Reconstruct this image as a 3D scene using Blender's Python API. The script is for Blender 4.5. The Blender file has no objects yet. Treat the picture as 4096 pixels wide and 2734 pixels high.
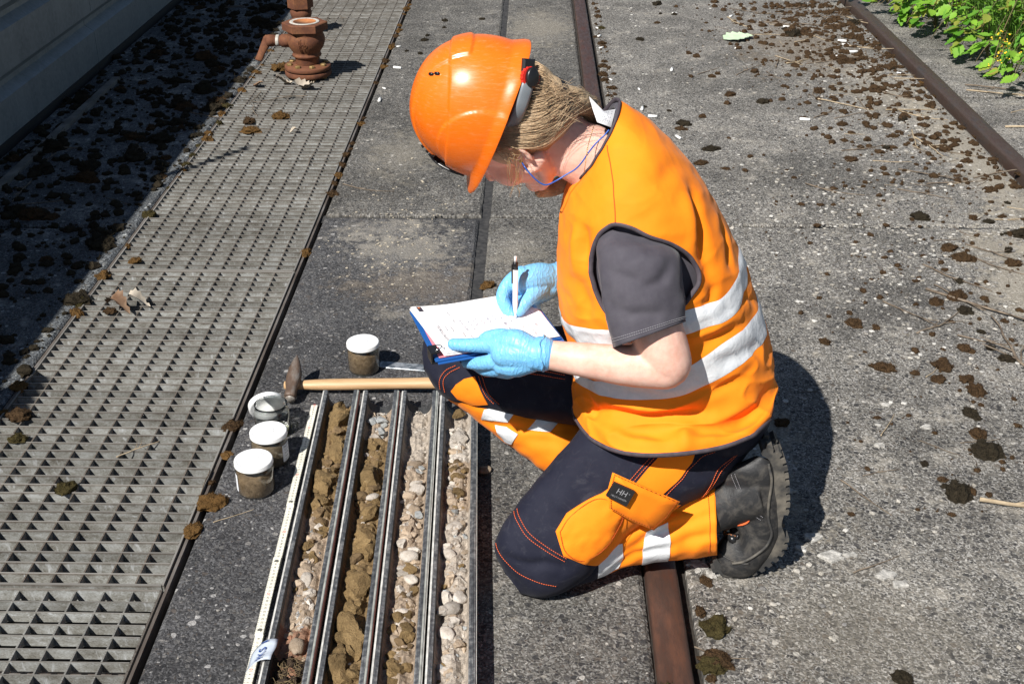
import bpy, bmesh, math, random
import numpy as np
from mathutils import Vector, Matrix, Quaternion, noise as mnoise
from mathutils.geometry import delaunay_2d_cdt
R = math.radians
SC = bpy.context.scene
COL = SC.collection

# ---------------------------------------------------------------- camera, sky, sun, exposure
cam_d = bpy.data.cameras.new("camera"); cam = bpy.data.objects.new("camera", cam_d); COL.objects.link(cam)
cam_d.sensor_width = 36.0; cam_d.lens = 42.91; cam_d.clip_start = 0.05; cam_d.clip_end = 1000
cam.location = (0, 0, 1.52)
_p, _y = R(27.987), R(0.9757)
cam.rotation_euler = (math.pi / 2 - _p, 0, _y)
SC.camera = cam

SUN_EL = R(46.4); SHADOW_AZ = R(55.0)            # shadows run 55 degrees left of +X, away from the camera
_sd = Vector((math.cos(SHADOW_AZ) * math.cos(SUN_EL), math.sin(SHADOW_AZ) * math.cos(SUN_EL), -math.sin(SUN_EL)))
sun_d = bpy.data.lights.new("sun", "SUN"); sun_d.energy = 5.0; sun_d.angle = R(0.53); sun_d.color = (1.0, 0.965, 0.91)
sun = bpy.data.objects.new("sun", sun_d); COL.objects.link(sun)
sun.rotation_euler = _sd.to_track_quat('-Z', 'Y').to_euler(); sun.location = (-4, -6, 8)
W = bpy.data.worlds.new("World"); SC.world = W; W.use_nodes = True
_n = W.node_tree.nodes; _bg = _n["Background"]; _sky = _n.new("ShaderNodeTexSky"); _sky.sky_type = 'NISHITA'
_sky.sun_disc = False; _sky.sun_elevation = SUN_EL
_to_sun = -_sd
_sky.sun_rotation = math.atan2(_to_sun.x, _to_sun.y)
_sky.air_density = 1.0; _sky.dust_density = 0.6; _sky.ozone_density = 1.0
W.node_tree.links.new(_sky.outputs[0], _bg.inputs[0]); _bg.inputs[1].default_value = 0.05
SC.view_settings.view_transform = 'Standard'; SC.view_settings.look = 'None'
SC.view_settings.exposure = 0.50; SC.view_settings.gamma = 1.0
try: SC.view_settings.use_curve_mapping = False
except Exception: pass
SC.render.engine = 'CYCLES'
SC.cycles.max_bounces = 5; SC.cycles.transparent_max_bounces = 12; SC.cycles.use_denoising = True
SC.cycles.caustics_refractive = True; SC.cycles.blur_glossy = 1.0

# ---------------------------------------------------------------- mesh helpers
ORG = {}                                          # world location of every thing, so that its parts can be written in world coordinates
def rng(seed): return np.random.default_rng(seed)
def mesh_data(name, V, F, mat=None, smooth=False):
    me = bpy.data.meshes.new(name); V = np.ascontiguousarray(np.asarray(V, np.float32).reshape(-1, 3)); n = len(F)
    tot = np.fromiter((len(f) for f in F), np.int32, n); idx = np.fromiter((i for f in F for i in f), np.int32, int(tot.sum()))
    me.vertices.add(len(V)); me.vertices.foreach_set("co", V.ravel()); me.loops.add(len(idx)); me.loops.foreach_set("vertex_index", idx)
    me.polygons.add(n); me.polygons.foreach_set("loop_start", np.r_[0, np.cumsum(tot)[:-1]].astype(np.int32)); me.polygons.foreach_set("loop_total", tot)
    if mat is not None: me.materials.append(mat)
    me.polygons.foreach_set("use_smooth", np.full(n, bool(smooth)))
    me.update(calc_edges=True); me.validate()
    return me
def link(name, data, parent=None):
    o = bpy.data.objects.new(name, data); COL.objects.link(o)
    if parent is not None: o.parent = parent
    return o
def root_loc(o):
    while o.parent is not None: o = o.parent
    return np.array(ORG.get(o.name, (0, 0, 0)), float)
def part(name, V, F, mat, parent=None, smooth=True, label=None, kind=None):
    """one mesh part; V in world coordinates of the thing as first built"""
    V = np.asarray(V, float)
    if parent is not None: V = V - root_loc(parent)
    o = link(name, mesh_data(name, V, F, mat, smooth), parent)
    if label: o["label"] = label
    if kind: o["kind"] = kind
    return o
def tag(o, label=None, cat=None, group=None, kind=None):
    if label: o["label"] = label
    if cat: o["category"] = cat
    if group: o["group"] = group
    if kind: o["kind"] = kind
    return o
def thing(name, label, cat, loc=(0, 0, 0), rz=0.0, group=None, local=False):
    o = link(name, None); o.location = loc; o.rotation_euler = (0, 0, rz); o.empty_display_size = 0.05
    ORG[o.name] = (0, 0, 0) if (rz or local) else tuple(loc)
    return tag(o, label, cat, group)
def solo(name, V, F, mat, label, cat, group=None, smooth=True, loc=None):
    """a thing that is a single mesh; origin at the middle of its base"""
    V = np.asarray(V, float)
    if loc is None: loc = np.array([(V[:, 0].min() + V[:, 0].max()) / 2, (V[:, 1].min() + V[:, 1].max()) / 2, V[:, 2].min()])
    o = link(name, mesh_data(name, V - np.asarray(loc), F, mat, smooth)); o.location = tuple(loc); ORG[o.name] = tuple(loc)
    return tag(o, label, cat, group)
def structure(name, V, F, mat, smooth=False, parent=None):
    o = part(name, V, F, mat, parent, smooth)
    if parent is None: o["kind"] = "structure"
    return o
class MB:
    """collects shapes; V, F in the end"""
    def __init__(s): s.V = []; s.F = []; s.n = 0
    def add(s, V, F):
        V = np.asarray(V, float); s.V.append(V); s.F += [tuple(i + s.n for i in f) for f in F]; s.n += len(V); return s
    def box(s, x0, x1, y0, y1, z0, z1, M=None): 
        V, F = box(x0, x1, y0, y1, z0, z1)
        if M is not None: V = xf(V, M)
        return s.add(V, F)
    def get(s): return np.concatenate(s.V), s.F
def xf(V, M):
    M = np.array(M); V = np.asarray(V, float); return V @ M[:3, :3].T + M[:3, 3]
def box(x0, x1, y0, y1, z0, z1):
    V = [(x, y, z) for z in (z0, z1) for y in (y0, y1) for x in (x0, x1)]
    return np.array(V, float), [(0, 2, 3, 1), (4, 5, 7, 6), (0, 1, 5, 4), (2, 6, 7, 3), (0, 4, 6, 2), (1, 3, 7, 5)]
def bbox(x0, x1, y0, y1, z0, z1, b=0.002):
    """box with chamfered top edges"""
    V = [(x0, y0, z0), (x1, y0, z0), (x1, y1, z0), (x0, y1, z0), (x0, y0, z1 - b), (x1, y0, z1 - b), (x1, y1, z1 - b), (x0, y1, z1 - b),
         (x0 + b, y0 + b, z1), (x1 - b, y0 + b, z1), (x1 - b, y1 - b, z1), (x0 + b, y1 - b, z1)]
    F = [(3, 2, 1, 0), (0, 1, 5, 4), (1, 2, 6, 5), (2, 3, 7, 6), (3, 0, 4, 7), (4, 5, 9, 8), (5, 6, 10, 9), (6, 7, 11, 10), (7, 4, 8, 11), (8, 9, 10, 11)]
    return np.array(V, float), F
def frame_of(d):
    d = np.asarray(d, float); d = d / (np.linalg.norm(d) + 1e-12)
    h = np.array([0, 0, 1.0]) if abs(d[2]) < 0.9 else np.array([1.0, 0, 0])
    a = np.cross(d, h); a /= np.linalg.norm(a); b = np.cross(d, a); return a, b
def tube(pts, rad, n=8, caps=True, flat=1.0, ref=None):
    """tube along points; rad a number or list"""
    pts = np.asarray(pts, float); k = len(pts); rad = np.broadcast_to(np.asarray(rad, float), (k,))
    T = np.gradient(pts, axis=0); T /= (np.linalg.norm(T, axis=1, keepdims=True) + 1e-12)
    if n <= 5 and ref is None:                    # thin strands: one fixed reference is enough
        h_ = np.eye(3)[int(np.argmin(np.abs(T).max(axis=0)))]; A_ = np.cross(T, h_); A_ /= (np.linalg.norm(A_, axis=1, keepdims=True) + 1e-9); B_ = np.cross(T, A_); th = np.arange(n) * 2 * math.pi / n
        V = (pts[:, None] + rad[:, None, None] * (A_[:, None] * np.cos(th)[None, :, None] * flat + B_[:, None] * np.sin(th)[None, :, None])).reshape(-1, 3)
        F = [(i * n + j, i * n + (j + 1) % n, (i + 1) * n + (j + 1) % n, (i + 1) * n + j) for i in range(k - 1) for j in range(n)]
        return V, F + ([tuple(range(n))[::-1], tuple((k - 1) * n + j for j in range(n))] if caps else [])
    a, b = frame_of(T[0])
    if ref is not None:
        b = np.cross(T[0], ref); b /= np.linalg.norm(b); a = np.cross(b, T[0])
    V = []; th = np.arange(n) * 2 * math.pi / n
    for i in range(k):
        a = a - T[i] * (a @ T[i]); a /= (np.linalg.norm(a) + 1e-12); b = np.cross(T[i], a)
        V.append(pts[i] + rad[i] * (np.outer(np.cos(th), a) * flat + np.outer(np.sin(th), b)))
    V = np.concatenate(V); F = []
    for i in range(k - 1):
        for j in range(n):
            F.append((i * n + j, i * n + (j + 1) % n, (i + 1) * n + (j + 1) % n, (i + 1) * n + j))
    if caps: F.append(tuple(range(n))[::-1]); F.append(tuple((k - 1) * n + j for j in range(n)))
    return V, F
def spline(pts, m=8):
    """Catmull-Rom through points"""
    P = np.asarray(pts, float); k = len(P)
    if k < 3: 
        t = np.linspace(0, 1, m + 1)[:, None]; return P[0] * (1 - t) + P[-1] * t
    Q = np.concatenate([[2 * P[0] - P[1]], P, [2 * P[-1] - P[-2]]]); t = (np.arange(m) / m)[None, :, None]
    p0, p1, p2, p3 = (Q[i:i + k - 1][:, None] for i in range(4))
    out = 0.5 * (2 * p1 + (p2 - p0) * t + (2 * p0 - 5 * p1 + 4 * p2 - p3) * t * t + (3 * p1 - p0 - 3 * p2 + p3) * t ** 3)
    return np.concatenate([out.reshape(-1, P.shape[1]), P[-1:]])
def lathe(prof, n=32, c=(0, 0, 0), close=False):
    """prof: (radius, z) list, turned about Z"""
    V = []; F = []; k = len(prof); th = np.arange(n) * 2 * math.pi / n
    for r, z in prof: V += [(c[0] + r * math.cos(t), c[1] + r * math.sin(t), c[2] + z) for t in th]
    for i in range(k - 1 + (1 if close else 0)):
        i2 = (i + 1) % k
        for j in range(n): F.append((i * n + j, i * n + (j + 1) % n, i2 * n + (j + 1) % n, i2 * n + j))
    if not close:
        if prof[0][0] > 1e-6: F.append(tuple(range(n))[::-1])
        if prof[-1][0] > 1e-6: F.append(tuple((k - 1) * n + j for j in range(n)))
    return np.array(V), F
def extrude(poly, z0, z1):
    n = len(poly); V = [(x, y, z0) for x, y in poly] + [(x, y, z1) for x, y in poly]
    F = [tuple(range(n))[::-1], tuple(range(n, 2 * n))] + [(i, (i + 1) % n, n + (i + 1) % n, n + i) for i in range(n)]
    return np.array(V, float), F
_ico = {}
def ico(sub):
    if sub not in _ico:
        bm = bmesh.new(); bmesh.ops.create_icosphere(bm, subdivisions=sub, radius=1.0); bm.verts.ensure_lookup_table()
        _ico[sub] = (np.array([v.co[:] for v in bm.verts]), [tuple(v.index for v in f.verts) for f in bm.faces]); bm.free()
    return _ico[sub]
def rock(seed, sub=2, cuts=7, rough=0.10, squash=(1, 0.8, 0.6), facet=0.72):
    """angular stone: sphere cut by random planes, then roughened"""
    g = rng(seed); V, F = ico(sub); V = V.copy()
    for i in range(cuts):
        d = g.normal(size=3); d /= np.linalg.norm(d); k = g.uniform(facet, 0.98); h = V @ d; m = h > k; V[m] -= np.outer(h[m] - k, d)
    o = g.uniform(0, 50, 3)
    V *= (1 + rough * np.array([mnoise.noise(Vector(v * 1.6 + o)) + 0.5 * mnoise.noise(Vector(v * 3.7 + o)) for v in V]))[:, None]
    return V * np.array(squash), F
_txt = {}
def text_mesh(s, size, align='CENTER', thick=0.0):
    """outline of a piece of writing as a flat (or raised) mesh"""
    key = (s, align, thick > 0)
    if key not in _txt:
        c = bpy.data.curves.new("lettering", 'FONT'); c.body = s; c.size = 1.0; c.align_x = align; c.align_y = 'CENTER'; c.extrude = 0.09 if thick else 0.0; c.resolution_u = 2
        o = bpy.data.objects.new("lettering", c); COL.objects.link(o)
        dg = bpy.context.evaluated_depsgraph_get(); me = bpy.data.meshes.new_from_object(o.evaluated_get(dg))
        V = np.array([v.co[:] for v in me.vertices]).reshape(-1, 3); F = [tuple(p.vertices) for p in me.polygons]
        bpy.data.objects.remove(o); bpy.data.curves.remove(c); bpy.data.meshes.remove(me); _txt[key] = (V, F)
    V, F = _txt[key]; return V * size, list(F)
for _s in [str(k) for k in range(1, 101)] + ["RKS 1", "0,2 m", "26 Mai", "Boden", "AES 93", "M", "HH", "HELLY HANSEN", "o"]: text_mesh(_s, 1.0)
for _s in ("SONDIERPROTOKOLL", "Projekt", "Bohrung", "Datum", "Bearbeiter", "Tiefe", "Bodenart", "Farbe", "Feuchte"): text_mesh(_s, 1.0, 'LEFT')
for _s in ("ALENGER", "M"): text_mesh(_s, 1.0, 'CENTER', 0.1)
def basis(o, x, y, z=None):
    x = np.asarray(x, float); x /= np.linalg.norm(x); y = np.asarray(y, float); y = y - x * (x @ y); y /= np.linalg.norm(y); z = np.cross(x, y)
    M = np.eye(4); M[:3, 0] = x; M[:3, 1] = y; M[:3, 2] = z; M[:3, 3] = o; return M

# ---------------------------------------------------------------- materials
class NT:
    def __init__(s, name):
        s.m = bpy.data.materials.new(name); s.m.use_nodes = True; s.t = s.m.node_tree; s.n = s.t.nodes
        s.b = s.n["Principled BSDF"]; s.out = s.n["Material Output"]
    def N(s, typ, **k):
        n = s.n.new("ShaderNode" + typ)
        for a, v in k.items(): setattr(n, a, v)
        return n
    def L(s, a, b): s.t.links.new(a, b)
    def val(s, sock, v):
        if hasattr(v, "bl_idname") or hasattr(v, "is_linked"): s.L(v, sock)
        else: sock.default_value = v
    def coord(s, kind="Object", rnd=False):
        if kind == "World": o = s.N("NewGeometry").outputs["Position"]
        else: o = s.N("TexCoord").outputs[kind]
        if rnd:
            i = s.N("ObjectInfo"); v = s.N("VectorMath", operation='MULTIPLY_ADD')
            c = s.N("CombineXYZ"); s.L(i.outputs["Random"], c.inputs[0]); s.L(i.outputs["Random"], c.inputs[1])
            s.L(c.outputs[0], v.inputs[0]); v.inputs[1].default_value = (37.0, 91.0, 13.0); s.L(o, v.inputs[2]); o = v.outputs[0]
        return o
    def noise(s, co, scale, detail=3, rough=0.55, dist=0.0, flat=False):
        n = s.N("TexNoise", noise_dimensions='2D' if flat else '3D'); s.L(co, n.inputs["Vector"]); n.inputs["Scale"].default_value = scale; n.inputs["Detail"].default_value = detail
        n.inputs["Roughness"].default_value = rough; n.inputs["Distortion"].default_value = dist; return n.outputs["Fac"]
    def scale(s, co, v):
        n = s.N("VectorMath", operation='MULTIPLY'); s.L(co, n.inputs[0]); n.inputs[1].default_value = v; return n.outputs[0]
    def ramp(s, fac, stops, mode='LINEAR'):
        r = s.N("ValToRGB"); s.L(fac, r.inputs[0]); cr = r.color_ramp; cr.interpolation = mode
        while len(cr.elements) < len(stops): cr.elements.new(0.5)
        for e, (p, c) in zip(cr.elements, stops):
            e.position = p; e.color = (c if len(c) == 4 else (*c, 1)) if hasattr(c, "__len__") else (c, c, c, 1)
        return r.outputs[0]
    def mix(s, f, a, b, mode='MIX'):
        n = s.N("Mix", data_type='RGBA', blend_type=mode); s.val(n.inputs[0], f)
        for i, v in ((6, a), (7, b)):
            if hasattr(v, "is_linked"): s.L(v, n.inputs[i])
            else: n.inputs[i].default_value = v if len(v) == 4 else (*v, 1)
        return n.outputs[2]
    def math(s, op, a, b=0.0, c=None):
        n = s.N("Math", operation=op); s.val(n.inputs[0], a); s.val(n.inputs[1], b)
        if c is not None: s.val(n.inputs[2], c)
        return n.outputs[0]
    def bump(s, h, strength=0.3, dist=0.01, normal=None):
        n = s.N("Bump"); n.inputs["Strength"].default_value = strength; n.inputs["Distance"].default_value = dist; s.L(h, n.inputs["Height"])
        if normal is not None: s.L(normal, n.inputs["Normal"])
        s.L(n.outputs[0], s.b.inputs["Normal"]); return n.outputs[0]
    def set(s, **k):
        for a, v in k.items(): s.val(s.b.inputs[a.replace("_", " ")], (*v, 1) if (isinstance(v, tuple) and len(v) == 3) else v)
        return s
def simple(name, c1, c2=None, scale=30, rough=0.6, metal=0.0, bump=0.0, bscale=None, detail=4, co="Object", rnd=True, lo=0.35, hi=0.65, spec=0.5, **k):
    t = NT(name); q = t.coord(co, rnd and co == "Object")
    if c2 is not None: t.set(Base_Color=t.ramp(t.noise(q, scale, detail), [(lo, c1), (hi, c2)]))
    else: t.set(Base_Color=c1)
    t.set(Roughness=rough, Metallic=metal, Specular_IOR_Level=spec, **k)
    if bump: t.bump(t.noise(q, bscale or scale * 3, 4), bump, 0.004)
    return t.m

# ---------------------------------------------------------------- surfaces of the yard
def concrete(name, mortar, tint, light_patch=0.35, dark=1.0, chips=0.5, stains=()):
    """worn exposed-aggregate concrete: pebbles of many greys in a grey mortar"""
    t = NT(name); p = t.coord("World")
    wob = t.N("TexNoise", noise_dimensions='2D'); t.L(p, wob.inputs["Vector"]); wob.inputs["Scale"].default_value = 90; wob.inputs["Detail"].default_value = 0
    sub = t.N("VectorMath", operation='MULTIPLY_ADD'); t.L(wob.outputs["Color"], sub.inputs[0]); sub.inputs[1].default_value = (0.006, 0.006, 0.006); t.L(p, sub.inputs[2])
    q = sub.outputs[0]
    def vor(scale, feat='F1'):
        v = t.N("TexVoronoi", feature=feat, voronoi_dimensions='2D'); t.L(q, v.inputs["Vector"]); v.inputs["Scale"].default_value = scale; return v
    def sep(c):
        s = t.N("SeparateColor"); t.L(c, s.inputs[0]); return s
    big = vor(62); fine = vor(150); tiny = vor(330)
    stones = [(0.0, (0.040, 0.040, 0.042)), (0.28, (0.065, 0.064, 0.065)), (0.5, (0.105, 0.102, 0.098)), (0.70, (0.150, 0.145, 0.137)), (0.84, (0.092, 0.080, 0.070)), (0.92, (0.22, 0.21, 0.195)), (0.975, (0.40, 0.39, 0.37))]
    sb = sep(big.outputs["Color"]); sf = sep(fine.outputs["Color"]); st = sep(tiny.outputs["Color"])
    cb = t.ramp(sb.outputs[0], stones, 'CONSTANT'); cf = t.ramp(sf.outputs[0], stones, 'CONSTANT')
    grain = t.mix(0.6, mortar, t.ramp(st.outputs[1], [(0.0, (0.02, 0.02, 0.02)), (0.5, mortar), (1.0, (min(1, mortar[0] * 3.2),) * 3)]))
    inb = t.math('MULTIPLY', t.math('LESS_THAN', big.outputs["Distance"], 0.34), t.math('LESS_THAN', sb.outputs[1], 0.26))
    inf = t.math('MULTIPLY', t.math('LESS_THAN', fine.outputs["Distance"], 0.40), t.math('LESS_THAN', sf.outputs[1], 0.55))
    col = t.mix(inf, grain, cf); col = t.mix(inb, col, cb)
    # weathering: broad dark and pale areas with shapes of their own
    n1 = t.noise(p, 1.6, 3, 0.6, 0, True); n2 = t.noise(p, 5.5, 5, 0.65, 0, True); n3 = t.noise(p, 30, 3, 0.7, 0, True)
    shade = t.ramp(t.math('ADD', t.math('MULTIPLY', n1, 0.6), t.math('MULTIPLY', n2, 0.4)), [(0.33, 0.62 * dark), (0.52, 1.0 * dark), (0.68, 1.25 * dark)])
    col = t.mix(1.0, col, shade, 'MULTIPLY')
    lime = t.math('MULTIPLY', t.ramp(n2, [(0.52, 0.0), (0.70, 1.0)]), t.ramp(n3, [(0.42, 0.0), (0.62, 1.0)]))
    col = t.mix(t.math('MULTIPLY', lime, light_patch), col, (0.42, 0.395, 0.35))
    spot = vor(21); ss = sep(spot.outputs["Color"])
    dust = t.math('MULTIPLY', t.math('LESS_THAN', spot.outputs["Distance"], t.math('MULTIPLY', ss.outputs[2], 0.15)), t.math('LESS_THAN', ss.outputs[0], chips))
    col = t.mix(t.math('MULTIPLY', dust, 0.75), col, t.mix(ss.outputs[1], (0.30, 0.28, 0.25), (0.50, 0.49, 0.47)))
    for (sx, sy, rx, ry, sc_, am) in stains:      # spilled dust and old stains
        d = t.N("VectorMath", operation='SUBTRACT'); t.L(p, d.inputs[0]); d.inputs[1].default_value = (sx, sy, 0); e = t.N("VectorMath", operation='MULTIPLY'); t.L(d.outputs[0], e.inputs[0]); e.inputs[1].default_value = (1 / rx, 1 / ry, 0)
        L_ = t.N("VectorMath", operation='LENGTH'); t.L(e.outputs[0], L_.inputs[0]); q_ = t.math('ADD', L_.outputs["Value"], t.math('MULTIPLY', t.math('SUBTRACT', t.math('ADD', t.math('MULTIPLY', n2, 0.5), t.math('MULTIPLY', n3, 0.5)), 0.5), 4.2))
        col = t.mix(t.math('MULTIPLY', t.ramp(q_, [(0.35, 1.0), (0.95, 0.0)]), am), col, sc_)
    col = t.mix(1.0, col, tint, 'MULTIPLY')
    t.set(Base_Color=col, Roughness=0.88, Specular_IOR_Level=0.25)
    h = t.math('ADD', t.math('MULTIPLY', fine.outputs["Distance"], -1.2), t.math('MULTIPLY', t.noise(p, 420, 1, 0.5, 0, True), 0.7))
    t.bump(h, 0.55, 0.0035)
    return t.m
DUST, TAN, SOOT = (0.36, 0.33, 0.275), (0.22, 0.175, 0.125), (0.035, 0.034, 0.034)
M_CONC_L = concrete("dark concrete", (0.070, 0.069, 0.070), (0.86, 0.86, 0.88), 0.12, 0.92, 0.10, [(-0.40, 3.45, 0.20, 0.22, DUST, 0.5), (-0.30, 3.22, 0.26, 0.18, TAN, 0.35), (-0.45, 3.62, 0.20, 0.12, DUST, 0.45), (-0.30, 3.02, 0.16, 0.06, DUST, 0.35)])
M_CONC_M = concrete("grey concrete", (0.105, 0.101, 0.094), (1.0, 0.975, 0.93), 0.30, 0.95, 0.14, [(-0.48, 4.35, 0.16, 0.30, DUST, 0.3), (-0.05, 3.45, 0.12, 0.2, DUST, 0.25), (0.05, 6.3, 0.2, 0.5, DUST, 0.35)])
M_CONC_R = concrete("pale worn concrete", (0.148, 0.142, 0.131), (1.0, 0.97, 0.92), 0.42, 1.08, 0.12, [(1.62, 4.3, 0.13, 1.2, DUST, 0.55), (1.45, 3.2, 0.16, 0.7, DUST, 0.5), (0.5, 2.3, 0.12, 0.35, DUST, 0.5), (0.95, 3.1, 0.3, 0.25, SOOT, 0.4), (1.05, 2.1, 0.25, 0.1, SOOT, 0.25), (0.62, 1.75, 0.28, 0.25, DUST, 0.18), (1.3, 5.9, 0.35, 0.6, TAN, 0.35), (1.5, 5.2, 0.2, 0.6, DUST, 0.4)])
M_CONC_S = concrete("mossy concrete", (0.095, 0.100, 0.105), (0.92, 0.97, 1.0), 0.75, 0.9, 0.30)
M_EARTH = simple("dark earth", (0.012, 0.010, 0.008), (0.035, 0.028, 0.022), 40, 0.95, bump=0.6, co="World")
M_TAR = simple("tar joint", (0.016, 0.016, 0.017), (0.05, 0.048, 0.046), 60, 0.85, bump=0.4, co="World")
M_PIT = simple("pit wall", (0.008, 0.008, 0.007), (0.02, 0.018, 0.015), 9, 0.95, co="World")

ground = structure("ground", *(lambda s: ([(-s, -s, -0.42), (s, -s, -0.42), (s, s, -0.42), (-s, s, -0.42)], [(0, 1, 2, 3)]))(300.0), M_EARTH)
def slab(parent, x0, x1, y0, y1, mat, z1=0.0, z0=-0.40, b=0.006, wob=0.004, seed=0):
    """a cast slab whose upper edge is slightly broken"""
    g = rng(seed); nx = max(2, int(min(60, (x1 - x0) / 0.04))); ny = max(2, int(min(120, (y1 - y0) / 0.04)))
    def edge(a, bq, n):
        t = np.linspace(0, 1, n + 1)[:, None]; return np.asarray(a) * (1 - t) + np.asarray(bq) * t
    loop = np.concatenate([edge((x0, y0), (x1, y0), nx)[:-1], edge((x1, y0), (x1, y1), ny)[:-1], edge((x1, y1), (x0, y1), nx)[:-1], edge((x0, y1), (x0, y0), ny)[:-1]])
    c = np.array([(x0 + x1) / 2, (y0 + y1) / 2]); k = len(loop); inn = loop.copy()
    for i in range(k):
        w = b + abs(mnoise.noise(Vector((loop[i, 0] * 14 + seed, loop[i, 1] * 14, 3.1)))) * wob * 3
        if loop[i, 0] <= x0 + 1e-6: inn[i, 0] += w
        if loop[i, 0] >= x1 - 1e-6: inn[i, 0] -= w
        if loop[i, 1] <= y0 + 1e-6: inn[i, 1] += w
        if loop[i, 1] >= y1 - 1e-6: inn[i, 1] -= w
    V = np.concatenate([np.c_[inn, np.full(k, z1)], np.c_[loop, np.full(k, z1 - b)], np.c_[loop, np.full(k, z0)]])
    F = [tuple(range(k))] + [(i, k + i, k + (i + 1) % k, (i + 1) % k) for i in range(k)] + [(k + i, 2 * k + i, 2 * k + (i + 1) % k, k + (i + 1) % k) for i in range(k)]
    return part("slab", V, F, mat, parent, smooth=False)
pavement = structure("pavement", [(-0.60, -0.4, -0.41), (-0.55, -0.4, -0.41), (-0.55, -0.35, -0.41)], [(0, 1, 2)], M_EARTH)
YJ = 3.735
for i, (x0, x1, y0, y1, m) in enumerate([
        (-0.680, -0.172, -0.6, YJ - 0.014, M_CONC_L), (-0.680, -0.165, YJ + 0.014, 8.6, M_CONC_M),
        (-0.137, 0.222, -0.6, YJ - 0.006, M_CONC_M), (-0.134, 0.216, YJ + 0.012, 8.6, M_CONC_M),
        (0.309, 1.716, -0.6, YJ - 0.070, M_CONC_R), (0.309, 1.716, YJ - 0.052, 8.6, M_CONC_R),
        (1.816, 7.0, -0.6, 5.1, M_CONC_R), (1.816, 7.0, 5.13, 8.6, M_CONC_R),
        (-1.97, -1.275, 1.0, 3.62, M_CONC_S), (-1.97, -1.275, 3.64, 8.6, M_CONC_S),
        (-0.680, 7.0, 8.62, 30.0, M_CONC_R), (-9.0, -2.30, -2, 30.0, M_CONC_S), (-2.28, -0.70, 8.64, 30.0, M_CONC_S)]):
    slab(pavement, x0, x1, y0, y1, m, seed=i)
# what fills the joints between the slabs and beside the rails
def filler(x0, x1, y0, y1, z, mat, seed):
    nx = max(1, int((x1 - x0) / 0.02)); ny = max(1, int((y1 - y0) / 0.02)); ny = min(ny, 500); nx = min(nx, 120)
    X, Y = np.meshgrid(np.linspace(x0, x1, nx + 1), np.linspace(y0, y1, ny + 1)); Z = np.array([[z + 0.006 * mnoise.noise(Vector((a * 30, b * 30, seed))) for a, b in zip(r1, r2)] for r1, r2 in zip(X, Y)])
    V = np.c_[X.ravel(), Y.ravel(), Z.ravel()]; w = nx + 1
    F = [(j * w + i, j * w + i + 1, (j + 1) * w + i + 1, (j + 1) * w + i) for j in range(ny) for i in range(nx)]
    part("joint_fill", V, F, mat, pavement, smooth=True)
filler(-0.180, -0.130, -0.3, 8.5, -0.010, M_TAR, 1)
filler(-0.690, 0.215, YJ - 0.03, YJ + 0.03, -0.012, M_TAR, 2)
filler(0.300, 1.72, YJ - 0.09, YJ - 0.03, -0.009, M_TAR, 3)
filler(0.285, 0.315, -0.3, 8.5, -0.020, M_EARTH, 4)
filler(0.210, 0.230, -0.3, 8.5, -0.012, M_EARTH, 5)
filler(1.700, 1.750, 2.5, 8.5, -0.028, M_EARTH, 6)
filler(1.80, 1.82, 2.5, 8.5, -0.010, M_EARTH, 7)
# the pit under the gratings
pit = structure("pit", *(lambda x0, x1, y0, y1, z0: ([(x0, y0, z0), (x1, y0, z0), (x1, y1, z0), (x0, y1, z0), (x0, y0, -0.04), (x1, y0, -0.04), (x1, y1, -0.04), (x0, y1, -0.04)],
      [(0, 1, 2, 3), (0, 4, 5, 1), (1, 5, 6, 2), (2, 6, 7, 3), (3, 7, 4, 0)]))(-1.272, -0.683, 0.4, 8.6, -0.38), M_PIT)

# ---------------------------------------------------------------- rails set in the concrete
def rust_steel(name, c1, c2, c3, rough=0.55):
    t = NT(name); p = t.coord("World"); q = t.scale(p, (1.0, 0.25, 1.0))
    a = t.noise(q, 30, 6, 0.65); b = t.noise(q, 110, 4, 0.7)
    col = t.ramp(a, [(0.30, c1), (0.5, c2), (0.72, c3)]); col = t.mix(t.ramp(b, [(0.5, 0.0), (0.75, 0.55)]), col, (c1[0] * 0.4, c1[1] * 0.4, c1[2] * 0.4))
    t.set(Base_Color=col, Roughness=t.ramp(b, [(0.3, rough - 0.1), (0.7, rough + 0.2)]), Specular_IOR_Level=0.5, Metallic=0.15); t.bump(b, 0.25, 0.002); return t.m
M_RAIL = rust_steel("brown rail steel", (0.085, 0.035, 0.022), (0.060, 0.036, 0.028), (0.115, 0.055, 0.036), 0.42)
M_RAIL2 = rust_steel("dark rail steel", (0.060, 0.036, 0.028), (0.070, 0.048, 0.038), (0.050, 0.044, 0.042), 0.45)
def rail(x0, x1, top, mat, label):
    r = 0.006; pr = [(x0, -0.06), (x0, top - r), (x0 + 0.002, top - r * 0.35), (x0 + r, top)]
    pr += [(x0 + (x1 - x0) * k, top + 0.0015 * math.sin(math.pi * k)) for k in (0.25, 0.5, 0.75)] + [(x1 - r, top), (x1 - 0.002, top - r * 0.35), (x1, top - r), (x1, -0.06)]
    ys = np.arange(-0.5, 8.61, 0.13); V = []; k = len(pr)
    for y in ys: 
        w = 0.0012 * mnoise.noise(Vector((y * 3, x0, 0)))
        V += [(x + w, y, z) for x, z in pr]
    F = [(i * k + j, (i + 1) * k + j, (i + 1) * k + j + 1, i * k + j + 1) for i in range(len(ys) - 1) for j in range(k - 1)] + [tuple(range(k)), tuple((len(ys) - 1) * k + j for j in range(k))[::-1]]
    return solo("rail", V, F, mat, label, "rail", "rails sunk in the concrete", smooth=True)
rail(0.227, 0.289, 0.012, M_RAIL, "rusty brown rail running under the kneeling worker's shin")
rail(1.744, 1.808, 0.016, M_RAIL2, "dark brown rail beside the green brambles")

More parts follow.
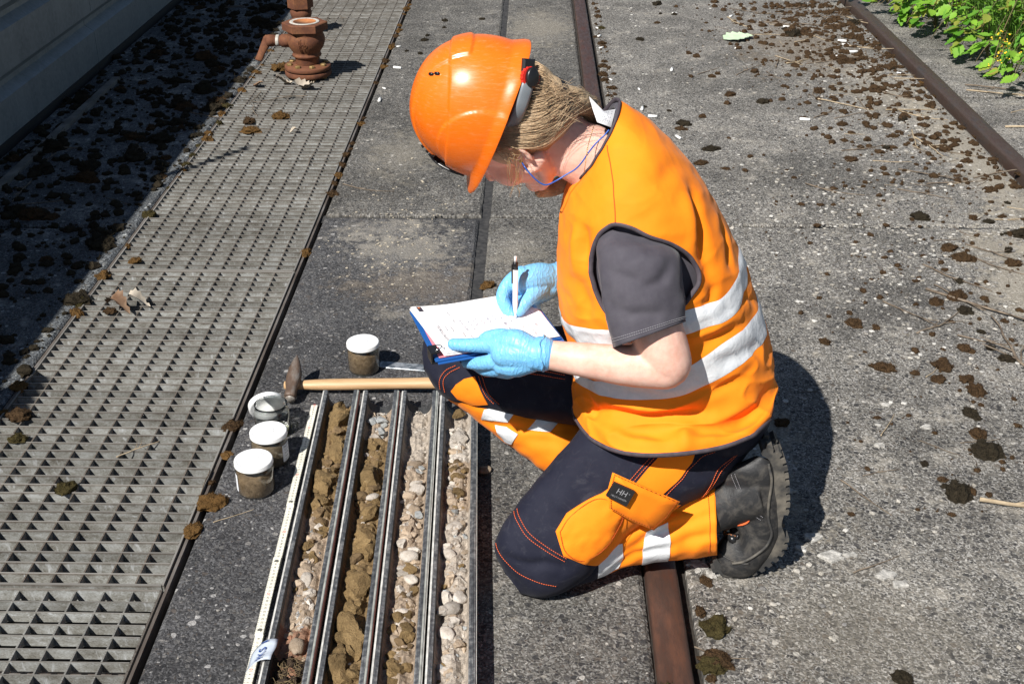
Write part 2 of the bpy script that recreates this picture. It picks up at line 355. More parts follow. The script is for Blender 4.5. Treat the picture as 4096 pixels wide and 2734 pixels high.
# ---------------------------------------------------------------- corrugated metal wall
def galv(name, c1, c2, rough=0.45, metal=0.55):
    t = NT(name); p = t.coord("World"); v = t.N("TexVoronoi"); t.L(p, v.inputs["Vector"]); v.inputs["Scale"].default_value = 70
    s = t.N("SeparateColor"); t.L(v.outputs["Color"], s.inputs[0])
    n = t.noise(t.scale(p, (1, 1, 0.3)), 6, 5, 0.6)
    col = t.mix(t.math('MULTIPLY', s.outputs[0], 0.35), t.ramp(n, [(0.3, c1), (0.7, c2)]), (c2[0] * 1.3, c2[1] * 1.3, c2[2] * 1.3))
    t.set(Base_Color=col, Metallic=metal, Roughness=rough); return t.m
M_WALL = galv("galvanised wall sheet", (0.15, 0.175, 0.185), (0.22, 0.25, 0.265), 0.5, 0.25)
wall = thing("metal_wall", "grey corrugated metal wall along the shaded mossy strip", "wall", (-2.0, 5.0, 0))
def wall_sheet(y0, y1):
    pr = [(-1.985, 0.02)]
    z = 0.02
    for k in range(5):
        pr += [(-1.985, z + 0.150), (-2.025, z + 0.176), (-2.025, z + 0.196), (-1.985, z + 0.234)]; z += 0.234
    pr.append((-1.985, z + 0.01))
    k = len(pr); V = [(x, y, zz) for y in (y0, y1) for x, zz in pr]
    F = [(j, j + 1, k + j + 1, k + j) for j in range(k - 1)]
    o = part("sheet", V, F, M_WALL, wall, smooth=False); md = o.modifiers.new("thickness", 'SOLIDIFY'); md.thickness = 0.003; md.offset = 1
for a, b in ((1.3, 3.4), (3.404, 5.5), (5.504, 7.6), (7.604, 9.7)): wall_sheet(a, b)
part("foot_gap", *box(-2.06, -1.978, 1.3, 9.7, -0.02, 0.028), simple("foot gap black", (0.010, 0.010, 0.010), rough=0.8), wall, smooth=False)  # black strip stands in for the dark gap at the wall's foot
part("top_cap", *box(-2.05, -1.972, 1.3, 9.7, 1.194, 1.212), M_WALL, wall, smooth=False)
part("backing", *box(-2.07, -2.045, 1.3, 9.7, 0.03, 1.19), M_PIT, wall, smooth=False)
post = solo("metal_post", *tube([(-2.01, 3.10, 1.21), (-2.01, 3.10, 1.70)], 0.016, 10), M_WALL, "thin metal post standing on top of the corrugated wall", "post")
part("shadow_box", *box(-2.03, -1.99, 1.40, 1.56, 1.212, 1.42), M_WALL, wall, smooth=False)  # added box out of view, only casts a dark patch on the grating
M_STRIP = simple("grey wood strip", (0.10, 0.095, 0.085), (0.20, 0.19, 0.17), 12, 0.8)
solo("batten", *box(-1.86, -1.83, 3.2, 5.3, 0.0, 0.018), M_STRIP, "thin grey batten lying on shaded concrete along the metal wall", "batten", smooth=False)

# ---------------------------------------------------------------- steel gratings over the pit
def grate_metal():
    t = NT("galvanised grating steel"); p = t.coord("World"); q = t.scale(p, (1, 31.7, 1.6)); i = t.N("ObjectInfo")
    a = t.noise(q, 22, 4, 0.65); b = t.noise(t.scale(p, (1, 31.7, 0.25)), 75, 3, 0.7, 0.3); fine = t.noise(q, 240, 2, 0.7)
    col = t.ramp(t.math('ADD', t.math('MULTIPLY', a, 0.6), t.math('MULTIPLY', fine, 0.4)), [(0.34, (0.105, 0.096, 0.078)), (0.48, (0.215, 0.212, 0.192)), (0.64, (0.36, 0.37, 0.36))])
    col = t.mix(t.ramp(b, [(0.58, 0.0), (0.74, 0.75)]), col, (0.52, 0.54, 0.55))
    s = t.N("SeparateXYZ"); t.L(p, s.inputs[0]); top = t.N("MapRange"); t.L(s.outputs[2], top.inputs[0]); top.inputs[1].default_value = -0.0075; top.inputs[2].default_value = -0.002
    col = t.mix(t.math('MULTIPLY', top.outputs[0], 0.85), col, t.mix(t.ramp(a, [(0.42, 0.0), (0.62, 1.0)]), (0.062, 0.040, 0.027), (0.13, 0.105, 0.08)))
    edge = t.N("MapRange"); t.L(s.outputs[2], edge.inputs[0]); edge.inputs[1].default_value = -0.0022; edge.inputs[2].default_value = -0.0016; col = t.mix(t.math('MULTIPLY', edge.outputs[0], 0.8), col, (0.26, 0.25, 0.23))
    col = t.mix(1.0, col, t.ramp(i.outputs["Random"], [(0.0, 0.78), (1.0, 1.18)]), 'MULTIPLY')
    t.set(Base_Color=col, Metallic=0.15, Roughness=0.62, Specular_IOR_Level=0.35); t.bump(fine, 0.12, 0.002); return t.m
M_GRATE = grate_metal()
GX0, GX1 = -1.258, -0.706
def bent(x0, x1, y, t, z0, z1, bow=0.0, n=8):
    xs = np.linspace(x0, x1, n + 1); V = []
    for i, x in enumerate(xs):
        o = bow * math.sin(math.pi * i / n)
        V += [(x, y - t / 2, z0), (x, y + t / 2, z0), (x, y + t / 2 + o, z1), (x, y - t / 2 + o, z1)]
    F = [(i * 4 + j, i * 4 + (j + 1) % 4, i * 4 + 4 + (j + 1) % 4, i * 4 + 4 + j) for i in range(n) for j in range(4)] + [(0, 3, 2, 1), (n * 4, n * 4 + 1, n * 4 + 2, n * 4 + 3)]
    return np.array(V), F
_g = rng(5)
_bar_mesh = {}
def grate(y0, y1, label, depth=0.034, hole=None, sink=0.0):
    cy = (y0 + y1) / 2; th = thing("metal_grate", label, "grate", (0.5 * (GX0 + GX1), cy, -depth), group="steel gratings over the pit"); z1 = -0.001 - sink
    n = max(2, round((y1 - y0) / 0.0333)); ys = np.linspace(y0, y1, n + 1)[1:-1]
    key = (depth, sink)
    if key not in _bar_mesh: _bar_mesh[key] = [mesh_data("bearing_bar", np.asarray(bent(GX0 + 0.004, GX1 - 0.004, 0, 0.0028, -depth, z1, bw)[0]) - np.array([0.5 * (GX0 + GX1), 0, -depth]), bent(0, 1, 0, 1, 0, 1)[1], M_GRATE) for bw in (0, 0, 0, 0.0012, -0.0015, 0.003)]
    def bars_of(x0, x1, y): 
        part("bearing_bar", *bent(x0, x1, y, 0.0028, -depth, z1, 0, 2), M_GRATE, th, smooth=False)
    for y in ys:
        if hole and abs(y - hole[1]) < hole[2]:
            w = math.sqrt(hole[2] ** 2 - (y - hole[1]) ** 2); bars_of(GX0 + 0.004, hole[0] - w, y); bars_of(hole[0] + w, GX1 - 0.004, y); continue
        o = link("bearing_bar", _bar_mesh[key][int(_g.integers(0, 6))], th); o.location = (0, y - cy, 0)
    xs = np.linspace(GX0, GX1, 11)[1:-1]
    for x in xs:
        if hole and abs(x - hole[0]) < hole[2]:
            w = math.sqrt(hole[2] ** 2 - (x - hole[0]) ** 2)
            part("cross_bar", *box(x - 0.0016, x + 0.0016, y0 + 0.002, hole[1] - w, -depth + 0.004, z1 - 0.0012), M_GRATE, th, smooth=False)
            part("cross_bar", *box(x - 0.0016, x + 0.0016, hole[1] + w, y1 - 0.002, -depth + 0.004, z1 - 0.0012), M_GRATE, th, smooth=False)
        else: part("cross_bar", *box(x - 0.0016, x + 0.0016, y0 + 0.002, y1 - 0.002, -depth + 0.004, z1 - 0.0012), M_GRATE, th, smooth=False)
    for xa in (GX0, GX1): part("side_bar", *box(xa - 0.002, xa + 0.002, y0, y1, -depth - 0.004, z1 + 0.002), M_GRATE, th, smooth=False)
    for ya in (y0, y1): part("end_bar", *box(GX0 + 0.003, GX1 - 0.003, ya - 0.0022, ya + 0.0022, -depth - 0.003, z1 + 0.0012), M_GRATE, th, smooth=False)
    return th
VX, VY = -1.005, 5.385
grate(1.05, 1.838, "steel grating panel cut off by the bottom edge, nearest the camera", depth=0.027, sink=0.004)
grate(1.850, 3.294, "steel grating panel beside the row of sample jars")
grate(3.305, 4.783, "steel grating panel crossed by a thin slanting shadow in front of the valve")
grate(4.794, 5.235, "short steel grating panel just in front of the rusty valve")
grate(5.243, 5.79, "short steel grating panel through which the rusty valve rises", hole=(VX, VY, 0.085))
grate(5.80, 7.10, "steel grating panel behind the rusty valve, cut by the top edge")
M_ANGLE = rust_steel("brown edge angle", (0.06, 0.045, 0.035), (0.12, 0.10, 0.085), (0.20, 0.19, 0.18), 0.6)
part("edge_angle", *box(-0.700, -0.694, 0.4, 8.6, -0.05, -0.004), M_ANGLE, pit, smooth=False)
part("edge_angle", *box(-1.270, -1.264, 0.4, 8.6, -0.05, -0.003), M_ANGLE, pit, smooth=False)
for yb in np.arange(0.9, 8.6, 0.74): part("support_beam", *box(-1.27, -0.69, yb - 0.03, yb + 0.03, -0.09, -0.044), M_ANGLE, pit, smooth=False)

# ---------------------------------------------------------------- soil, stone and clay
def earthy(name, c1, c2, scale=45, rough=0.92, bump=0.6, attr=False, c3=None):
    t = NT(name); p = t.coord("World"); n = t.noise(p, scale, 5, 0.65); f = t.noise(p, scale * 6, 3, 0.7)
    st = [(0.36, c1), (0.60, c2)] + ([(0.74, c3)] if c3 else [])
    col = t.ramp(t.math('ADD', t.math('MULTIPLY', n, 0.65), t.math('MULTIPLY', f, 0.35)), st)
    oi = t.N("ObjectInfo"); col = t.mix(1.0, col, t.ramp(oi.outputs["Random"], [(0.0, 0.68), (0.5, 1.0), (1.0, 1.25)]), 'MULTIPLY') if not attr else col
    if attr:
        a = t.N("Attribute"); a.attribute_name = "Col"; col = t.mix(1.0, a.outputs["Color"], t.ramp(f, [(0.3, 0.65), (0.7, 1.25)]), 'MULTIPLY')
    t.set(Base_Color=col, Roughness=rough, Specular_IOR_Level=0.2); t.bump(t.math('ADD', n, f), bump, 0.004); return t.m
M_CLAY = earthy("brown clay", (0.125, 0.082, 0.036), (0.245, 0.165, 0.076), 55, 0.85, 1.0, c3=(0.36, 0.27, 0.155))
M_CLAY_D = earthy("dark brown clay", (0.10, 0.066, 0.035), (0.20, 0.135, 0.07), 40, 0.85, 0.6)
M_PALE = earthy("pale limestone", (0.33, 0.285, 0.235), (0.52, 0.475, 0.42), 60, c3=(0.66, 0.64, 0.60))
M_BEIGE = earthy("beige stone", (0.25, 0.185, 0.125), (0.42, 0.335, 0.25), 60)
M_GREY = earthy("blue grey stone", (0.22, 0.23, 0.23), (0.42, 0.43, 0.42), 60, 0.8)
M_RED = earthy("reddish brick stone", (0.24, 0.105, 0.06), (0.36, 0.20, 0.13), 60)
M_TOPSOIL = earthy("dark topsoil", (0.022, 0.015, 0.010), (0.065, 0.045, 0.032), 80, 0.95, 0.9)
M_GRIT = earthy("mixed grit", (0.3, 0.3, 0.3), (0.4, 0.4, 0.4), 70, 0.92, 0.7, attr=True)
ROCKS = [rock(100 + i, 3, 18, 0.22, (1, g, h), 0.30) for i, (g, h) in enumerate([(0.85, 0.65), (0.75, 0.6), (0.9, 0.8), (0.7, 0.55), (0.95, 0.7), (0.8, 0.75), (0.6, 0.5), (0.85, 0.6)])]
PEBS = [rock(200 + i, 3, 7, 0.13, (1, g, h), 0.70) for i, (g, h) in enumerate([(0.74, 0.5), (0.66, 0.46), (0.80, 0.52), (0.7, 0.42)])]
GRAINS = [rock(300 + i, 1, 3, 0.35, (1, 0.8, 0.7), 0.6) for i in range(8)]
_rm = {}
def stone_data(kind, i, mat):
    k = (kind, i, mat.name)
    if k not in _rm:
        V, F = (ROCKS if kind == "r" else PEBS)[i]; _rm[k] = mesh_data("stone", V - np.array([0, 0, V[:, 2].min()]), F, mat, smooth=(kind == "p"))
    return _rm[k]
def place_stone(x, y, z, size, mat, g, label, group, kind="r", name="stone", cat="stone", tilt=0.35):
    i = int(g.integers(0, len(ROCKS) if kind == "r" else len(PEBS)))
    o = link(name, stone_data(kind, i, mat)); o.location = (x, y, z); o.scale = (size,) * 3
    o.rotation_euler = (g.uniform(-tilt, tilt), g.uniform(-tilt, tilt), g.uniform(0, 6.28)); return tag(o, label, cat, group)
def with_colour(o, cols):
    a = o.data.color_attributes.new("Col", 'FLOAT_COLOR', 'POINT'); c = np.ones((len(o.data.vertices), 4)); c[:, :3] = cols; a.data.foreach_set("color", c.ravel()); return o
def grit_mesh(pts, sizes, cols, g, shapes=None, flat=1.0):
    shapes = shapes or GRAINS; Vs = []; Fs = []; Cs = []; n = 0
    for p, s, c in zip(pts, sizes, cols):
        V, F = shapes[int(g.integers(0, len(shapes)))]; a = g.uniform(0, 6.28); ca, sa = math.cos(a), math.sin(a)
        q = V * s; q = np.c_[q[:, 0] * ca - q[:, 1] * sa, q[:, 0] * sa + q[:, 1] * ca, q[:, 2] * flat] + p
        Vs.append(q); Fs += [tuple(i + n for i in f) for f in F]; Cs.append(np.tile(c, (len(V), 1))); n += len(V)
    return np.concatenate(Vs), Fs, np.concatenate(Cs)

# ---------------------------------------------------------------- four soil core trays
M_TRAY = NT("scraped dark steel")
def _traymat():
    t = M_TRAY; p = t.coord("Object"); a = t.noise(t.scale(p, (30, 1, 30)), 6, 5, 0.7); b = t.noise(p, 90, 4, 0.7)
    col = t.ramp(t.math('ADD', t.math('MULTIPLY', a, 0.5), t.math('MULTIPLY', b, 0.5)), [(0.36, (0.045, 0.048, 0.053)), (0.50, (0.12, 0.125, 0.13)), (0.66, (0.38, 0.38, 0.37))])
    t.set(Base_Color=col, Roughness=t.ramp(b, [(0.3, 0.35), (0.7, 0.7)]), Metallic=0.45); t.bump(b, 0.15, 0.002); return t.m
M_TRAY = _traymat()
def _in_mat():
    t = NT("muddy tray inside"); p = t.coord("Object"); a = t.noise(t.scale(p, (1, 0.4, 1)), 28, 5, 0.7, 0.5)
    t.set(Base_Color=t.ramp(a, [(0.42, (0.030, 0.032, 0.035)), (0.58, (0.075, 0.077, 0.078)), (0.74, (0.30, 0.275, 0.23))]), Roughness=0.6, Metallic=0.25); return t.m
M_TRAYIN = _in_mat()
M_RIMW = simple("pale sunlit rim", (0.44, 0.43, 0.40), (0.66, 0.65, 0.61), 60, 0.5, 0.1)  # sun's gleam on the left bevels painted in as pale colour
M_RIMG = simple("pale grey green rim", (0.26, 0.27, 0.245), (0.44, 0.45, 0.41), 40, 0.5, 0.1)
M_MAROON = simple("maroon edge", (0.10, 0.028, 0.022), (0.15, 0.05, 0.04), 40, 0.6)
def prism_y(poly, y0, y1, ends=True):
    n = len(poly); V = [(x, y0, z) for x, z in poly] + [(x, y1, z) for x, z in poly]
    F = [(i, n + i, n + (i + 1) % n, (i + 1) % n) for i in range(n)]
    if ends: F += [tuple(range(n)), tuple(range(n, 2 * n))[::-1]]
    return np.array(V, float), F
TRAY_A = math.atan(0.041)
TY0, TY1 = 1.30, 2.508
def tray_pt(xc, lx, y, z):                       # local across/along to world
    return np.array([xc + lx * math.cos(TRAY_A) - (y - 2.508) * math.tan(TRAY_A), y, z])
inner = [(0.0305 * math.sin(a), 0.043 - 0.0355 * math.cos(a)) for a in np.linspace(-1.5, 1.5, 15)]
def tray(k, xc, label, y1):
    th = thing("core_tray", label, "tray", (xc, 2.508, 0), TRAY_A, "steel core trays laid side by side")
    y0 = -1.21; y1 = y1 - 2.508
    body = [(-0.0385, 0.047), (-0.0385, 0.020), (-0.028, 0.003), (-0.012, 0.0), (0.012, 0.0), (0.028, 0.003), (0.0385, 0.020), (0.0385, 0.047)]
    inn = [(-0.0310, 0.0497)] + inner + [(0.0310, 0.0497)]
    part("channel", *prism_y(body + [(0.0375, 0.0497)] + inn[::-1] + [(-0.0375, 0.0497)], y0, y1), M_TRAYIN, th, smooth=False)
    part("rim", *prism_y([(-0.0388, 0.0475), (-0.0316, 0.0500), (-0.0312, 0.0535), (-0.0384, 0.0545)], y0, y1 + 0.0007 * k), M_TRAY, th, smooth=False)
    part("rim", *prism_y([(0.0312, 0.0500), (0.0388, 0.0475), (0.0384, 0.0545), (0.0306, 0.0535)], y0, y1 + 0.0005 * k), M_TRAY, th, smooth=False)
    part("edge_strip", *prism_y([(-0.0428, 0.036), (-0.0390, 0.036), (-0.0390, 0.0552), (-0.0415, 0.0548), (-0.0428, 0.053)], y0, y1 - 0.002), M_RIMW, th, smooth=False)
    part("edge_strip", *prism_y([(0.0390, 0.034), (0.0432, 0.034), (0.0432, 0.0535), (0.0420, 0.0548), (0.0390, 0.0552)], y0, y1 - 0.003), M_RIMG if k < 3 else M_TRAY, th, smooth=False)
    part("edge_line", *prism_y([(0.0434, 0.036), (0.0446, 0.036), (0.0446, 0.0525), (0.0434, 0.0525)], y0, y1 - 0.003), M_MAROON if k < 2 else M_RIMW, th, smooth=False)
    return th
TRAYX = [-0.450, -0.3542, -0.262, -0.1700]
NTH = ["leftmost", "second", "third", "rightmost"]
TL = ["leftmost core tray with brown clay, gravel and dark topsoil, tape tag at its rim", "second core tray from the rule, filled mostly with smooth brown clay", "third core tray from the rule, with pale sand at its far end", "rightmost core tray, whitish gravel, its far end under the worker's knee"]
trays = [tray(k, TRAYX[k], TL[k], 2.508 if k < 3 else 2.49) for k in range(4)]

C_CLAY, C_PALE, C_BEIGE, C_GREY, C_RED, C_DARK, C_SAND = (0.20, 0.135, 0.066), (0.48, 0.435, 0.38), (0.34, 0.265, 0.195), (0.27, 0.27, 0.265), (0.28, 0.16, 0.105), (0.045, 0.03, 0.02), (0.40, 0.345, 0.285)
# for every tray: (from y, to y, fill height, base colour, grit colours, big-piece recipe)
ZONES = [
    [(2.03, 2.49, 0.031, C_CLAY, [C_CLAY, C_CLAY, C_BEIGE], "clay"), (1.90, 2.03, 0.027, C_BEIGE, [C_CLAY, C_BEIGE, C_GREY, C_PALE], "mix"), (1.70, 1.90, 0.028, C_BEIGE, [C_BEIGE, C_PALE, C_CLAY, C_GREY], "gravel"), (1.62, 1.70, 0.026, C_RED, [C_RED, C_DARK, C_BEIGE], "red"), (1.31, 1.62, 0.028, C_DARK, [C_DARK, C_DARK, C_RED], "dark")],
    [(2.33, 2.47, 0.022, C_BEIGE, [C_GREY, C_PALE, C_BEIGE], "grey"), (1.31, 2.33, 0.030, C_CLAY, [C_CLAY, C_CLAY, C_BEIGE], "clay")],
    [(2.24, 2.47, 0.026, C_SAND, [C_SAND, C_PALE, C_SAND], "sand"), (1.92, 2.24, 0.031, C_BEIGE, [C_PALE, C_BEIGE, C_SAND], "gravel"), (1.31, 1.92, 0.029, C_BEIGE, [C_CLAY, C_BEIGE, C_PALE, C_BEIGE], "mix")],
    [(2.38, 2.47, 0.018, C_SAND, [C_SAND, C_BEIGE], "sand"), (2.24, 2.38, 0.031, C_PALE, [C_PALE, C_SAND], "pale"), (2.06, 2.24, 0.031, C_BEIGE, [C_CLAY, C_BEIGE, C_PALE], "mix"), (1.31, 2.06, 0.030, C_SAND, [C_PALE, C_SAND, C_BEIGE, C_PALE], "pale")]]
PIECES = {"clay": [(0.62, M_CLAY, 0.010, 0.027), (0.20, M_CLAY_D, 0.009, 0.021), (0.10, M_BEIGE, 0.006, 0.013), (0.08, M_PALE, 0.005, 0.010)], "mix": [(0.40, M_CLAY, 0.010, 0.022), (0.15, M_CLAY_D, 0.010, 0.018), (0.25, M_BEIGE, 0.008, 0.018), (0.20, M_PALE, 0.007, 0.016)],
          "gravel": [(0.35, M_BEIGE, 0.008, 0.021), (0.37, M_PALE, 0.008, 0.021), (0.13, M_GREY, 0.006, 0.015), (0.15, M_CLAY, 0.008, 0.018)], "red": [(0.5, M_RED, 0.008, 0.018), (0.5, M_BEIGE, 0.008, 0.015)],
          "dark": [(0.6, M_TOPSOIL, 0.010, 0.02), (0.2, M_RED, 0.006, 0.012), (0.2, M_TOPSOIL, 0.008, 0.014)], "grey": [(0.45, M_GREY, 0.009, 0.02), (0.35, M_PALE, 0.008, 0.018), (0.2, M_BEIGE, 0.008, 0.014)],
          "sand": [(0.7, M_PALE, 0.003, 0.006), (0.3, M_BEIGE, 0.003, 0.007)], "pale": [(0.58, M_PALE, 0.008, 0.022), (0.22, M_BEIGE, 0.008, 0.019), (0.1, M_GREY, 0.006, 0.013), (0.1, M_CLAY, 0.008, 0.017)]}
MNAME = {"brown clay": "brown clay lump", "dark brown clay": "dark clay lump", "pale limestone": "whitish stone", "beige stone": "beige stone", "blue grey stone": "grey stone", "reddish brick stone": "reddish stone", "dark topsoil": "dark soil clod"}
for k in range(4):
    g = rng(40 + k); xc = TRAYX[k]
    def zone(y):
        for z in ZONES[k]:
            if z[0] <= y < z[1]: return z
        return None
    ys = np.arange(1.31, ZONES[k][0][1] + 0.001, 0.005); xs = np.linspace(-1, 1, 15); V = []; Cc = []
    for y in ys:
        z = zone(y) or ZONES[k][0]; end = min(1.0, max(0.0, (ys[-1] - y) / 0.03)) ** 0.6
        for x in xs:
            nz = mnoise.noise(Vector((x * 1.6 + k * 9, y * 28, 0.3))) * 0.007 + mnoise.noise(Vector((x * 4 + k * 5, y * 90, 2.3))) * 0.004
            hgt = 0.0085 + (z[2] - 0.008) * end * (1 - 0.60 * x * x) + nz * 1.5 * end
            lx = x * 0.0302; zmin = 0.043 - math.sqrt(max(0.0355 ** 2 - (lx * 1.16) ** 2, 0)) + 0.0012
            V.append(tray_pt(xc, lx, y, max(hgt, zmin)))
            Cc.append(np.array(z[3]) * (0.75 + 0.5 * g.random()))
    w = len(xs); F = [(j * w + i, j * w + i + 1, (j + 1) * w + i + 1, (j + 1) * w + i) for j in range(len(ys) - 1) for i in range(w - 1)]
    nG = 3600; P_ = []; S_ = []; Q_ = []
    for i in range(nG):
        y = g.uniform(1.31, ZONES[k][0][1] - 0.004); z = zone(y); x = float(np.clip(g.normal(0, 0.42), -0.95, 0.95))
        s = (0.0010 + 0.0052 * g.random() ** 3.2) * (0.8 if z[5] == "sand" else 1.1)
        if z[5] == "clay" and g.random() < 0.45: continue
        P_.append(tray_pt(xc, x * 0.029, y, z[2] - 0.003 - 0.016 * x * x + 1.4 * mnoise.noise(Vector((x * 1.6 + k * 9, y * 28, 0.3))) * 0.007)); S_.append(s); Q_.append(np.array(z[4][int(g.integers(0, len(z[4])))]) * g.uniform(0.7, 1.25))
    V2, F2, C2 = grit_mesh(P_, S_, Q_, g); n0 = len(V)
    V = np.concatenate([np.array(V), V2]); F = F + [tuple(i + n0 for i in f) for f in F2]
    o = part("soil_core", V, F, M_GRIT, None, smooth=False); with_colour(o, np.concatenate([np.array(Cc), C2]))
    tag(o, ["loose brown and dark soil filling the leftmost core tray", "brown clayey soil filling the second core tray from the rule", "sandy pale soil filling the third core tray from the rule", "whitish gravelly soil filling the rightmost core tray"][k], "soil", None, "stuff")
    # the pieces one can tell apart
    y = ZONES[k][0][1] - 0.02
    while y > 1.36:
        z = zone(y); step = {"clay": 0.0105, "sand": 0.010}.get(z[5], 0.0060)
        r = PIECES[z[5]]; q = g.random(); acc = 0
        for pr, m, a, b in r:
            acc += pr
            if q <= acc: break
        s = a + (b - a) * g.random() ** 1.3; lim = max(0.002, 0.0285 - s * 0.8)
        lx = g.uniform(-lim, lim); p = tray_pt(xc, lx, y, z[2] - 0.005 - 0.22 * s - 5.0 * lx * lx + g.uniform(-0.002, 0.003))
        rnd_ = m in (M_GREY, M_PALE, M_BEIGE) and g.random() < 0.14
        nm = MNAME[m.name]
        place_stone(p[0], p[1], max(p[2], 0.012), s, m, g, "%s lying in the %s core tray%s" % (nm, NTH[k], "" if k in (0, 3) else " from the rule"), "%ss in the %s core tray" % (nm, NTH[k]),
                    "p" if rnd_ else "r", "clay_lump" if "clay" in nm else ("soil_clod" if "clod" in nm else "stone"), "clay" if "clay" in nm else ("soil" if "clod" in nm else "stone"))
        y -= step
gg = rng(9)
for (k, y, lx, s, m, kd, lab) in [(0, 1.645, 0.006, 0.021, M_BEIGE, "p", "large rounded pinkish pebble above the topsoil in the leftmost core tray"), (0, 1.585, 0.008, 0.020, M_RED, "r", "rust coloured angular stone lying on the dark topsoil"),
                            (2, 1.905, 0.004, 0.019, M_PALE, "p", "large smooth white pebble midway along the third core tray from the rule"), (2, 1.835, 0.010, 0.019, M_PALE, "p", "second largest white pebble of the third core tray, nearest the camera"),
                            (3, 2.44, 0.006, 0.021, M_CLAY, "r", "round brown lump alone at the far end of the rightmost core tray"), (3, 2.335, 0.008, 0.026, M_PALE, "r", "largest whitish stone at the far end of the rightmost core tray"),
                            (3, 1.915, -0.008, 0.017, M_PALE, "p", "smooth oval white pebble midway along the rightmost core tray"), (3, 1.755, 0.000, 0.018, M_PALE, "r", "flat angular white stone in the near half of the rightmost core tray"),
                            (1, 2.36, 0.008, 0.019, M_GREY, "r", "blue grey angular stone in the gravel of the second core tray from the rule"), (1, 2.405, -0.012, 0.016, M_GREY, "r", "grey split stone beside the rim in the second core tray from the rule"), (1, 2.10, 0.010, 0.017, M_PALE, "p", "pale oval pebble stuck in the clay of the second core tray from the rule")]:
    p = tray_pt(TRAYX[k], lx, y, 0.024); place_stone(p[0], p[1], p[2], s, m, gg, lab, None, kd, "stone", "stone", 0.2)
# smooth kneaded clay pieces of the two left trays
def clay_lump(k, pts, rad, seed, label):
    P = spline([tray_pt(TRAYX[k], *p) for p in pts], 9); r = np.interp(np.linspace(0, 1, len(P)), np.linspace(0, 1, len(rad)), rad)
    V, F = tube(P, r, 22); o = rng(seed).uniform(0, 40, 3)
    V = np.array([v + 0.012 * np.array(mnoise.noise_vector(Vector(v * 34 + o))) + 0.0045 * np.array(mnoise.noise_vector(Vector(v * 110 + o))) + 0.002 * np.array(mnoise.noise_vector(Vector(v * 300 + o))) for v in V])
    g = rng(seed)
    for i in range(7):                           # flat faces where the spade and the knife cut it
        c = V.mean(0); d = g.normal(size=3); d[2] = abs(d[2]) * 0.8; d /= np.linalg.norm(d); h = (V - c) @ d; kq = h.max() * g.uniform(0.55, 0.85); m = h > kq; V[m] -= np.outer(h[m] - kq, d) * 0.9
    solo("clay_lump", V, F, M_CLAY, label, "clay", "kneaded clay pieces in the core trays", smooth=False)
clay_lump(1, [(-0.012, 1.74, 0.030), (-0.002, 1.70, 0.036), (0.010, 1.665, 0.036), (0.006, 1.625, 0.034)], [0.012, 0.024, 0.021, 0.012], 1, "curved smooth clay piece like a bent roll in the second core tray")
clay_lump(1, [(-0.004, 1.655, 0.028), (-0.014, 1.60, 0.034), (-0.008, 1.555, 0.033)], [0.012, 0.022, 0.014], 2, "smooth clay piece nearest the camera in the second core tray from the rule")
clay_lump(1, [(0.004, 1.86, 0.030), (0.004, 1.82, 0.036), (-0.002, 1.775, 0.033)], [0.016, 0.025, 0.018], 3, "wide scraped clay piece midway along the second core tray from the rule")
clay_lump(1, [(0.002, 2.00, 0.029), (0.006, 1.945, 0.035), (0.002, 1.89, 0.032)], [0.014, 0.022, 0.018], 4, "flat topped clay piece just beyond the middle of the second tray")
clay_lump(1, [(-0.006, 2.22, 0.029), (0.004, 2.17, 0.035), (0.008, 2.11, 0.030)], [0.016, 0.023, 0.016], 5, "clay piece below the gravel in the second core tray from the rule")
clay_lump(0, [(0.000, 2.47, 0.026), (0.004, 2.42, 0.036), (-0.006, 2.36, 0.033)], [0.012, 0.024, 0.018], 6, "crumbled clay piece at the far end of the leftmost core tray")
clay_lump(0, [(0.004, 2.34, 0.030), (0.012, 2.28, 0.034), (0.006, 2.21, 0.030)], [0.013, 0.022, 0.014], 7, "long clay piece along the right rim of the leftmost core tray")
clay_lump(0, [(-0.010, 2.20, 0.028), (-0.004, 2.155, 0.036), (-0.006, 2.10, 0.030)], [0.012, 0.023, 0.014], 8, "clay piece before the gravel starts in the leftmost core tray")
# small stone outside the trays
place_stone(-0.098, 2.245, 0.0, 0.017, M_BEIGE, rng(3), "beige stone on the ground just outside the rightmost core tray", None, "p", tilt=0.1)
# roots in the topsoil
M_ROOT = simple("dry root", (0.10, 0.07, 0.035), (0.22, 0.16, 0.08), 50, 0.9)
mb = MB(); g = rng(77)
for i in range(70):
    p = tray_pt(TRAYX[0], g.uniform(-0.024, 0.02), g.uniform(1.50, 1.62), 0.036); a = g.uniform(0, 6.28); q = [p]
    for j in range(4): a += g.normal(0, 0.7); q.append(q[-1] + np.array([math.cos(a), math.sin(a), g.normal(0, 0.25)]) * 0.006)
    mb.add(*tube(spline(q, 3), 0.0005, 4))
o = part("roots", *mb.get(), M_ROOT); tag(o, "fine dry grass roots on the dark topsoil of the leftmost core tray", "roots", None, "stuff")

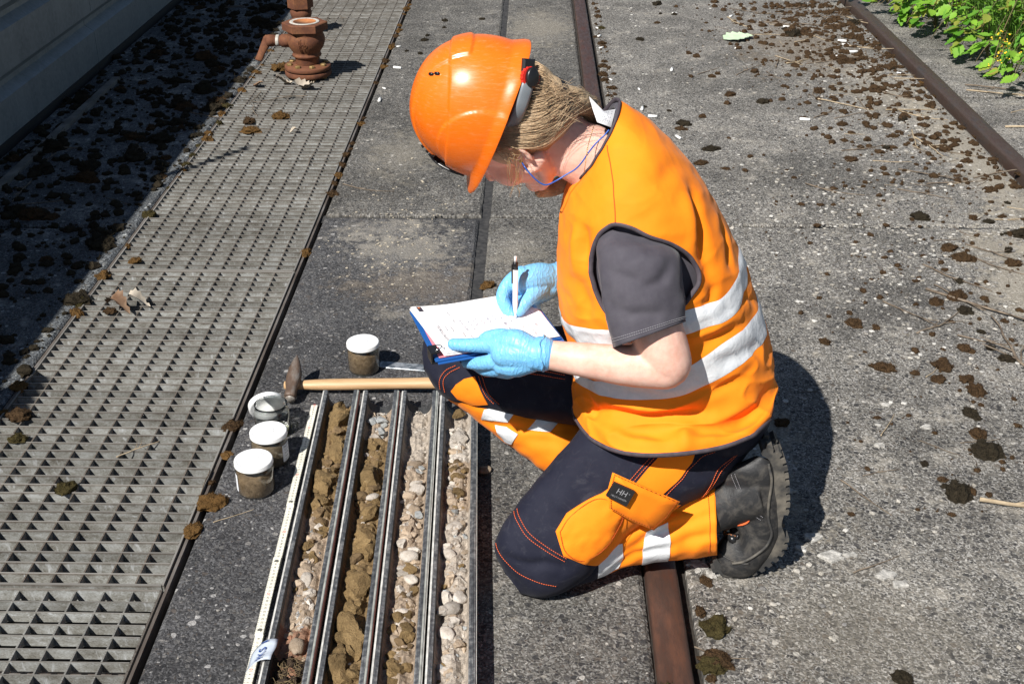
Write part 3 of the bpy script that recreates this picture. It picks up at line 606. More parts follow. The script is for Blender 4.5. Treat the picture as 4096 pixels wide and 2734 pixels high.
# tape tag stuck over the rim: RKS 1
M_TAPE = simple("grey blue tape", (0.42, 0.47, 0.54), (0.52, 0.57, 0.64), 30, 0.3, spec=0.6)
M_INK = simple("blue marker ink", (0.01, 0.05, 0.22), rough=0.5)
def tape_tag():
    o = tray_pt(TRAYX[0], -0.040, 1.628, 0.0)
    A = np.array([-0.026, -0.004, 0.040]) + o; B = np.array([0.018, 0.004, 0.0585]) + o      # left and right side of the strip, further edge
    dn = np.array([-0.004, -0.052, 0.0])
    rows = []
    for i in range(9):
        u = i / 8; mid = A * (1 - u) + B * u + np.array([0, 0, 0.010 * math.sin(math.pi * u * 0.9)])
        rows.append([mid + dn * v + np.array([0, 0, 0.003 * math.sin(6 * v + 3 * u)]) for v in np.linspace(0, 1, 7)])
    V = np.array(rows).reshape(-1, 3); F = [(i * 7 + j, i * 7 + j + 1, (i + 1) * 7 + j + 1, (i + 1) * 7 + j) for i in range(8) for j in range(6)]
    tg = solo("tape_tag", V, F, M_TAPE, "grey tape tag with blue handwriting stuck on the leftmost tray's rim", "tag"); md = tg.modifiers.new("t", 'SOLIDIFY'); md.thickness = 0.0004
    T, TF = text_mesh("RKS 1", 0.0190); nx = []
    w = T[:, 0].max() - T[:, 0].min()
    for x, y, _ in T:                            # writing runs up the tag, from the near to the far edge
        v = 0.92 - 0.84 * ((x - T[:, 0].min()) / w); u = 0.52 - y / 0.044
        fu, fv = min(max(u, 0), 1), min(max(v, 0), 1); mid = A * (1 - fu) + B * fu + np.array([0, 0, 0.010 * math.sin(math.pi * fu * 0.9)])
        nx.append(mid + dn * fv + np.array([0, 0, 0.003 * math.sin(6 * fv + 3 * fu) + 0.0028]))
    part("lettering", nx, TF, M_INK, tg, smooth=False)
tape_tag()

# ---------------------------------------------------------------- folding rule
M_RULE = simple("cream rule lacquer", (0.66, 0.64, 0.54), (0.76, 0.74, 0.65), 30, 0.4)
M_BLACK = simple("black print", (0.012, 0.012, 0.012), rough=0.6)
M_REDP = simple("red print", (0.45, 0.02, 0.015), rough=0.6)
M_BRASS = simple("rule rivet", (0.45, 0.42, 0.33), rough=0.35, metal=0.8)
RU0 = np.array([-0.4842, 1.5739]); RU1 = np.array([-0.518, 2.5122]); RUD = (RU1 - RU0) / np.linalg.norm(RU1 - RU0)
RA = math.atan2(-RUD[0], RUD[1]); RO = RU1 - RUD * 1.0        # zero end of the rule
ru = thing("folding_rule", "cream wooden folding rule unfolded beside the leftmost core tray", "ruler", (RO[0], RO[1], 0), RA)
for i in range(5):
    y0, y1 = i * 0.2 - (0.012 if i else 0), i * 0.2 + 0.212 if i < 4 else 1.003; z0 = 0.004 + (0.0036 if i % 2 else 0)
    if i % 2 == 0: z0 = 0.0045
    else: z0 = 0.0085
    part("segment", *bbox(-0.0078, 0.0078, y0, y1, z0 - 0.004 if i % 2 == 0 else z0 - 0.0006, z0 + 0.0032, 0.0006), M_RULE, ru, smooth=False)
    mbk = MB(); mr = MB(); zt = z0 + 0.0035
    c0 = int(round(i * 20)); c1 = c0 + 20
    for c in range(max(c0, 1), c1 + (1 if i == 4 else 0)):
        y = c / 100
        if i and y < i * 0.2 + 0.004 and i % 2 == 0: continue
        mbk.box(-0.0077, -0.0045, y - 0.00025, y + 0.00025, zt - 0.0002, zt); mbk.box(0.0050, 0.0077, y - 0.00025, y + 0.00025, zt - 0.0002, zt)
        mbk.box(-0.0077, -0.0058, y + 0.005 - 0.0002, y + 0.005 + 0.0002, zt - 0.0002, zt)
        T, TF = text_mesh(str(c), 0.0092 if c % 10 == 0 else 0.0060)
        if len(T):
            T = np.c_[-T[:, 1], T[:, 0], T[:, 2]] + np.array([0.0005, y - 0.0005, zt]); (mr if c % 10 == 0 else mbk).add(T, TF)
    part("scale_print", *mbk.get(), M_BLACK, ru, smooth=False)
    if mr.V: part("scale_print", *mr.get(), M_REDP, ru, smooth=False)
    if i: part("rivet", *lathe([(0.0045, 0.0116), (0.0045, 0.0122), (0.0035, 0.0126), (0, 0.0127)], 16, (0, i * 0.2 - 0.001, 0)), M_BRASS, ru)

# ---------------------------------------------------------------- hammer
M_WOOD = NT("ash handle wood")
def _wood():
    t = M_WOOD; p = t.coord("Object"); n = t.noise(t.scale(p, (2, 40, 40)), 3, 5, 0.6, 0.5); f = t.noise(t.scale(p, (8, 160, 160)), 3, 3)
    t.set(Base_Color=t.mix(0.3, t.ramp(n, [(0.3, (0.42, 0.245, 0.115)), (0.7, (0.60, 0.40, 0.21))]), t.ramp(f, [(0.3, (0.38, 0.22, 0.10)), (0.7, (0.62, 0.44, 0.26))])), Roughness=0.5); return t.m
M_WOOD = _wood()
M_HAMMER = rust_steel("rusty hammer steel", (0.055, 0.035, 0.026), (0.11, 0.072, 0.05), (0.22, 0.20, 0.18), 0.55)
M_WORN = simple("battered steel", (0.20, 0.17, 0.145), (0.40, 0.38, 0.35), 110, 0.5, 0.35, bump=0.4)
hm = thing("hammer", "geologist's hammer with rusty head and wooden handle behind the core trays", "hammer", (-0.583, 2.585, 0))
hx = np.array([-0.575, 2.585, 0.021])
hp = [(x, 2.585 + 0.000 * i, 0.021 + 0.001 * i) for i, x in enumerate(np.linspace(-0.602, -0.19, 12))]
V, F = tube(hp, [0.0095, 0.0105, 0.0125, 0.0135, 0.0138, 0.0136, 0.0132, 0.013, 0.013, 0.0135, 0.014, 0.012], 16, flat=1.0)
V[:, 1] = 2.585 + (V[:, 1] - 2.585) * 1.22
part("handle", V, F, M_WOOD, hm)
def hammer_head():
    sec = [(-0.066, 0.0105, 0.0105), (-0.063, 0.0135, 0.0135), (-0.050, 0.0138, 0.0138), (-0.040, 0.0125, 0.0125), (-0.024, 0.0165, 0.0160), (0.0, 0.0175, 0.0175), (0.024, 0.0160, 0.0175), (0.038, 0.0125, 0.0180), (0.053, 0.0080, 0.0185), (0.064, 0.0025, 0.0185)]
    V = []; n = 12; k = len(sec)
    for y, a, b in sec:
        for j in range(n):
            t = 2 * math.pi * (j + 0.5) / n; cx_ = math.copysign(abs(math.cos(t)) ** 0.6, math.cos(t)); sz = math.copysign(abs(math.sin(t)) ** 0.6, math.sin(t))
            V.append((-0.578 + a * cx_ + 0.10 * max(0, y) * 0.12, 2.585 + y, 0.0195 + b * sz + (0.004 if y > 0.05 else 0) * 0))
    F = [(i * n + j, i * n + (j + 1) % n, (i + 1) * n + (j + 1) % n, (i + 1) * n + j) for i in range(k - 1) for j in range(n)] + [tuple(range(n))[::-1], tuple((k - 1) * n + j for j in range(n))]
    return np.array(V), F
V, F = hammer_head()
# the head stands tilted: its chisel end points up and away
tl = R(16); c = np.array([-0.578, 2.585, 0.0195]); q = V - c
q = np.c_[q[:, 0], q[:, 1] * math.cos(tl) - q[:, 2] * math.sin(tl), q[:, 1] * math.sin(tl) + q[:, 2] * math.cos(tl)]; V = q + c + np.array([0, 0, 0.021])
V[:, 2] = np.maximum(V[:, 2], 0.001)
hd = part("head", V, F, M_HAMMER, hm)
V2, F2 = lathe([(0.0, -0.004), (0.0115, -0.004), (0.0128, -0.001), (0.0128, 0.016)], 14)
Mx = np.array(Matrix.Translation((-0.578, 2.5245, 0.0185)) @ Matrix.Rotation(R(-74), 4, 'X') ); part("face", xf(V2, Mx), F2, M_WORN, hm)

# ---------------------------------------------------------------- steel scraper blade under the knee
M_BLADE = simple("worn steel blade", (0.14, 0.16, 0.18), (0.40, 0.42, 0.44), 60, 0.4, 0.5, bump=0.1, lo=0.42, hi=0.6)
sa = math.atan2(2.700 - 2.7277, -0.20 + 0.3808)
V, F = bbox(-0.005, 0.26, -0.0160, 0.0160, 0.0, 0.003, 0.001)
V = xf(V, Matrix.Translation((-0.381, 2.728, 0.0005)) @ Matrix.Rotation(sa, 4, 'Z'))
solo("scraper", V, F, M_BLADE, "flat worn steel scraper lying between the lone jar and the worker's knee", "scraper", smooth=False)

# ---------------------------------------------------------------- sample jars
def glass(name, tint=(0.975, 0.985, 0.98)):
    t = NT(name); t.n.remove(t.b); tr = t.N("BsdfTransparent"); tr.inputs[0].default_value = (*tint, 1); gl = t.N("BsdfGlossy"); gl.inputs["Roughness"].default_value = 0.03
    fr = t.N("LayerWeight"); fr.inputs[0].default_value = 0.5; mx = t.N("MixShader"); t.L(t.math('MULTIPLY_ADD', t.math('POWER', fr.outputs["Facing"], 2.8), 0.80, 0.03), mx.inputs[0]); t.L(tr.outputs[0], mx.inputs[1]); t.L(gl.outputs[0], mx.inputs[2]); t.L(mx.outputs[0], t.out.inputs[0]); return t.m
M_GLASS = glass("clear jar glass"); M_GLASSY = glass("yellowish glass foot", (0.72, 0.74, 0.30))
M_GLASSR = NT("thick clear glass"); M_GLASSR.set(Base_Color=(0.97, 0.99, 0.98), Roughness=0.02, IOR=1.45, Transmission_Weight=1.0); M_GLASSR = M_GLASSR.m
M_LID = simple("white enamelled lid", (0.80, 0.80, 0.79), rough=0.22)
M_LABEL = simple("white paper label", (0.74, 0.75, 0.78), rough=0.7)
M_JARSOIL = earthy("crumbly brown sample soil", (0.14, 0.092, 0.052), (0.35, 0.245, 0.15), 110, 0.9, 1.0, c3=(0.52, 0.41, 0.28))
M_JARSOIL_D = earthy("damp brown sample soil", (0.09, 0.066, 0.042), (0.20, 0.15, 0.10), 110, 0.9, 0.9)
JR, JH = 0.0405, 0.0785
def jar(x, y, rz, label, soil=None, lid=True, fill=0.052, lab=None, seed=0):
    th = thing("sample_jar", label, "jar", (x, y, 0), rz, "glass jars for soil samples", local=True)
    prof = [(0.030, 0.0008), (0.0365, 0.0012), (0.0395, 0.005), (JR, 0.012), (JR, 0.058), (0.0395, 0.063), (0.0372, 0.0665), (0.0372, 0.077), (0.0378, 0.0785), (0.0365, 0.0792), (0.0352, 0.078), (0.0352, 0.066), (0.0385, 0.062), (0.0400, 0.057), (0.0400, 0.010), (0.0385, 0.004), (0.030, 0.0022), (0.0, 0.0022)]
    part("glass", *lathe([(0.0, 0.0008)] + prof, 48), M_GLASS if lid else M_GLASSR, th)
    if not lid:
        part("foot", *lathe([(0.0, 0.0046), (0.036, 0.0046), (0.0380, 0.008), (0.0380, 0.012), (0.0375, 0.012), (0.0355, 0.0060), (0.0, 0.0060)], 40), M_GLASSY, th)
        for zz in (0.0690, 0.0735): part("thread", *tube([(0.0376 * math.cos(a), 0.0376 * math.sin(a), zz + 0.002 * a / 6.28) for a in np.linspace(0, 5.6, 40)], 0.0009, 6), M_GLASS, th)
    if soil is not None:
        o = rng(seed).uniform(0, 30, 3); n = 36; pr = [(0.0, 0.0030), (0.036, 0.0034), (0.0392, 0.008), (0.0398, 0.03), (0.0398, fill), (0.034, fill + 0.004), (0.024, fill + 0.005), (0.012, fill + 0.004), (0.0, fill + 0.005)]
        V, F = lathe(pr, n); V = np.array([v + (0 if v[2] < fill - 0.003 else 1) * np.array([0, 0, 0.007 * mnoise.noise(Vector(v * 45 + o)) + 0.003 * mnoise.noise(Vector(v * 160 + o))]) - np.array([v[0], v[1], 0]) * max(0, 0.06 * mnoise.noise(Vector(v * 90 + o))) for v in V])
        part("soil_sample", V, F, soil, th)
    if lid:
        ld = part("lid", *lathe([(0.0390, 0.0702), (0.0410, 0.0698), (0.0417, 0.0715), (0.0412, 0.0732), (0.0412, 0.0788), (0.0404, 0.0812), (0.0385, 0.0822), (0.0362, 0.0818), (0.0348, 0.0808), (0.0300, 0.0806), (0.0290, 0.0811), (0.0, 0.0811)], 48), M_LID, th)
        part("lid_dimple", *lathe([(0.0, 0.08115), (0.012, 0.0813), (0.013, 0.0811)], 24), M_LID, ld)
    if lab is not None:
        a0, a1 = lab; V = []; ts = np.linspace(a0, a1, 9)
        for z in (0.014, 0.056): V += [(0.04085 * math.cos(a), 0.04085 * math.sin(a), z) for a in ts]
        F = [(i, i + 1, 9 + i + 1, 9 + i) for i in range(8)]; pl = part("label", V, F, M_LABEL, th)
        mbk = MB()
        for r, (txt, sz) in enumerate((("RKS 1", 0.0085), ("0,2 m", 0.007), ("26 Mai", 0.006), ("Boden", 0.005), ("AES 93", 0.005))):
            T, TF = text_mesh(txt, sz); 
            for q in T: q[:] = (0.0411 * math.cos((a0 + a1) / 2 + q[0] / 0.041), 0.0411 * math.sin((a0 + a1) / 2 + q[0] / 0.041), 0.051 - r * 0.0082 + q[1])
            mbk.add(T, TF)
        part("lettering", *mbk.get(), M_BLACK, pl, smooth=False)
    return th
jar(-0.588, 2.168, 0.3, "jar of crumbly brown soil with white lid, nearest the camera", M_JARSOIL, lab=(math.pi * 0.88, math.pi * 1.12), seed=1, fill=0.050)
jar(-0.578, 2.281, 0.0, "soil jar with paper label between the nearest jar and the empty jar", M_JARSOIL_D, lab=(-0.62, 0.05), seed=2, fill=0.054)
jar(-0.596, 2.402, 0.0, "open empty glass jar without its lid beside the hammer head", None, False)
jar(-0.4215, 2.703, 0.6, "soil jar with white lid standing alone behind the hammer handle", M_JARSOIL, seed=4, fill=0.054)
V, F = lathe([(0.0418, 0.0), (0.0424, 0.002), (0.0418, 0.013), (0.0405, 0.0150), (0.036, 0.0150), (0.0, 0.0140), (0.0, 0.0128), (0.036, 0.0135), (0.0400, 0.0125), (0.0405, 0.0)], 40)
V = xf(V, Matrix.Translation((-0.622, 2.462, 0.0)) @ Matrix.Rotation(R(20), 4, 'Z') @ Matrix.Rotation(R(-68), 4, 'X') @ Matrix.Rotation(R(180), 4, 'Y')); V[:, 2] += 0.0 - V[:, 2].min()
V[:, 0] += 0.0
solo("jar_lid", V, F, M_LID, "white jar lid leaning against the open empty jar", "lid")

# ---------------------------------------------------------------- rusty valves on the grating
M_RUST = NT("orange rust")
def _rust():
    t = M_RUST; p = t.coord("World"); a = t.noise(p, 14, 6, 0.65); b = t.noise(p, 90, 4, 0.7)
    col = t.ramp(a, [(0.28, (0.075, 0.030, 0.019)), (0.48, (0.145, 0.056, 0.028)), (0.66, (0.205, 0.086, 0.038)), (0.80, (0.15, 0.10, 0.065))])
    t.set(Base_Color=t.mix(t.ramp(b, [(0.45, 0.0), (0.7, 0.6)]), col, (0.075, 0.036, 0.028)), Roughness=0.85, Specular_IOR_Level=0.3); t.bump(b, 0.3, 0.002); return t.m
M_RUST = _rust()
M_BOLT = simple("brassy bolt", (0.20, 0.13, 0.045), (0.30, 0.20, 0.08), 60, 0.5, 0.4)
M_SEAL = simple("chalky seal ring", (0.34, 0.32, 0.28), (0.52, 0.50, 0.45), 80, 0.8)
M_PIPEIN = simple("bright rust bore", (0.34, 0.12, 0.04), (0.42, 0.17, 0.06), 60, 0.85)
def hexa(r, z0, z1, rot, n=6, b=0.004):
    pts = [(r * math.cos(2 * math.pi * i / n + rot), r * math.sin(2 * math.pi * i / n + rot)) for i in range(n)]
    V = [(x, y, z0) for x, y in pts] + [(x, y, z1 - b) for x, y in pts] + [(x * (1 - b / r), y * (1 - b / r), z1) for x, y in pts]
    F = [(i, (i + 1) % n, n + (i + 1) % n, n + i) for i in range(n)] + [(n + i, n + (i + 1) % n, 2 * n + (i + 1) % n, 2 * n + i) for i in range(n)] + [tuple(range(2 * n, 3 * n)), tuple(range(n))[::-1]]
    return np.array(V), F
def valve(x, y, rz, label, lever=True, s=(1, 1, 0.845), ch=0.288):
    th = thing("valve", label, "valve", (x, y, 0), rz, "rusty valves standing on the grating", local=True); th.scale = s
    part("flange", *lathe([(0.06, 0.012), (0.101, 0.012), (0.103, 0.015), (0.103, 0.034), (0.101, 0.037), (0.06, 0.037)], 44), M_RUST, th)
    part("gasket", *lathe([(0.06, 0.037), (0.094, 0.037), (0.094, 0.043), (0.06, 0.043)], 44), M_BLACK, th)
    part("flange", *lathe([(0.055, 0.043), (0.101, 0.043), (0.103, 0.046), (0.103, 0.062), (0.100, 0.066), (0.066, 0.069), (0.055, 0.072)], 44), M_RUST, th)
    for k in range(8):
        a = 2 * math.pi * (k + 0.5) / 8; V, F = hexa(0.0135, 0.066, 0.079, 0.3 * k); bo = part("bolt", V + np.array([0.081 * math.cos(a), 0.081 * math.sin(a), 0]), F, M_BOLT, th, smooth=False)
        V, F = hexa(0.0125, -0.0005, 0.012, 0.5 * k); part("bolt", V + np.array([0.081 * math.cos(a), 0.081 * math.sin(a), 0]), F, M_BOLT, th, smooth=False)
    prof = [(0.050, 0.066), (0.053, 0.078), (0.053, 0.098), (0.056, 0.106), (0.063, 0.112), (0.065, 0.118), (0.063, 0.124), (0.059, 0.128), (0.064, 0.140), (0.077, 0.162), (0.084, 0.186), (0.085, 0.205), (0.081, 0.222), (0.076, 0.232), (0.080, 0.238), (0.083, 0.244), (0.080, 0.249)]
    body = part("body", *lathe(prof, 44), M_RUST, th)
    part("collar", *hexa(0.100, 0.249, ch, 0.12), M_RUST, th, smooth=False)
    part("seal_ring", *lathe([(0.050, ch + 0.0005), (0.054, ch + 0.0035), (0.064, ch + 0.0035), (0.067, ch + 0.0005)], 40), M_SEAL, th)
    part("bore", *lathe([(0.0505, ch + 0.001), (0.050, ch + 0.0025), (0.048, ch + 0.0018), (0.047, 0.2500), (0.0, 0.248)], 40), M_PIPEIN, th)
    if lever:
        V, F = lathe([(0.034, 0.0), (0.033, 0.050), (0.028, 0.052), (0.028, 0.085), (0.030, 0.086), (0.030, 0.112), (0.024, 0.116), (0.0, 0.116)], 24)
        Mx = Matrix.Translation((-0.055, -0.01, 0.192)) @ Matrix.Rotation(R(-90), 4, 'Y'); part("spindle", xf(V, Mx), F, M_RUST, th)
        V, F = lathe([(0.0295, 0.060), (0.0305, 0.061), (0.0305, 0.073), (0.0295, 0.074)], 24); part("spindle_band", xf(V, Mx), F, M_SEAL, th)
        L = [(-0.158, -0.012, 0.215), (-0.170, -0.014, 0.190), (-0.188, -0.03, 0.150), (-0.203, -0.05, 0.112), (-0.208, -0.055, 0.098)]
        part("lever", *tube(spline(L, 5), np.interp(np.linspace(0, 1, 21), [0, 0.15, 0.6, 0.9, 1], [0.018, 0.023, 0.016, 0.0165, 0.010]), 12, flat=0.45), M_RUST, th)
    T, TF = text_mesh("ALENGER", 0.017, thick=0.0015)
    T2, TF2 = text_mesh("M", 0.016, thick=0.0015)
    mb = MB()
    def wrap(T, x0, z0, rot):
        out = []
        for a, b, c_ in T:
            if rot: a, b = -b, a
            z = z0 + b; rr = np.interp(z, [p[1] for p in prof], [p[0] for p in prof]) + 0.0006 + c_; an = -math.pi / 2 + (x0 + a) / 0.08
            out.append((rr * math.cos(an), rr * math.sin(an), z))
        return np.array(out)
    mb.add(wrap(T, -0.012, 0.180, True), TF); mb.add(wrap(T2, 0.006, 0.183, False), TF2)
    ring = np.array([(0.011 * math.cos(a), 0.011 * math.sin(a), 0) for a in np.linspace(0, 2 * math.pi, 20)]); mb.add(*tube(wrap(ring, 0.006, 0.183, False), 0.0012, 5, False))
    for zz in (0.203, 0.160): mb.add(*tube(wrap(np.array([(0, k, 0) for k in np.linspace(-0.009, 0.009, 5)]), 0.006, zz, False), 0.0012, 5))
    part("lettering", *mb.get(), M_RUST, body, smooth=False)
    return th
valve(VX, VY, 0.0, "rusty flanged valve with lever and open bore on the grating")
valve(-1.165, 6.17, 2.2, "rusty valve behind the open one, its upper end cut off by the top edge", False, (0.64, 0.64, 0.52), 0.42)

# cross-sections of the garments: centre, two half-axes, roundness; limbs: points with a radius
RINGS = {
 "thigh_l": [
  (-0.0301, 1.8400, 0.0255, 0.0168, -0.0095, -0.0183, 0.0004, -0.0233, 0.0189, 2.4000),
  (-0.0127, 1.8400, 0.0446, 0.0492, -0.0197, -0.0387, 0.0003, -0.0452, 0.0363, 2.4000),
  (0.0193, 1.8500, 0.0760, 0.0714, -0.0230, -0.0455, -0.0006, -0.0583, 0.0455, 2.4000),
  (0.0620, 1.8700, 0.1242, 0.0774, -0.0242, -0.0480, -0.0021, -0.0641, 0.0478, 2.4000),
  (0.1190, 1.9000, 0.1822, 0.0774, -0.0267, -0.0527, -0.0044, -0.0702, 0.0494, 2.4000),
  (0.1874, 1.9300, 0.2229, 0.0884, -0.0339, -0.0667, -0.0072, -0.0745, 0.0500, 2.4000),
  (0.2600, 1.9600, 0.2768, 0.1079, -0.0359, -0.0710, -0.0106, -0.0797, 0.0506, 2.4000),
  (0.3170, 1.9900, 0.3338, 0.1159, -0.0271, -0.0546, -0.0129, -0.0808, 0.0482, 2.4000)],
 "shin_l": [
  (-0.0208, 1.8600, 0.0126, 0.0064, -0.0078, -0.0148, 0.0002, -0.0155, 0.0126, 2.4000),
  (0.0230, 1.8650, 0.0450, 0.0088, -0.0257, -0.0487, -0.0004, -0.0329, 0.0261, 2.4000),
  (0.1020, 1.8800, 0.0714, 0.0046, -0.0276, -0.0520, -0.0022, -0.0412, 0.0317, 2.4000),
  (0.1857, 1.9000, 0.0961, 0.0047, -0.0286, -0.0539, -0.0045, -0.0463, 0.0347, 2.4000),
  (0.2762, 1.9150, 0.1073, 0.0026, -0.0305, -0.0574, -0.0071, -0.0496, 0.0366, 2.4000),
  (0.3596, 1.9200, 0.1201, 0.0026, -0.0324, -0.0611, -0.0093, -0.0495, 0.0361, 2.4000)],
 "thigh_r": [
  (-0.2164, 2.1700, 0.3219, 0.0019, -0.0079, -0.0149, 0.0024, -0.0244, 0.0135, 2.4000),
  (-0.1942, 2.1700, 0.3089, 0.0160, -0.0268, -0.0510, 0.0047, -0.0522, 0.0292, 2.4000),
  (-0.1366, 2.1700, 0.3008, 0.0206, -0.0345, -0.0656, 0.0038, -0.0609, 0.0342, 2.4000),
  (-0.0585, 2.1600, 0.2970, 0.0184, -0.0386, -0.0732, 0.0018, -0.0679, 0.0384, 2.4000),
  (0.0430, 2.1400, 0.3062, 0.0227, -0.0435, -0.0826, -0.0015, -0.0739, 0.0419, 2.4000),
  (0.1512, 2.1200, 0.3176, 0.0269, -0.0495, -0.0940, -0.0056, -0.0781, 0.0443, 2.4000),
  (0.2522, 2.1000, 0.3423, 0.0437, -0.0436, -0.0834, -0.0094, -0.0781, 0.0438, 2.4000)],
 "shin_r": [
  (-0.1926, 2.1700, 0.2885, 0.0001, -0.0084, -0.0157, 0.0023, -0.0260, 0.0148, 2.2000),
  (-0.1508, 2.1700, 0.2600, -0.0110, -0.0111, -0.0206, 0.0033, -0.0475, 0.0276, 2.2000),
  (-0.0790, 2.1600, 0.2287, -0.0244, -0.0171, -0.0313, 0.0019, -0.0515, 0.0308, 2.2000),
  (-0.0068, 2.1400, 0.1923, -0.0333, -0.0202, -0.0368, 0.0002, -0.0510, 0.0316, 2.2000),
  (0.0735, 2.1200, 0.1454, -0.0342, -0.0231, -0.0424, -0.0017, -0.0503, 0.0326, 2.2000),
  (0.1361, 2.1100, 0.0974, -0.0313, -0.0175, -0.0319, -0.0029, -0.0455, 0.0307, 2.2000)],
 "sleeve_l": [
  (0.1799, 1.9300, 0.6999, 0.0560, -0.0052, -0.0115, -0.0051, -0.0550, 0.0234, 2.2000),
  (0.1813, 1.8900, 0.6855, 0.0684, -0.0023, -0.0065, -0.0059, -0.0620, 0.0274, 2.2000),
  (0.1843, 1.8600, 0.6525, 0.0672, 0.0011, 0.0000, -0.0061, -0.0614, 0.0286, 2.2000),
  (0.1927, 1.8400, 0.6087, 0.0639, 0.0066, 0.0103, -0.0062, -0.0589, 0.0292, 2.2000),
  (0.1999, 1.8250, 0.5662, 0.0600, 0.0114, 0.0195, -0.0062, -0.0565, 0.0295, 2.2000)],
 "sleeve_r": [
  (0.1475, 2.2000, 0.6506, 0.0545, 0.0009, 0.0000, -0.0044, -0.0650, 0.0257, 2.2000),
  (0.1492, 2.2600, 0.5710, 0.0610, -0.0030, -0.0077, -0.0043, -0.0644, 0.0271, 2.2000),
  (0.1533, 2.2900, 0.5006, 0.0714, -0.0030, -0.0079, -0.0040, -0.0593, 0.0264, 2.2000),
  (0.1493, 2.3000, 0.4367, 0.0703, -0.0031, -0.0080, -0.0035, -0.0542, 0.0255, 2.2000)],
 "vest": [
  (0.1151, 2.0600, 0.8282, 0.0334, 0.0000, 0.0647, 0.0000, -0.0750, 0.0000, 2.1200),
  (0.1231, 2.0600, 0.8094, 0.0540, 0.0000, 0.0681, 0.0000, -0.1050, 0.0000, 2.1200),
  (0.1433, 2.0600, 0.7704, 0.0853, 0.0000, 0.0650, 0.0000, -0.1580, 0.0000, 2.1200),
  (0.1691, 2.0600, 0.7137, 0.1172, 0.0000, 0.0593, 0.0000, -0.1880, 0.0000, 2.1200),
  (0.1922, 2.0600, 0.6462, 0.1423, 0.0000, 0.0527, 0.0000, -0.1980, 0.0000, 2.1200),
  (0.2149, 2.0600, 0.5767, 0.1615, 0.0000, 0.0455, 0.0000, -0.2000, 0.0000, 2.1200),
  (0.2402, 2.0600, 0.5029, 0.1741, 0.0000, 0.0357, 0.0000, -0.1950, 0.0000, 2.1200),
  (0.2624, 2.0600, 0.4291, 0.1843, 0.0000, 0.0181, 0.0000, -0.1950, 0.0000, 2.1200),
  (0.2744, 2.0600, 0.3659, 0.1882, 0.0000, 0.0124, 0.0000, -0.2000, 0.0000, 2.4000),
  (0.2742, 2.0500, 0.3513, 0.1879, 0.0000, 0.0154, 0.0000, -0.2200, 0.0000, 2.5000),
  (0.2709, 2.0500, 0.3317, 0.1840, 0.0000, 0.0233, 0.0000, -0.2300, 0.0000, 2.6000)],
 "boot_foot": [
  (0.3671, 1.9200, 0.0083, 0.0010, -0.0056, -0.0106, -0.0037, -0.0194, 0.0153, 2.6000),
  (0.3822, 1.9200, 0.0224, 0.0071, -0.0163, -0.0309, -0.0067, -0.0335, 0.0261, 2.6000),
  (0.4167, 1.9200, 0.0415, 0.0110, -0.0232, -0.0440, -0.0083, -0.0383, 0.0295, 2.6000),
  (0.4252, 1.9200, 0.0784, 0.0413, -0.0177, -0.0347, -0.0085, -0.0386, 0.0290, 2.6000),
  (0.4264, 1.9200, 0.1209, 0.0568, -0.0138, -0.0277, -0.0083, -0.0374, 0.0272, 2.6000),
  (0.4214, 1.9200, 0.1707, 0.0582, -0.0093, -0.0194, -0.0081, -0.0370, 0.0260, 2.6000),
  (0.4241, 1.9200, 0.2215, 0.0485, -0.0040, -0.0091, -0.0083, -0.0375, 0.0253, 2.6000),
  (0.4402, 1.9200, 0.2584, 0.0163, -0.0016, -0.0036, -0.0056, -0.0246, 0.0162, 2.6000)],
 "boot_shaft": [
  (0.3201, 1.9200, 0.1170, 0.0045, -0.0196, -0.0370, -0.0056, -0.0336, 0.0246, 2.2000),
  (0.3815, 1.9200, 0.1586, 0.0108, -0.0213, -0.0404, -0.0080, -0.0403, 0.0285, 2.2000),
  (0.4342, 1.9200, 0.1929, 0.0128, -0.0263, -0.0499, -0.0091, -0.0404, 0.0280, 2.2000)],
}
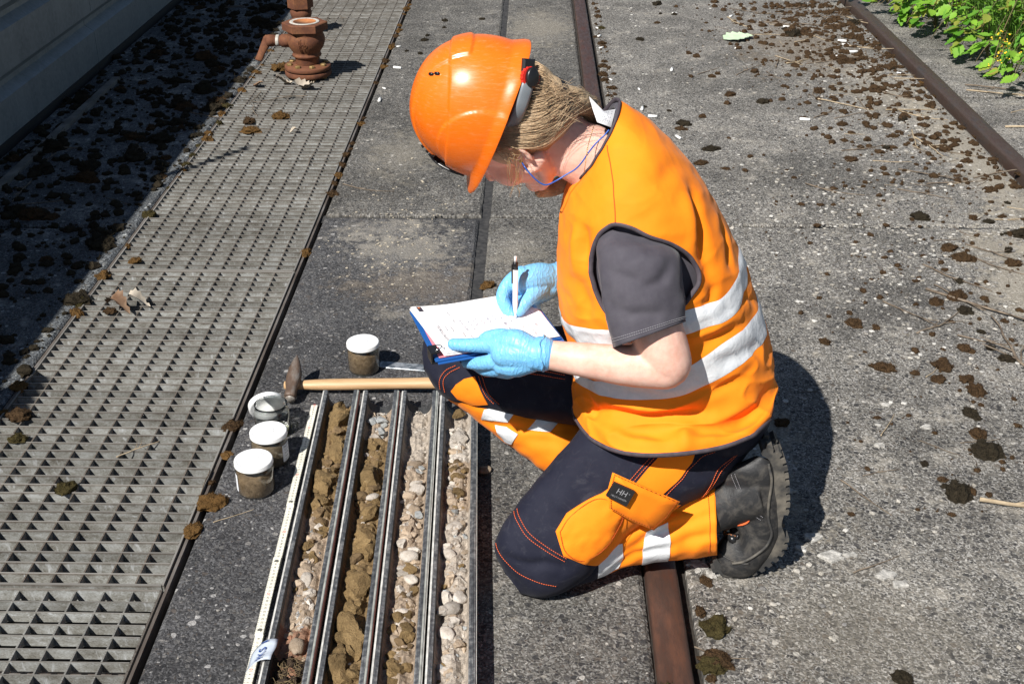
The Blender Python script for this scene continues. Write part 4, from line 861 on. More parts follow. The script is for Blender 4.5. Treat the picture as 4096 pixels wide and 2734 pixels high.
CHAINS = {
 "arm_l": [(0.1817, 1.9300, 0.6612, 0.0400), (0.1923, 1.8750, 0.6334, 0.0440), (0.2079, 1.8350, 0.5834, 0.0460), (0.2277, 1.8200, 0.5333, 0.0430), (0.2333, 1.8180, 0.5108, 0.0395), (0.2106, 1.8180, 0.5072, 0.0370), (0.1662, 1.8200, 0.5090, 0.0355), (0.1069, 1.8250, 0.5142, 0.0310), (0.0550, 1.8350, 0.5167, 0.0270), (0.0162, 1.8400, 0.5196, 0.0245), (-0.0010, 1.8420, 0.5192, 0.0245)],
 "arm_r": [(0.1548, 2.2200, 0.5971, 0.0480), (0.1574, 2.2800, 0.4954, 0.0450), (0.1572, 2.3000, 0.4066, 0.0400), (0.1168, 2.2300, 0.4519, 0.0340), (0.0785, 2.1600, 0.5069, 0.0280), (0.0483, 2.1100, 0.5365, 0.0240), (0.0366, 2.1050, 0.5369, 0.0240)],
 "hand_l_palm": [(0.0042, 1.8420, 0.5175, 0.0260), (-0.0236, 1.8500, 0.5164, 0.0270), (-0.0425, 1.8560, 0.5129, 0.0250)],
 "hand_l_palm2": [(-0.0010, 1.8420, 0.5064, 0.0220), (-0.0273, 1.8500, 0.4931, 0.0220), (-0.0464, 1.8580, 0.4876, 0.0180)],
 "hand_l_palm3": [(-0.0049, 1.8450, 0.5278, 0.0220), (-0.0275, 1.8560, 0.5327, 0.0230), (-0.0503, 1.8660, 0.5263, 0.0190)],
 "hand_l_thumb": [(-0.0199, 1.8520, 0.5341, 0.0210), (-0.0579, 1.8660, 0.5237, 0.0155), (-0.0888, 1.8800, 0.5142, 0.0128), (-0.1153, 1.8900, 0.5086, 0.0118), (-0.1358, 1.8980, 0.5059, 0.0100)],
 "hand_l_index": [(-0.0426, 1.8560, 0.5009, 0.0170), (-0.0696, 1.8680, 0.4871, 0.0135), (-0.0936, 1.8900, 0.4721, 0.0118), (-0.1128, 1.9150, 0.4598, 0.0105)],
 "hand_l_middle": [(-0.0389, 1.8580, 0.4886, 0.0160), (-0.0583, 1.8720, 0.4710, 0.0135), (-0.0810, 1.9000, 0.4551, 0.0118), (-0.0956, 1.9300, 0.4454, 0.0105)],
 "hand_l_ring": [(-0.0274, 1.8560, 0.4837, 0.0150), (-0.0392, 1.8720, 0.4659, 0.0125), (-0.0593, 1.9020, 0.4506, 0.0110), (-0.0760, 1.9320, 0.4408, 0.0098)],
 "hand_l_little": [(-0.0160, 1.8540, 0.4849, 0.0140), (-0.0215, 1.8700, 0.4689, 0.0110), (-0.0373, 1.8960, 0.4559, 0.0095), (-0.0519, 1.9180, 0.4489, 0.0085)],
 "hand_l_fold": [(-0.0276, 1.8620, 0.5406, 0.0100), (-0.0504, 1.8720, 0.5402, 0.0100), (-0.0734, 1.8820, 0.5322, 0.0085), (-0.0828, 1.8860, 0.5275, 0.0060)],
 "cuff_l": [(0.0072, 1.8420, 0.5184, 0.0275), (0.0162, 1.8410, 0.5191, 0.0285), (0.0199, 1.8400, 0.5196, 0.0290)],
 "hand_r_palm": [(0.0399, 2.1050, 0.5388, 0.0240), (0.0183, 2.0900, 0.5474, 0.0265), (-0.0023, 2.0750, 0.5506, 0.0260), (-0.0185, 2.0650, 0.5507, 0.0220)],
 "hand_r_palm2": [(0.0368, 2.1000, 0.5255, 0.0220), (0.0144, 2.0850, 0.5206, 0.0230), (-0.0045, 2.0700, 0.5204, 0.0200)],
 "hand_r_thumb": [(0.0167, 2.0750, 0.5309, 0.0180), (0.0021, 2.0500, 0.5283, 0.0145), (-0.0100, 2.0350, 0.5220, 0.0125), (-0.0212, 2.0250, 0.5097, 0.0105)],
 "hand_r_index": [(-0.0186, 2.0700, 0.5600, 0.0175), (-0.0405, 2.0650, 0.5460, 0.0135), (-0.0525, 2.0550, 0.5236, 0.0122), (-0.0442, 2.0450, 0.5032, 0.0110), (-0.0335, 2.0370, 0.4927, 0.0092)],
 "hand_r_middle": [(-0.0104, 2.0800, 0.5482, 0.0160), (-0.0293, 2.0800, 0.5281, 0.0125), (-0.0340, 2.0700, 0.5055, 0.0112), (-0.0223, 2.0570, 0.4901, 0.0098)],
 "hand_r_ring": [(0.0003, 2.0900, 0.5345, 0.0150), (-0.0103, 2.0900, 0.5070, 0.0120), (-0.0076, 2.0750, 0.4913, 0.0108), (-0.0042, 2.0600, 0.4887, 0.0098)],
 "hand_r_little": [(0.0119, 2.0950, 0.5231, 0.0140), (0.0063, 2.0900, 0.4998, 0.0108), (0.0089, 2.0750, 0.4915, 0.0098), (0.0105, 2.0630, 0.4919, 0.0088)],
 "cuff_r": [(0.0399, 2.1050, 0.5388, 0.0265), (0.0483, 2.1110, 0.5369, 0.0275), (0.0525, 2.1140, 0.5356, 0.0280)],
 "hair_a": [(-0.0232, 2.0400, 0.9004, 0.0750), (0.0030, 2.0350, 0.8998, 0.0560), (0.0215, 2.0300, 0.9060, 0.0440), (0.0377, 2.0300, 0.9136, 0.0280)],
 "hair_b": [(-0.0415, 2.0200, 0.8472, 0.0480), (-0.0063, 2.0150, 0.8490, 0.0320), (0.0309, 2.0200, 0.8662, 0.0280), (0.0605, 2.0300, 0.8886, 0.0200)],
 "hair_c": [(0.0300, 2.0200, 0.9294, 0.0240), (0.0473, 2.0300, 0.9182, 0.0190), (0.0742, 2.0500, 0.9002, 0.0230), (0.0989, 2.0900, 0.8772, 0.0180), (0.1111, 2.1300, 0.8335, 0.0120)],
 "hair_d": [(0.0133, 2.1000, 0.7114, 0.0080), (0.0285, 2.1100, 0.7145, 0.0140), (0.0525, 2.1200, 0.7210, 0.0160), (0.0805, 2.1300, 0.7378, 0.0140)],
}
LINES = {
 "strand0": [(-0.0195, 2.0200, 0.9774), (0.0096, 2.0000, 0.9756), (0.0243, 2.0000, 0.9596), (0.0398, 2.0000, 0.9420)],
 "strand1": [(-0.0277, 1.9850, 0.9430), (0.0098, 1.9750, 0.9498), (0.0294, 1.9850, 0.9455), (0.0456, 1.9950, 0.9346)],
 "strand2": [(-0.0355, 1.9750, 0.9052), (0.0101, 1.9670, 0.9190), (0.0339, 1.9800, 0.9286), (0.0516, 1.9950, 0.9271)],
 "strand3": [(-0.0514, 1.9680, 0.8735), (0.0069, 1.9650, 0.8824), (0.0417, 1.9800, 0.8958), (0.0593, 2.0000, 0.9122)],
 "strand4": [(-0.0685, 1.9720, 0.8469), (-0.0155, 1.9680, 0.8425), (0.0248, 1.9780, 0.8508), (0.0656, 2.0000, 0.8926)],
 "wisp": [(-0.0627, 1.9720, 0.8378), (-0.0404, 1.9620, 0.8360), (-0.0257, 1.9620, 0.8145), (-0.0309, 1.9700, 0.7723)],
 "goggle": [(-0.1774, 2.0600, 0.8010), (-0.1627, 2.0450, 0.7902), (-0.1408, 2.0350, 0.7811), (-0.1177, 2.0300, 0.7750)],
 "dial": [(-0.0039, 1.9680, 0.9641)],
 "strap": [(-0.0384, 1.9750, 0.8713), (-0.0236, 1.9550, 0.9063), (-0.0136, 1.9550, 0.9336), (-0.0067, 1.9620, 0.9571), (-0.0011, 1.9900, 0.9710), (-0.0056, 2.0200, 0.9738)],
 "flap": [(0.1475, 1.8060, 0.2999), (0.1990, 1.8060, 0.2734), (0.2735, 1.8220, 0.2270), (0.2533, 1.8200, 0.1914), (0.2292, 1.8180, 0.1651), (0.1827, 1.8030, 0.1991), (0.1435, 1.7970, 0.2289), (0.1406, 1.8000, 0.2694)],
 "badge": [(0.1506, 1.7970, 0.2866), (0.1881, 1.8000, 0.2653), (0.1736, 1.7960, 0.2358), (0.1367, 1.7930, 0.2602)],
 "backflap": [(0.3013, 1.8400, 0.2194), (0.3404, 1.8700, 0.2569), (0.3842, 1.9100, 0.2789), (0.3935, 1.9100, 0.2645), (0.3423, 1.8700, 0.2328), (0.3090, 1.8400, 0.2000), (0.2991, 1.8380, 0.2014)],
 "front_edge": [(0.0822, 2.1300, 0.7311), (0.0688, 2.1500, 0.7081), (0.0615, 2.1600, 0.6729), (0.0614, 2.1600, 0.6410), (0.0714, 2.1500, 0.6611), (0.0802, 2.1400, 0.6930), (0.0886, 2.1200, 0.7204)],
 "band": [(0.0403, 2.0200, 0.9294)],
 "sole_out": [(0.4287, 1.8860, 0.2941), (0.4498, 1.8860, 0.2905), (0.4635, 1.8860, 0.2735), (0.4723, 1.8860, 0.2428), (0.4788, 1.8860, 0.2038), (0.4824, 1.8860, 0.1691), (0.4796, 1.8860, 0.1490), (0.4784, 1.8860, 0.1287), (0.4863, 1.8860, 0.1084), (0.4884, 1.8860, 0.0879), (0.4826, 1.8860, 0.0639), (0.4680, 1.8860, 0.0428), (0.4449, 1.8860, 0.0214), (0.4168, 1.8860, 0.0072), (0.3875, 1.8860, 0.0036), (0.3663, 1.8860, 0.0161), (0.3562, 1.8860, 0.0371)],
 "sole_in": [(0.4263, 1.8860, 0.2864), (0.4382, 1.8860, 0.2789), (0.4479, 1.8860, 0.2618), (0.4535, 1.8860, 0.2377), (0.4548, 1.8860, 0.2084), (0.4529, 1.8860, 0.1787), (0.4537, 1.8860, 0.1537), (0.4590, 1.8860, 0.1336), (0.4660, 1.8860, 0.1133), (0.4676, 1.8860, 0.0969), (0.4612, 1.8860, 0.0782), (0.4495, 1.8860, 0.0614), (0.4302, 1.8860, 0.0444), (0.4078, 1.8860, 0.0325), (0.3870, 1.8860, 0.0301), (0.3713, 1.8860, 0.0373), (0.3629, 1.8860, 0.0477)],
 "cord": [(-0.0170, 1.9850, 0.8125), (-0.0110, 1.9750, 0.8060), (0.0018, 1.9720, 0.7915), (0.0153, 1.9750, 0.7786), (0.0266, 1.9780, 0.7744), (0.0416, 1.9850, 0.7790), (0.0601, 1.9880, 0.7899), (0.0749, 1.9880, 0.7994), (0.0856, 1.9850, 0.8131), (0.0963, 1.9850, 0.8303), (0.1090, 1.9850, 0.8474), (0.1214, 1.9900, 0.8581), (0.1302, 1.9950, 0.8672)],
 "chain": [(0.1050, 2.0100, 0.8683), (0.1005, 2.0000, 0.8562), (0.0960, 1.9900, 0.8441), (0.0932, 1.9820, 0.8298), (0.0914, 1.9800, 0.8126), (0.0898, 1.9850, 0.7951)],
 "tag": [(0.0975, 2.0400, 0.9110), (0.1036, 2.0300, 0.8926), (0.1112, 2.0200, 0.8728), (0.1354, 2.0200, 0.8637), (0.1430, 2.0400, 0.8897), (0.1232, 2.0450, 0.8842)],
}

# places on the garments: (along, around)
UV = {
 "vest": {
  "armhole": [(0.323, 0.349), (0.293, 0.341), (0.255, 0.317), (0.242, 0.291), (0.244, 0.270), (0.269, 0.241), (0.305, 0.216), (0.345, 0.183), (0.385, 0.163), (0.423, 0.157), (0.447, 0.163), (0.463, 0.177), (0.485, 0.203), (0.495, 0.239), (0.493, 0.281), (0.475, 0.317), (0.431, 0.337), (0.371, 0.347)],
  "tape_up_top": [(0.549, 0.449), (0.529, 0.416), (0.515, 0.363), (0.509, 0.314), (0.505, 0.263), (0.489, 0.207), (0.507, 0.173), (0.519, 0.140), (0.511, 0.097), (0.501, 0.057), (0.495, 0.037)],
  "tape_up_bot": [(0.587, 0.437), (0.585, 0.409), (0.573, 0.364), (0.565, 0.323), (0.557, 0.266), (0.521, 0.216), (0.545, 0.176), (0.557, 0.139), (0.551, 0.099), (0.541, 0.060), (0.539, 0.034)],
  "tape_lo_top": [(0.778, 0.489), (0.717, 0.420), (0.679, 0.356), (0.661, 0.283), (0.643, 0.240), (0.623, 0.209), (0.607, 0.167), (0.607, 0.119), (0.639, 0.033)],
  "tape_lo_bot": [(0.900, 0.500), (0.747, 0.414), (0.725, 0.360), (0.713, 0.301), (0.709, 0.249), (0.685, 0.206), (0.671, 0.157), (0.667, 0.110), (0.687, 0.044)],
  "seam": [(0.028, 0.201), (0.130, 0.231), (0.178, 0.250), (0.240, 0.271)],
  "f1": [(0.295, 0.071), (0.331, 0.094), (0.391, 0.123), (0.475, 0.146)],
  "f1r": [(0.285, 0.097), (0.327, 0.124), (0.377, 0.141)],
  "f2": [(0.413, 0.030), (0.445, 0.059), (0.481, 0.087)],
  "f3": [(0.216, 0.350), (0.273, 0.364), (0.323, 0.366)],
  "f3r": [(0.208, 0.381), (0.289, 0.387), (0.379, 0.387)],
  "f4": [(0.874, 0.413), (0.770, 0.361), (0.766, 0.306), (0.760, 0.253), (0.762, 0.213)],
  "f4r": [(0.794, 0.409), (0.739, 0.344), (0.737, 0.290), (0.737, 0.239)],
  "f5": [(0.778, 0.241), (0.864, 0.249), (0.984, 0.247)],
  "f6": [(0.866, 0.237), (0.842, 0.197), (0.810, 0.144), (0.788, 0.096)],
  "f6r": [(0.804, 0.229), (0.792, 0.189), (0.774, 0.131)],
  "f7": [(0.709, 0.223), (0.703, 0.179), (0.697, 0.124)],
  "f8": [(0.589, 0.199), (0.587, 0.163), (0.593, 0.113)],
  "f8r": [(0.573, 0.199), (0.573, 0.159), (0.575, 0.117)],
  "f9": [(0.479, 0.134), (0.507, 0.156), (0.505, 0.173)],
  "f10": [(0.226, 0.154), (0.228, 0.099), (0.255, 0.050)],
  "f11": [(0.377, 0.380), (0.437, 0.369), (0.495, 0.370)],
  "f12": [(0.852, 0.347), (0.836, 0.307), (0.906, 0.270)],
  "f13": [(0.918, 0.204), (0.872, 0.171), (0.816, 0.131)],
  "f14": [(0.768, 0.414), (0.790, 0.397), (0.892, 0.407)],
  "f15": [(0.563, 0.097), (0.563, 0.071), (0.595, 0.043)],
  "f16": [(0.645, 0.176), (0.649, 0.143), (0.663, 0.084)],
 },
 "thigh_l": {
  "pocket": [(0.417, 0.264), (0.485, 0.273), (0.599, 0.240), (0.649, 0.239), (0.607, 0.163), (0.499, 0.107), (0.379, 0.123), (0.357, 0.197)],
  "pocket_top": [(0.583, 0.254), (0.607, 0.163)],
  "pocket_in": [(0.427, 0.254), (0.487, 0.259), (0.583, 0.233), (0.591, 0.159), (0.493, 0.120), (0.391, 0.144), (0.377, 0.200)],
  "flap": [(0.675, 0.270), (0.703, 0.199), (0.741, 0.084), (0.685, 0.016), (0.633, 0.016), (0.583, 0.120), (0.575, 0.190), (0.623, 0.239)],
  "flap_in": [(0.667, 0.259), (0.695, 0.191), (0.729, 0.093), (0.635, 0.016), (0.599, 0.129), (0.585, 0.190), (0.631, 0.234)],
  "badge": [(0.657, 0.243), (0.675, 0.194), (0.617, 0.169), (0.605, 0.226)],
  "stripe": [(0.677, 0.207), (0.752, 0.223), (0.838, 0.236), (0.874, 0.186), (0.842, 0.173), (0.774, 0.156), (0.719, 0.147)],
  "seam_a": [(0.677, 0.224), (0.754, 0.237), (0.828, 0.247)],
  "seam_a2": [(0.679, 0.216), (0.754, 0.229), (0.832, 0.241)],
  "seam_b": [(0.717, 0.137), (0.786, 0.154), (0.858, 0.167), (0.928, 0.141)],
  "seam_c": [(0.770, 0.021), (0.858, 0.109), (0.938, 0.099)],
  "seam_c2": [(0.774, 0.017), (0.862, 0.099), (0.948, 0.093)],
  "kneeA": [(0.401, 0.423), (0.377, 0.379), (0.351, 0.323), (0.347, 0.253), (0.353, 0.181)],
  "kneeA2": [(0.387, 0.429), (0.361, 0.381), (0.333, 0.321), (0.331, 0.251), (0.339, 0.176)],
  "kneeB": [(0.204, 0.437), (0.150, 0.366), (0.132, 0.277), (0.170, 0.199), (0.226, 0.130)],
  "under": [(0.607, 0.163), (0.737, 0.071), (0.703, 0.030), (0.613, 0.016), (0.499, 0.016), (0.413, 0.014), (0.377, 0.120), (0.499, 0.107)],
  "c1": [(0.204, 0.254), (0.283, 0.223), (0.323, 0.160)],
  "c2": [(0.465, 0.360), (0.469, 0.260)],
  "c3": [(0.653, 0.371), (0.691, 0.261)],
  "c4": [(0.176, 0.357), (0.208, 0.277), (0.269, 0.233)],
  "c5": [(0.814, 0.181), (0.830, 0.109)],
  "c6": [(0.872, 0.179), (0.880, 0.133)],
  "c7": [(0.772, 0.326), (0.776, 0.276)],
 },
 "shin_l": {
  "tapeA": [(0.485, 0.211), (0.583, 0.209), (0.585, 0.111), (0.557, 0.059), (0.455, 0.011), (0.469, 0.156)],
  "tapeB": [(0.687, 0.239), (0.778, 0.267), (0.788, 0.177), (0.772, 0.013), (0.659, 0.011), (0.671, 0.164)],
  "navy": [(0.220, 0.137), (0.325, 0.171), (0.415, 0.156), (0.471, 0.166), (0.455, 0.011), (0.355, 0.011), (0.246, 0.010)],
  "hemline": [(0.960, 0.419), (0.968, 0.326), (0.970, 0.230), (0.968, 0.153), (0.962, 0.069)],
  "c1": [(0.583, 0.154), (0.681, 0.204), (0.834, 0.249), (0.976, 0.267)],
  "c2": [(0.607, 0.223), (0.721, 0.259), (0.914, 0.257)],
  "c3": [(0.503, 0.057), (0.641, 0.136), (0.792, 0.154)],
  "c4": [(0.832, 0.170), (0.912, 0.180), (0.982, 0.181)],
  "c5": [(0.723, 0.330), (0.836, 0.309), (0.958, 0.327)],
 },
 "thigh_r": {
  "orange": [(0.236, 0.141), (0.271, 0.177), (0.327, 0.213), (0.385, 0.231), (0.397, 0.176), (0.417, 0.117), (0.327, 0.081), (0.263, 0.101)],
  "knee1": [(0.301, 0.267), (0.234, 0.237), (0.182, 0.184), (0.168, 0.117)],
  "knee2": [(0.321, 0.261), (0.253, 0.229), (0.206, 0.186), (0.196, 0.116)],
  "seam1": [(0.433, 0.250), (0.581, 0.273), (0.715, 0.253)],
  "seam2": [(0.429, 0.234), (0.577, 0.257), (0.711, 0.240)],
  "seam3": [(0.403, 0.234), (0.413, 0.169), (0.447, 0.126)],
  "seam4": [(0.419, 0.240), (0.429, 0.176), (0.467, 0.130)],
  "c1": [(0.533, 0.177), (0.609, 0.206), (0.685, 0.181)],
  "c2": [(0.611, 0.143), (0.659, 0.187), (0.719, 0.213)],
  "c3": [(0.186, 0.276), (0.275, 0.221), (0.295, 0.144)],
 },
 "shin_r": {
  "tapeA": [(0.387, 0.189), (0.449, 0.267), (0.515, 0.330), (0.523, 0.259), (0.525, 0.196), (0.463, 0.160), (0.405, 0.093)],
  "tapeB": [(0.619, 0.437), (0.711, 0.493), (0.707, 0.359), (0.703, 0.281), (0.621, 0.224), (0.623, 0.309)],
  "tapeC": [(0.481, 0.121), (0.533, 0.159), (0.599, 0.169), (0.605, 0.074), (0.571, 0.053)],
  "c1": [(0.421, 0.086), (0.567, 0.191), (0.693, 0.290), (0.772, 0.359)],
  "c2": [(0.623, 0.176), (0.693, 0.213), (0.780, 0.259)],
 },
 "boot_foot": {
  "welt": [(0.964, 0.183), (0.846, 0.151), (0.723, 0.161), (0.621, 0.163), (0.541, 0.137), (0.433, 0.146), (0.315, 0.186), (0.202, 0.204)],
  "seam1": [(0.824, 0.369), (0.747, 0.324), (0.673, 0.291), (0.617, 0.251), (0.599, 0.200)],
  "seam2": [(0.836, 0.354), (0.764, 0.310), (0.691, 0.276), (0.641, 0.237), (0.623, 0.190)],
  "cap": [(0.110, 0.349), (0.164, 0.260), (0.232, 0.206), (0.317, 0.163)],
  "pipe": [(0.251, 0.486), (0.491, 0.291), (0.579, 0.251)],
  "eye": [(0.451, 0.424), (0.393, 0.370), (0.277, 0.343)],
  "tongue": [(0.543, 0.413), (0.417, 0.510), (0.214, 0.486), (0.236, 0.323)],
  "crease": [(0.248, 0.303), (0.387, 0.224), (0.465, 0.176)],
  "crease2": [(0.321, 0.314), (0.473, 0.220), (0.519, 0.180)],
 },
 "sleeve_l": {
  "hem": [(0.954, 0.440), (0.968, 0.321), (0.976, 0.229), (0.916, 0.049)],
  "c1": [(0.429, 0.371), (0.499, 0.283), (0.727, 0.137)],
  "c2": [(0.307, 0.117), (0.499, 0.164), (0.579, 0.239)],
  "c3": [(0.655, 0.420), (0.780, 0.307), (0.822, 0.183)],
  "c4": [(0.359, 0.406), (0.625, 0.433), (0.880, 0.434)],
 },
}

# ---------------------------------------------------------------- smooth garment surfaces: rings joined along a body part
def cr(P, x):
    """Catmull-Rom through rows of P at positions x in 0..1"""
    P = np.asarray(P, float); k = len(P); Q = np.concatenate([[2 * P[0] - P[1]], P, [2 * P[-1] - P[-2]]])
    f = np.clip(x, 0, 1) * (k - 1); i = np.minimum(f.astype(int), k - 2); t = (f - i)[..., None]
    p0, p1, p2, p3 = Q[i], Q[i + 1], Q[i + 2], Q[i + 3]
    return 0.5 * (2 * p1 + (p2 - p0) * t + (2 * p0 - 5 * p1 + 4 * p2 - p3) * t * t + (3 * p1 - p0 - 3 * p2 + p3) * t ** 3)
_perm = np.random.default_rng(7).permutation(512)
_grad = np.random.default_rng(8).normal(size=(512, 3)); _grad /= np.linalg.norm(_grad, axis=1, keepdims=True)
def pnoise(P):
    """gradient noise at rows of P"""
    P = np.asarray(P, float); i = np.floor(P).astype(int); f = P - i; u = f * f * f * (f * (f * 6 - 15) + 10); out = 0
    for dx in (0, 1):
        for dy in (0, 1):
            for dz in (0, 1):
                h = _perm[(_perm[(_perm[(i[..., 0] + dx) & 511] + i[..., 1] + dy) & 511] + i[..., 2] + dz) & 511]
                d = f - np.array([dx, dy, dz]); w = (u[..., 0] if dx else 1 - u[..., 0]) * (u[..., 1] if dy else 1 - u[..., 1]) * (u[..., 2] if dz else 1 - u[..., 2])
                out = out + w * np.sum(_grad[h] * d, axis=-1)
    return out
def seg_dist(P, L):
    """distance of rows of P to polyline L, and the place along it 0..1"""
    best = np.full(P.shape[:-1], 1e9); al = np.zeros(P.shape[:-1]); n = len(L) - 1
    for i in range(n):
        a, b = L[i], L[i + 1]; ab = b - a; t = np.clip(((P - a) @ ab) / (ab @ ab + 1e-12), 0, 1); d = np.linalg.norm(P - (a + t[..., None] * ab), axis=-1)
        m = d < best; best = np.where(m, d, best); al = np.where(m, (i + t) / n, al)
    return best, al
class Loft:
    def __init__(s, key, folds=(), ripple=0.0, rscale=(20, 20, 20), extra=None):
        s.R = np.array(RINGS[key]); s.key = key; s.folds = [(amp, wid, s.base(*np.array(st).T)) for amp, wid, st in folds]; s.ripple = ripple; s.rscale = np.array(rscale); s.extra = extra
    def base(s, S, T):
        S = np.asarray(S, float); T = np.asarray(T, float); R_ = cr(s.R, S); th = 2 * math.pi * T; e = R_[..., 9]
        c = np.cos(th); q = np.sin(th); r = (np.abs(c) ** e + np.abs(q) ** e) ** (-1 / e)
        return R_[..., 0:3] + R_[..., 3:6] * (c * r)[..., None] + R_[..., 6:9] * (q * r)[..., None]
    def nrm(s, S, T, f=None):
        f = f or s.base; h = 0.004; ds = f(np.clip(S + h, 0, 1), T) - f(np.clip(S - h, 0, 1), T); dt = f(S, T + h) - f(S, T - h)
        n = np.cross(dt, ds); n /= (np.linalg.norm(n, axis=-1, keepdims=True) + 1e-12)
        c = cr(s.R, np.asarray(S, float))[..., 0:3]; sg = np.sign(np.sum(n * (f(S, T) - c), axis=-1, keepdims=True)); sg[sg == 0] = 1
        return n * sg
    def at(s, S, T, off=0.0):
        S = np.asarray(S, float); T = np.asarray(T, float); P = s.base(S, T); N = s.nrm(S, T); d = np.zeros(P.shape[:-1]) + off
        for amp, wid, L in s.folds:
            q, al = seg_dist(P, L); d = d + amp * np.exp(-(q / wid) ** 2) * np.sin(np.pi * np.clip(al * 0.9 + 0.05, 0, 1)) ** 0.7
        if s.ripple:
            n1 = pnoise(P * s.rscale + 3.1); d = d + s.ripple * ((0.5 - np.abs(n1)) * 1.2 + 0.5 * pnoise(P * s.rscale * 2.3))
        if s.extra is not None: P = P + s.extra(P, S, T)
        return P + N * d[..., None]
    def grid(s, ns, nt, off=0.0, s0=0.0, s1=1.0):
        S, T = np.meshgrid(np.linspace(s0, s1, ns), np.arange(nt) / nt, indexing='ij'); return s.at(S, T, off), S, T

# ---------------------------------------------------------------- the kneeling worker
def fabric(name, c1, c2, scale=14, rough=0.8, weave=900, bump=0.12, sheen=0.0, dust=None):
    t = NT(name); p = t.coord("World"); n = t.noise(p, scale, 4, 0.6); f = t.noise(p, weave, 2, 0.6)
    col = t.ramp(n, [(0.3, c1), (0.7, c2)])
    if dust: col = t.mix(t.ramp(t.noise(p, 33, 6, 0.75, 1.2), [(0.52, 0.0), (0.78, 0.5)]), col, dust)
    t.set(Base_Color=col, Roughness=rough, Specular_IOR_Level=0.2)
    if sheen: t.set(Sheen_Weight=sheen, Sheen_Roughness=0.4)
    t.bump(t.math('ADD', t.math('MULTIPLY', f, 0.35), t.noise(p, 70, 3)), bump, 0.0035); return t.m
M_ORANGE = fabric("fluorescent orange fabric", (0.93, 0.222, 0.007), (0.98, 0.265, 0.011), 9, 0.75, sheen=0.05)
M_NAVY = fabric("dark navy work fabric", (0.009, 0.010, 0.021), (0.016, 0.017, 0.030), 22, 0.8, dust=(0.060, 0.060, 0.072), sheen=0.03)
M_SHIRT = fabric("washed dark grey jersey", (0.058, 0.053, 0.066), (0.084, 0.078, 0.092), 26, 0.9, sheen=0.10, bump=0.2)
M_BIND = fabric("grey binding tape", (0.055, 0.045, 0.055), (0.09, 0.075, 0.085), 80, 0.7)
M_THREAD = simple("orange thread", (0.75, 0.13, 0.03), rough=0.7)
M_OTHREAD = simple("dull orange thread", (0.50, 0.075, 0.004), rough=0.8)
M_NTHREAD = simple("pale thread", (0.30, 0.29, 0.31), rough=0.7)
def tape_mat():
    t = NT("silver reflective tape"); p = t.coord("World"); n = t.noise(p, 46, 5, 0.65, 0.8); v = t.N("TexVoronoi"); t.L(p, v.inputs["Vector"]); v.inputs["Scale"].default_value = 28
    t.set(Base_Color=t.ramp(n, [(0.3, (0.66, 0.68, 0.70)), (0.7, (0.80, 0.81, 0.82))]), Roughness=0.42, Metallic=0.10, Specular_IOR_Level=0.6); t.bump(t.math('ADD', n, t.math('MULTIPLY', v.outputs["Distance"], 0.9)), 0.35, 0.006); return t.m
M_REFLECT = tape_mat()
def skin_mat():
    t = NT("fair skin"); p = t.coord("World"); n = t.noise(p, 34, 6, 0.7); v = t.N("TexVoronoi"); t.L(p, v.inputs["Vector"]); v.inputs["Scale"].default_value = 34
    s = t.N("SeparateColor"); t.L(v.outputs["Color"], s.inputs[0])
    col = t.ramp(n, [(0.32, (0.68, 0.37, 0.28)), (0.55, (0.78, 0.48, 0.38)), (0.72, (0.84, 0.56, 0.46))])
    mole = t.math('MULTIPLY', t.math('LESS_THAN', v.outputs["Distance"], 0.055), t.math('LESS_THAN', s.outputs[0], 0.30)); col = t.mix(t.math('MULTIPLY', mole, 0.6), col, (0.24, 0.09, 0.05))
    t.set(Base_Color=col, Roughness=0.5, Specular_IOR_Level=0.35, Subsurface_Weight=0.22, Subsurface_Scale=0.008); t.b.inputs["Subsurface Radius"].default_value = (1.0, 0.35, 0.2)
    t.bump(t.noise(p, 420, 3), 0.06, 0.002); return t.m
M_SKIN = skin_mat()
def glove_mat():
    t = NT("blue nitrile"); p = t.coord("World"); w = t.N("TexWave"); t.L(p, w.inputs["Vector"]); w.inputs["Scale"].default_value = 42; w.inputs["Distortion"].default_value = 14; w.inputs["Detail"].default_value = 3
    n = t.noise(p, 60, 4, 0.65, 1.0)
    t.set(Base_Color=t.ramp(n, [(0.3, (0.145, 0.43, 0.74)), (0.7, (0.20, 0.50, 0.80))]), Roughness=0.42, Specular_IOR_Level=0.45, Subsurface_Weight=0.06, Subsurface_Scale=0.004)
    t.bump(t.math('ADD', t.math('MULTIPLY', t.math('POWER', w.outputs["Fac"], 4.0), 0.6), t.math('MULTIPLY', n, 0.6)), 0.34, 0.004); return t.m
M_GLOVE = glove_mat()
M_HAIR = NT("dark blond hair")
def _hair():
    t = M_HAIR; p = t.coord("World"); i = t.N("TexNoise"); t.L(t.scale(p, (60, 60, 160)), i.inputs["Vector"]); i.inputs["Scale"].default_value = 3.0; i.inputs["Detail"].default_value = 5
    a = t.N("Attribute"); a.attribute_name = "Col"
    t.set(Base_Color=t.mix(1.0, a.outputs["Color"], t.ramp(i.outputs["Fac"], [(0.3, 0.65), (0.7, 1.3)]), 'MULTIPLY'), Roughness=0.42, Specular_IOR_Level=0.5); return t.m
M_HAIR = _hair()
M_HELMET = NT("glossy orange shell")
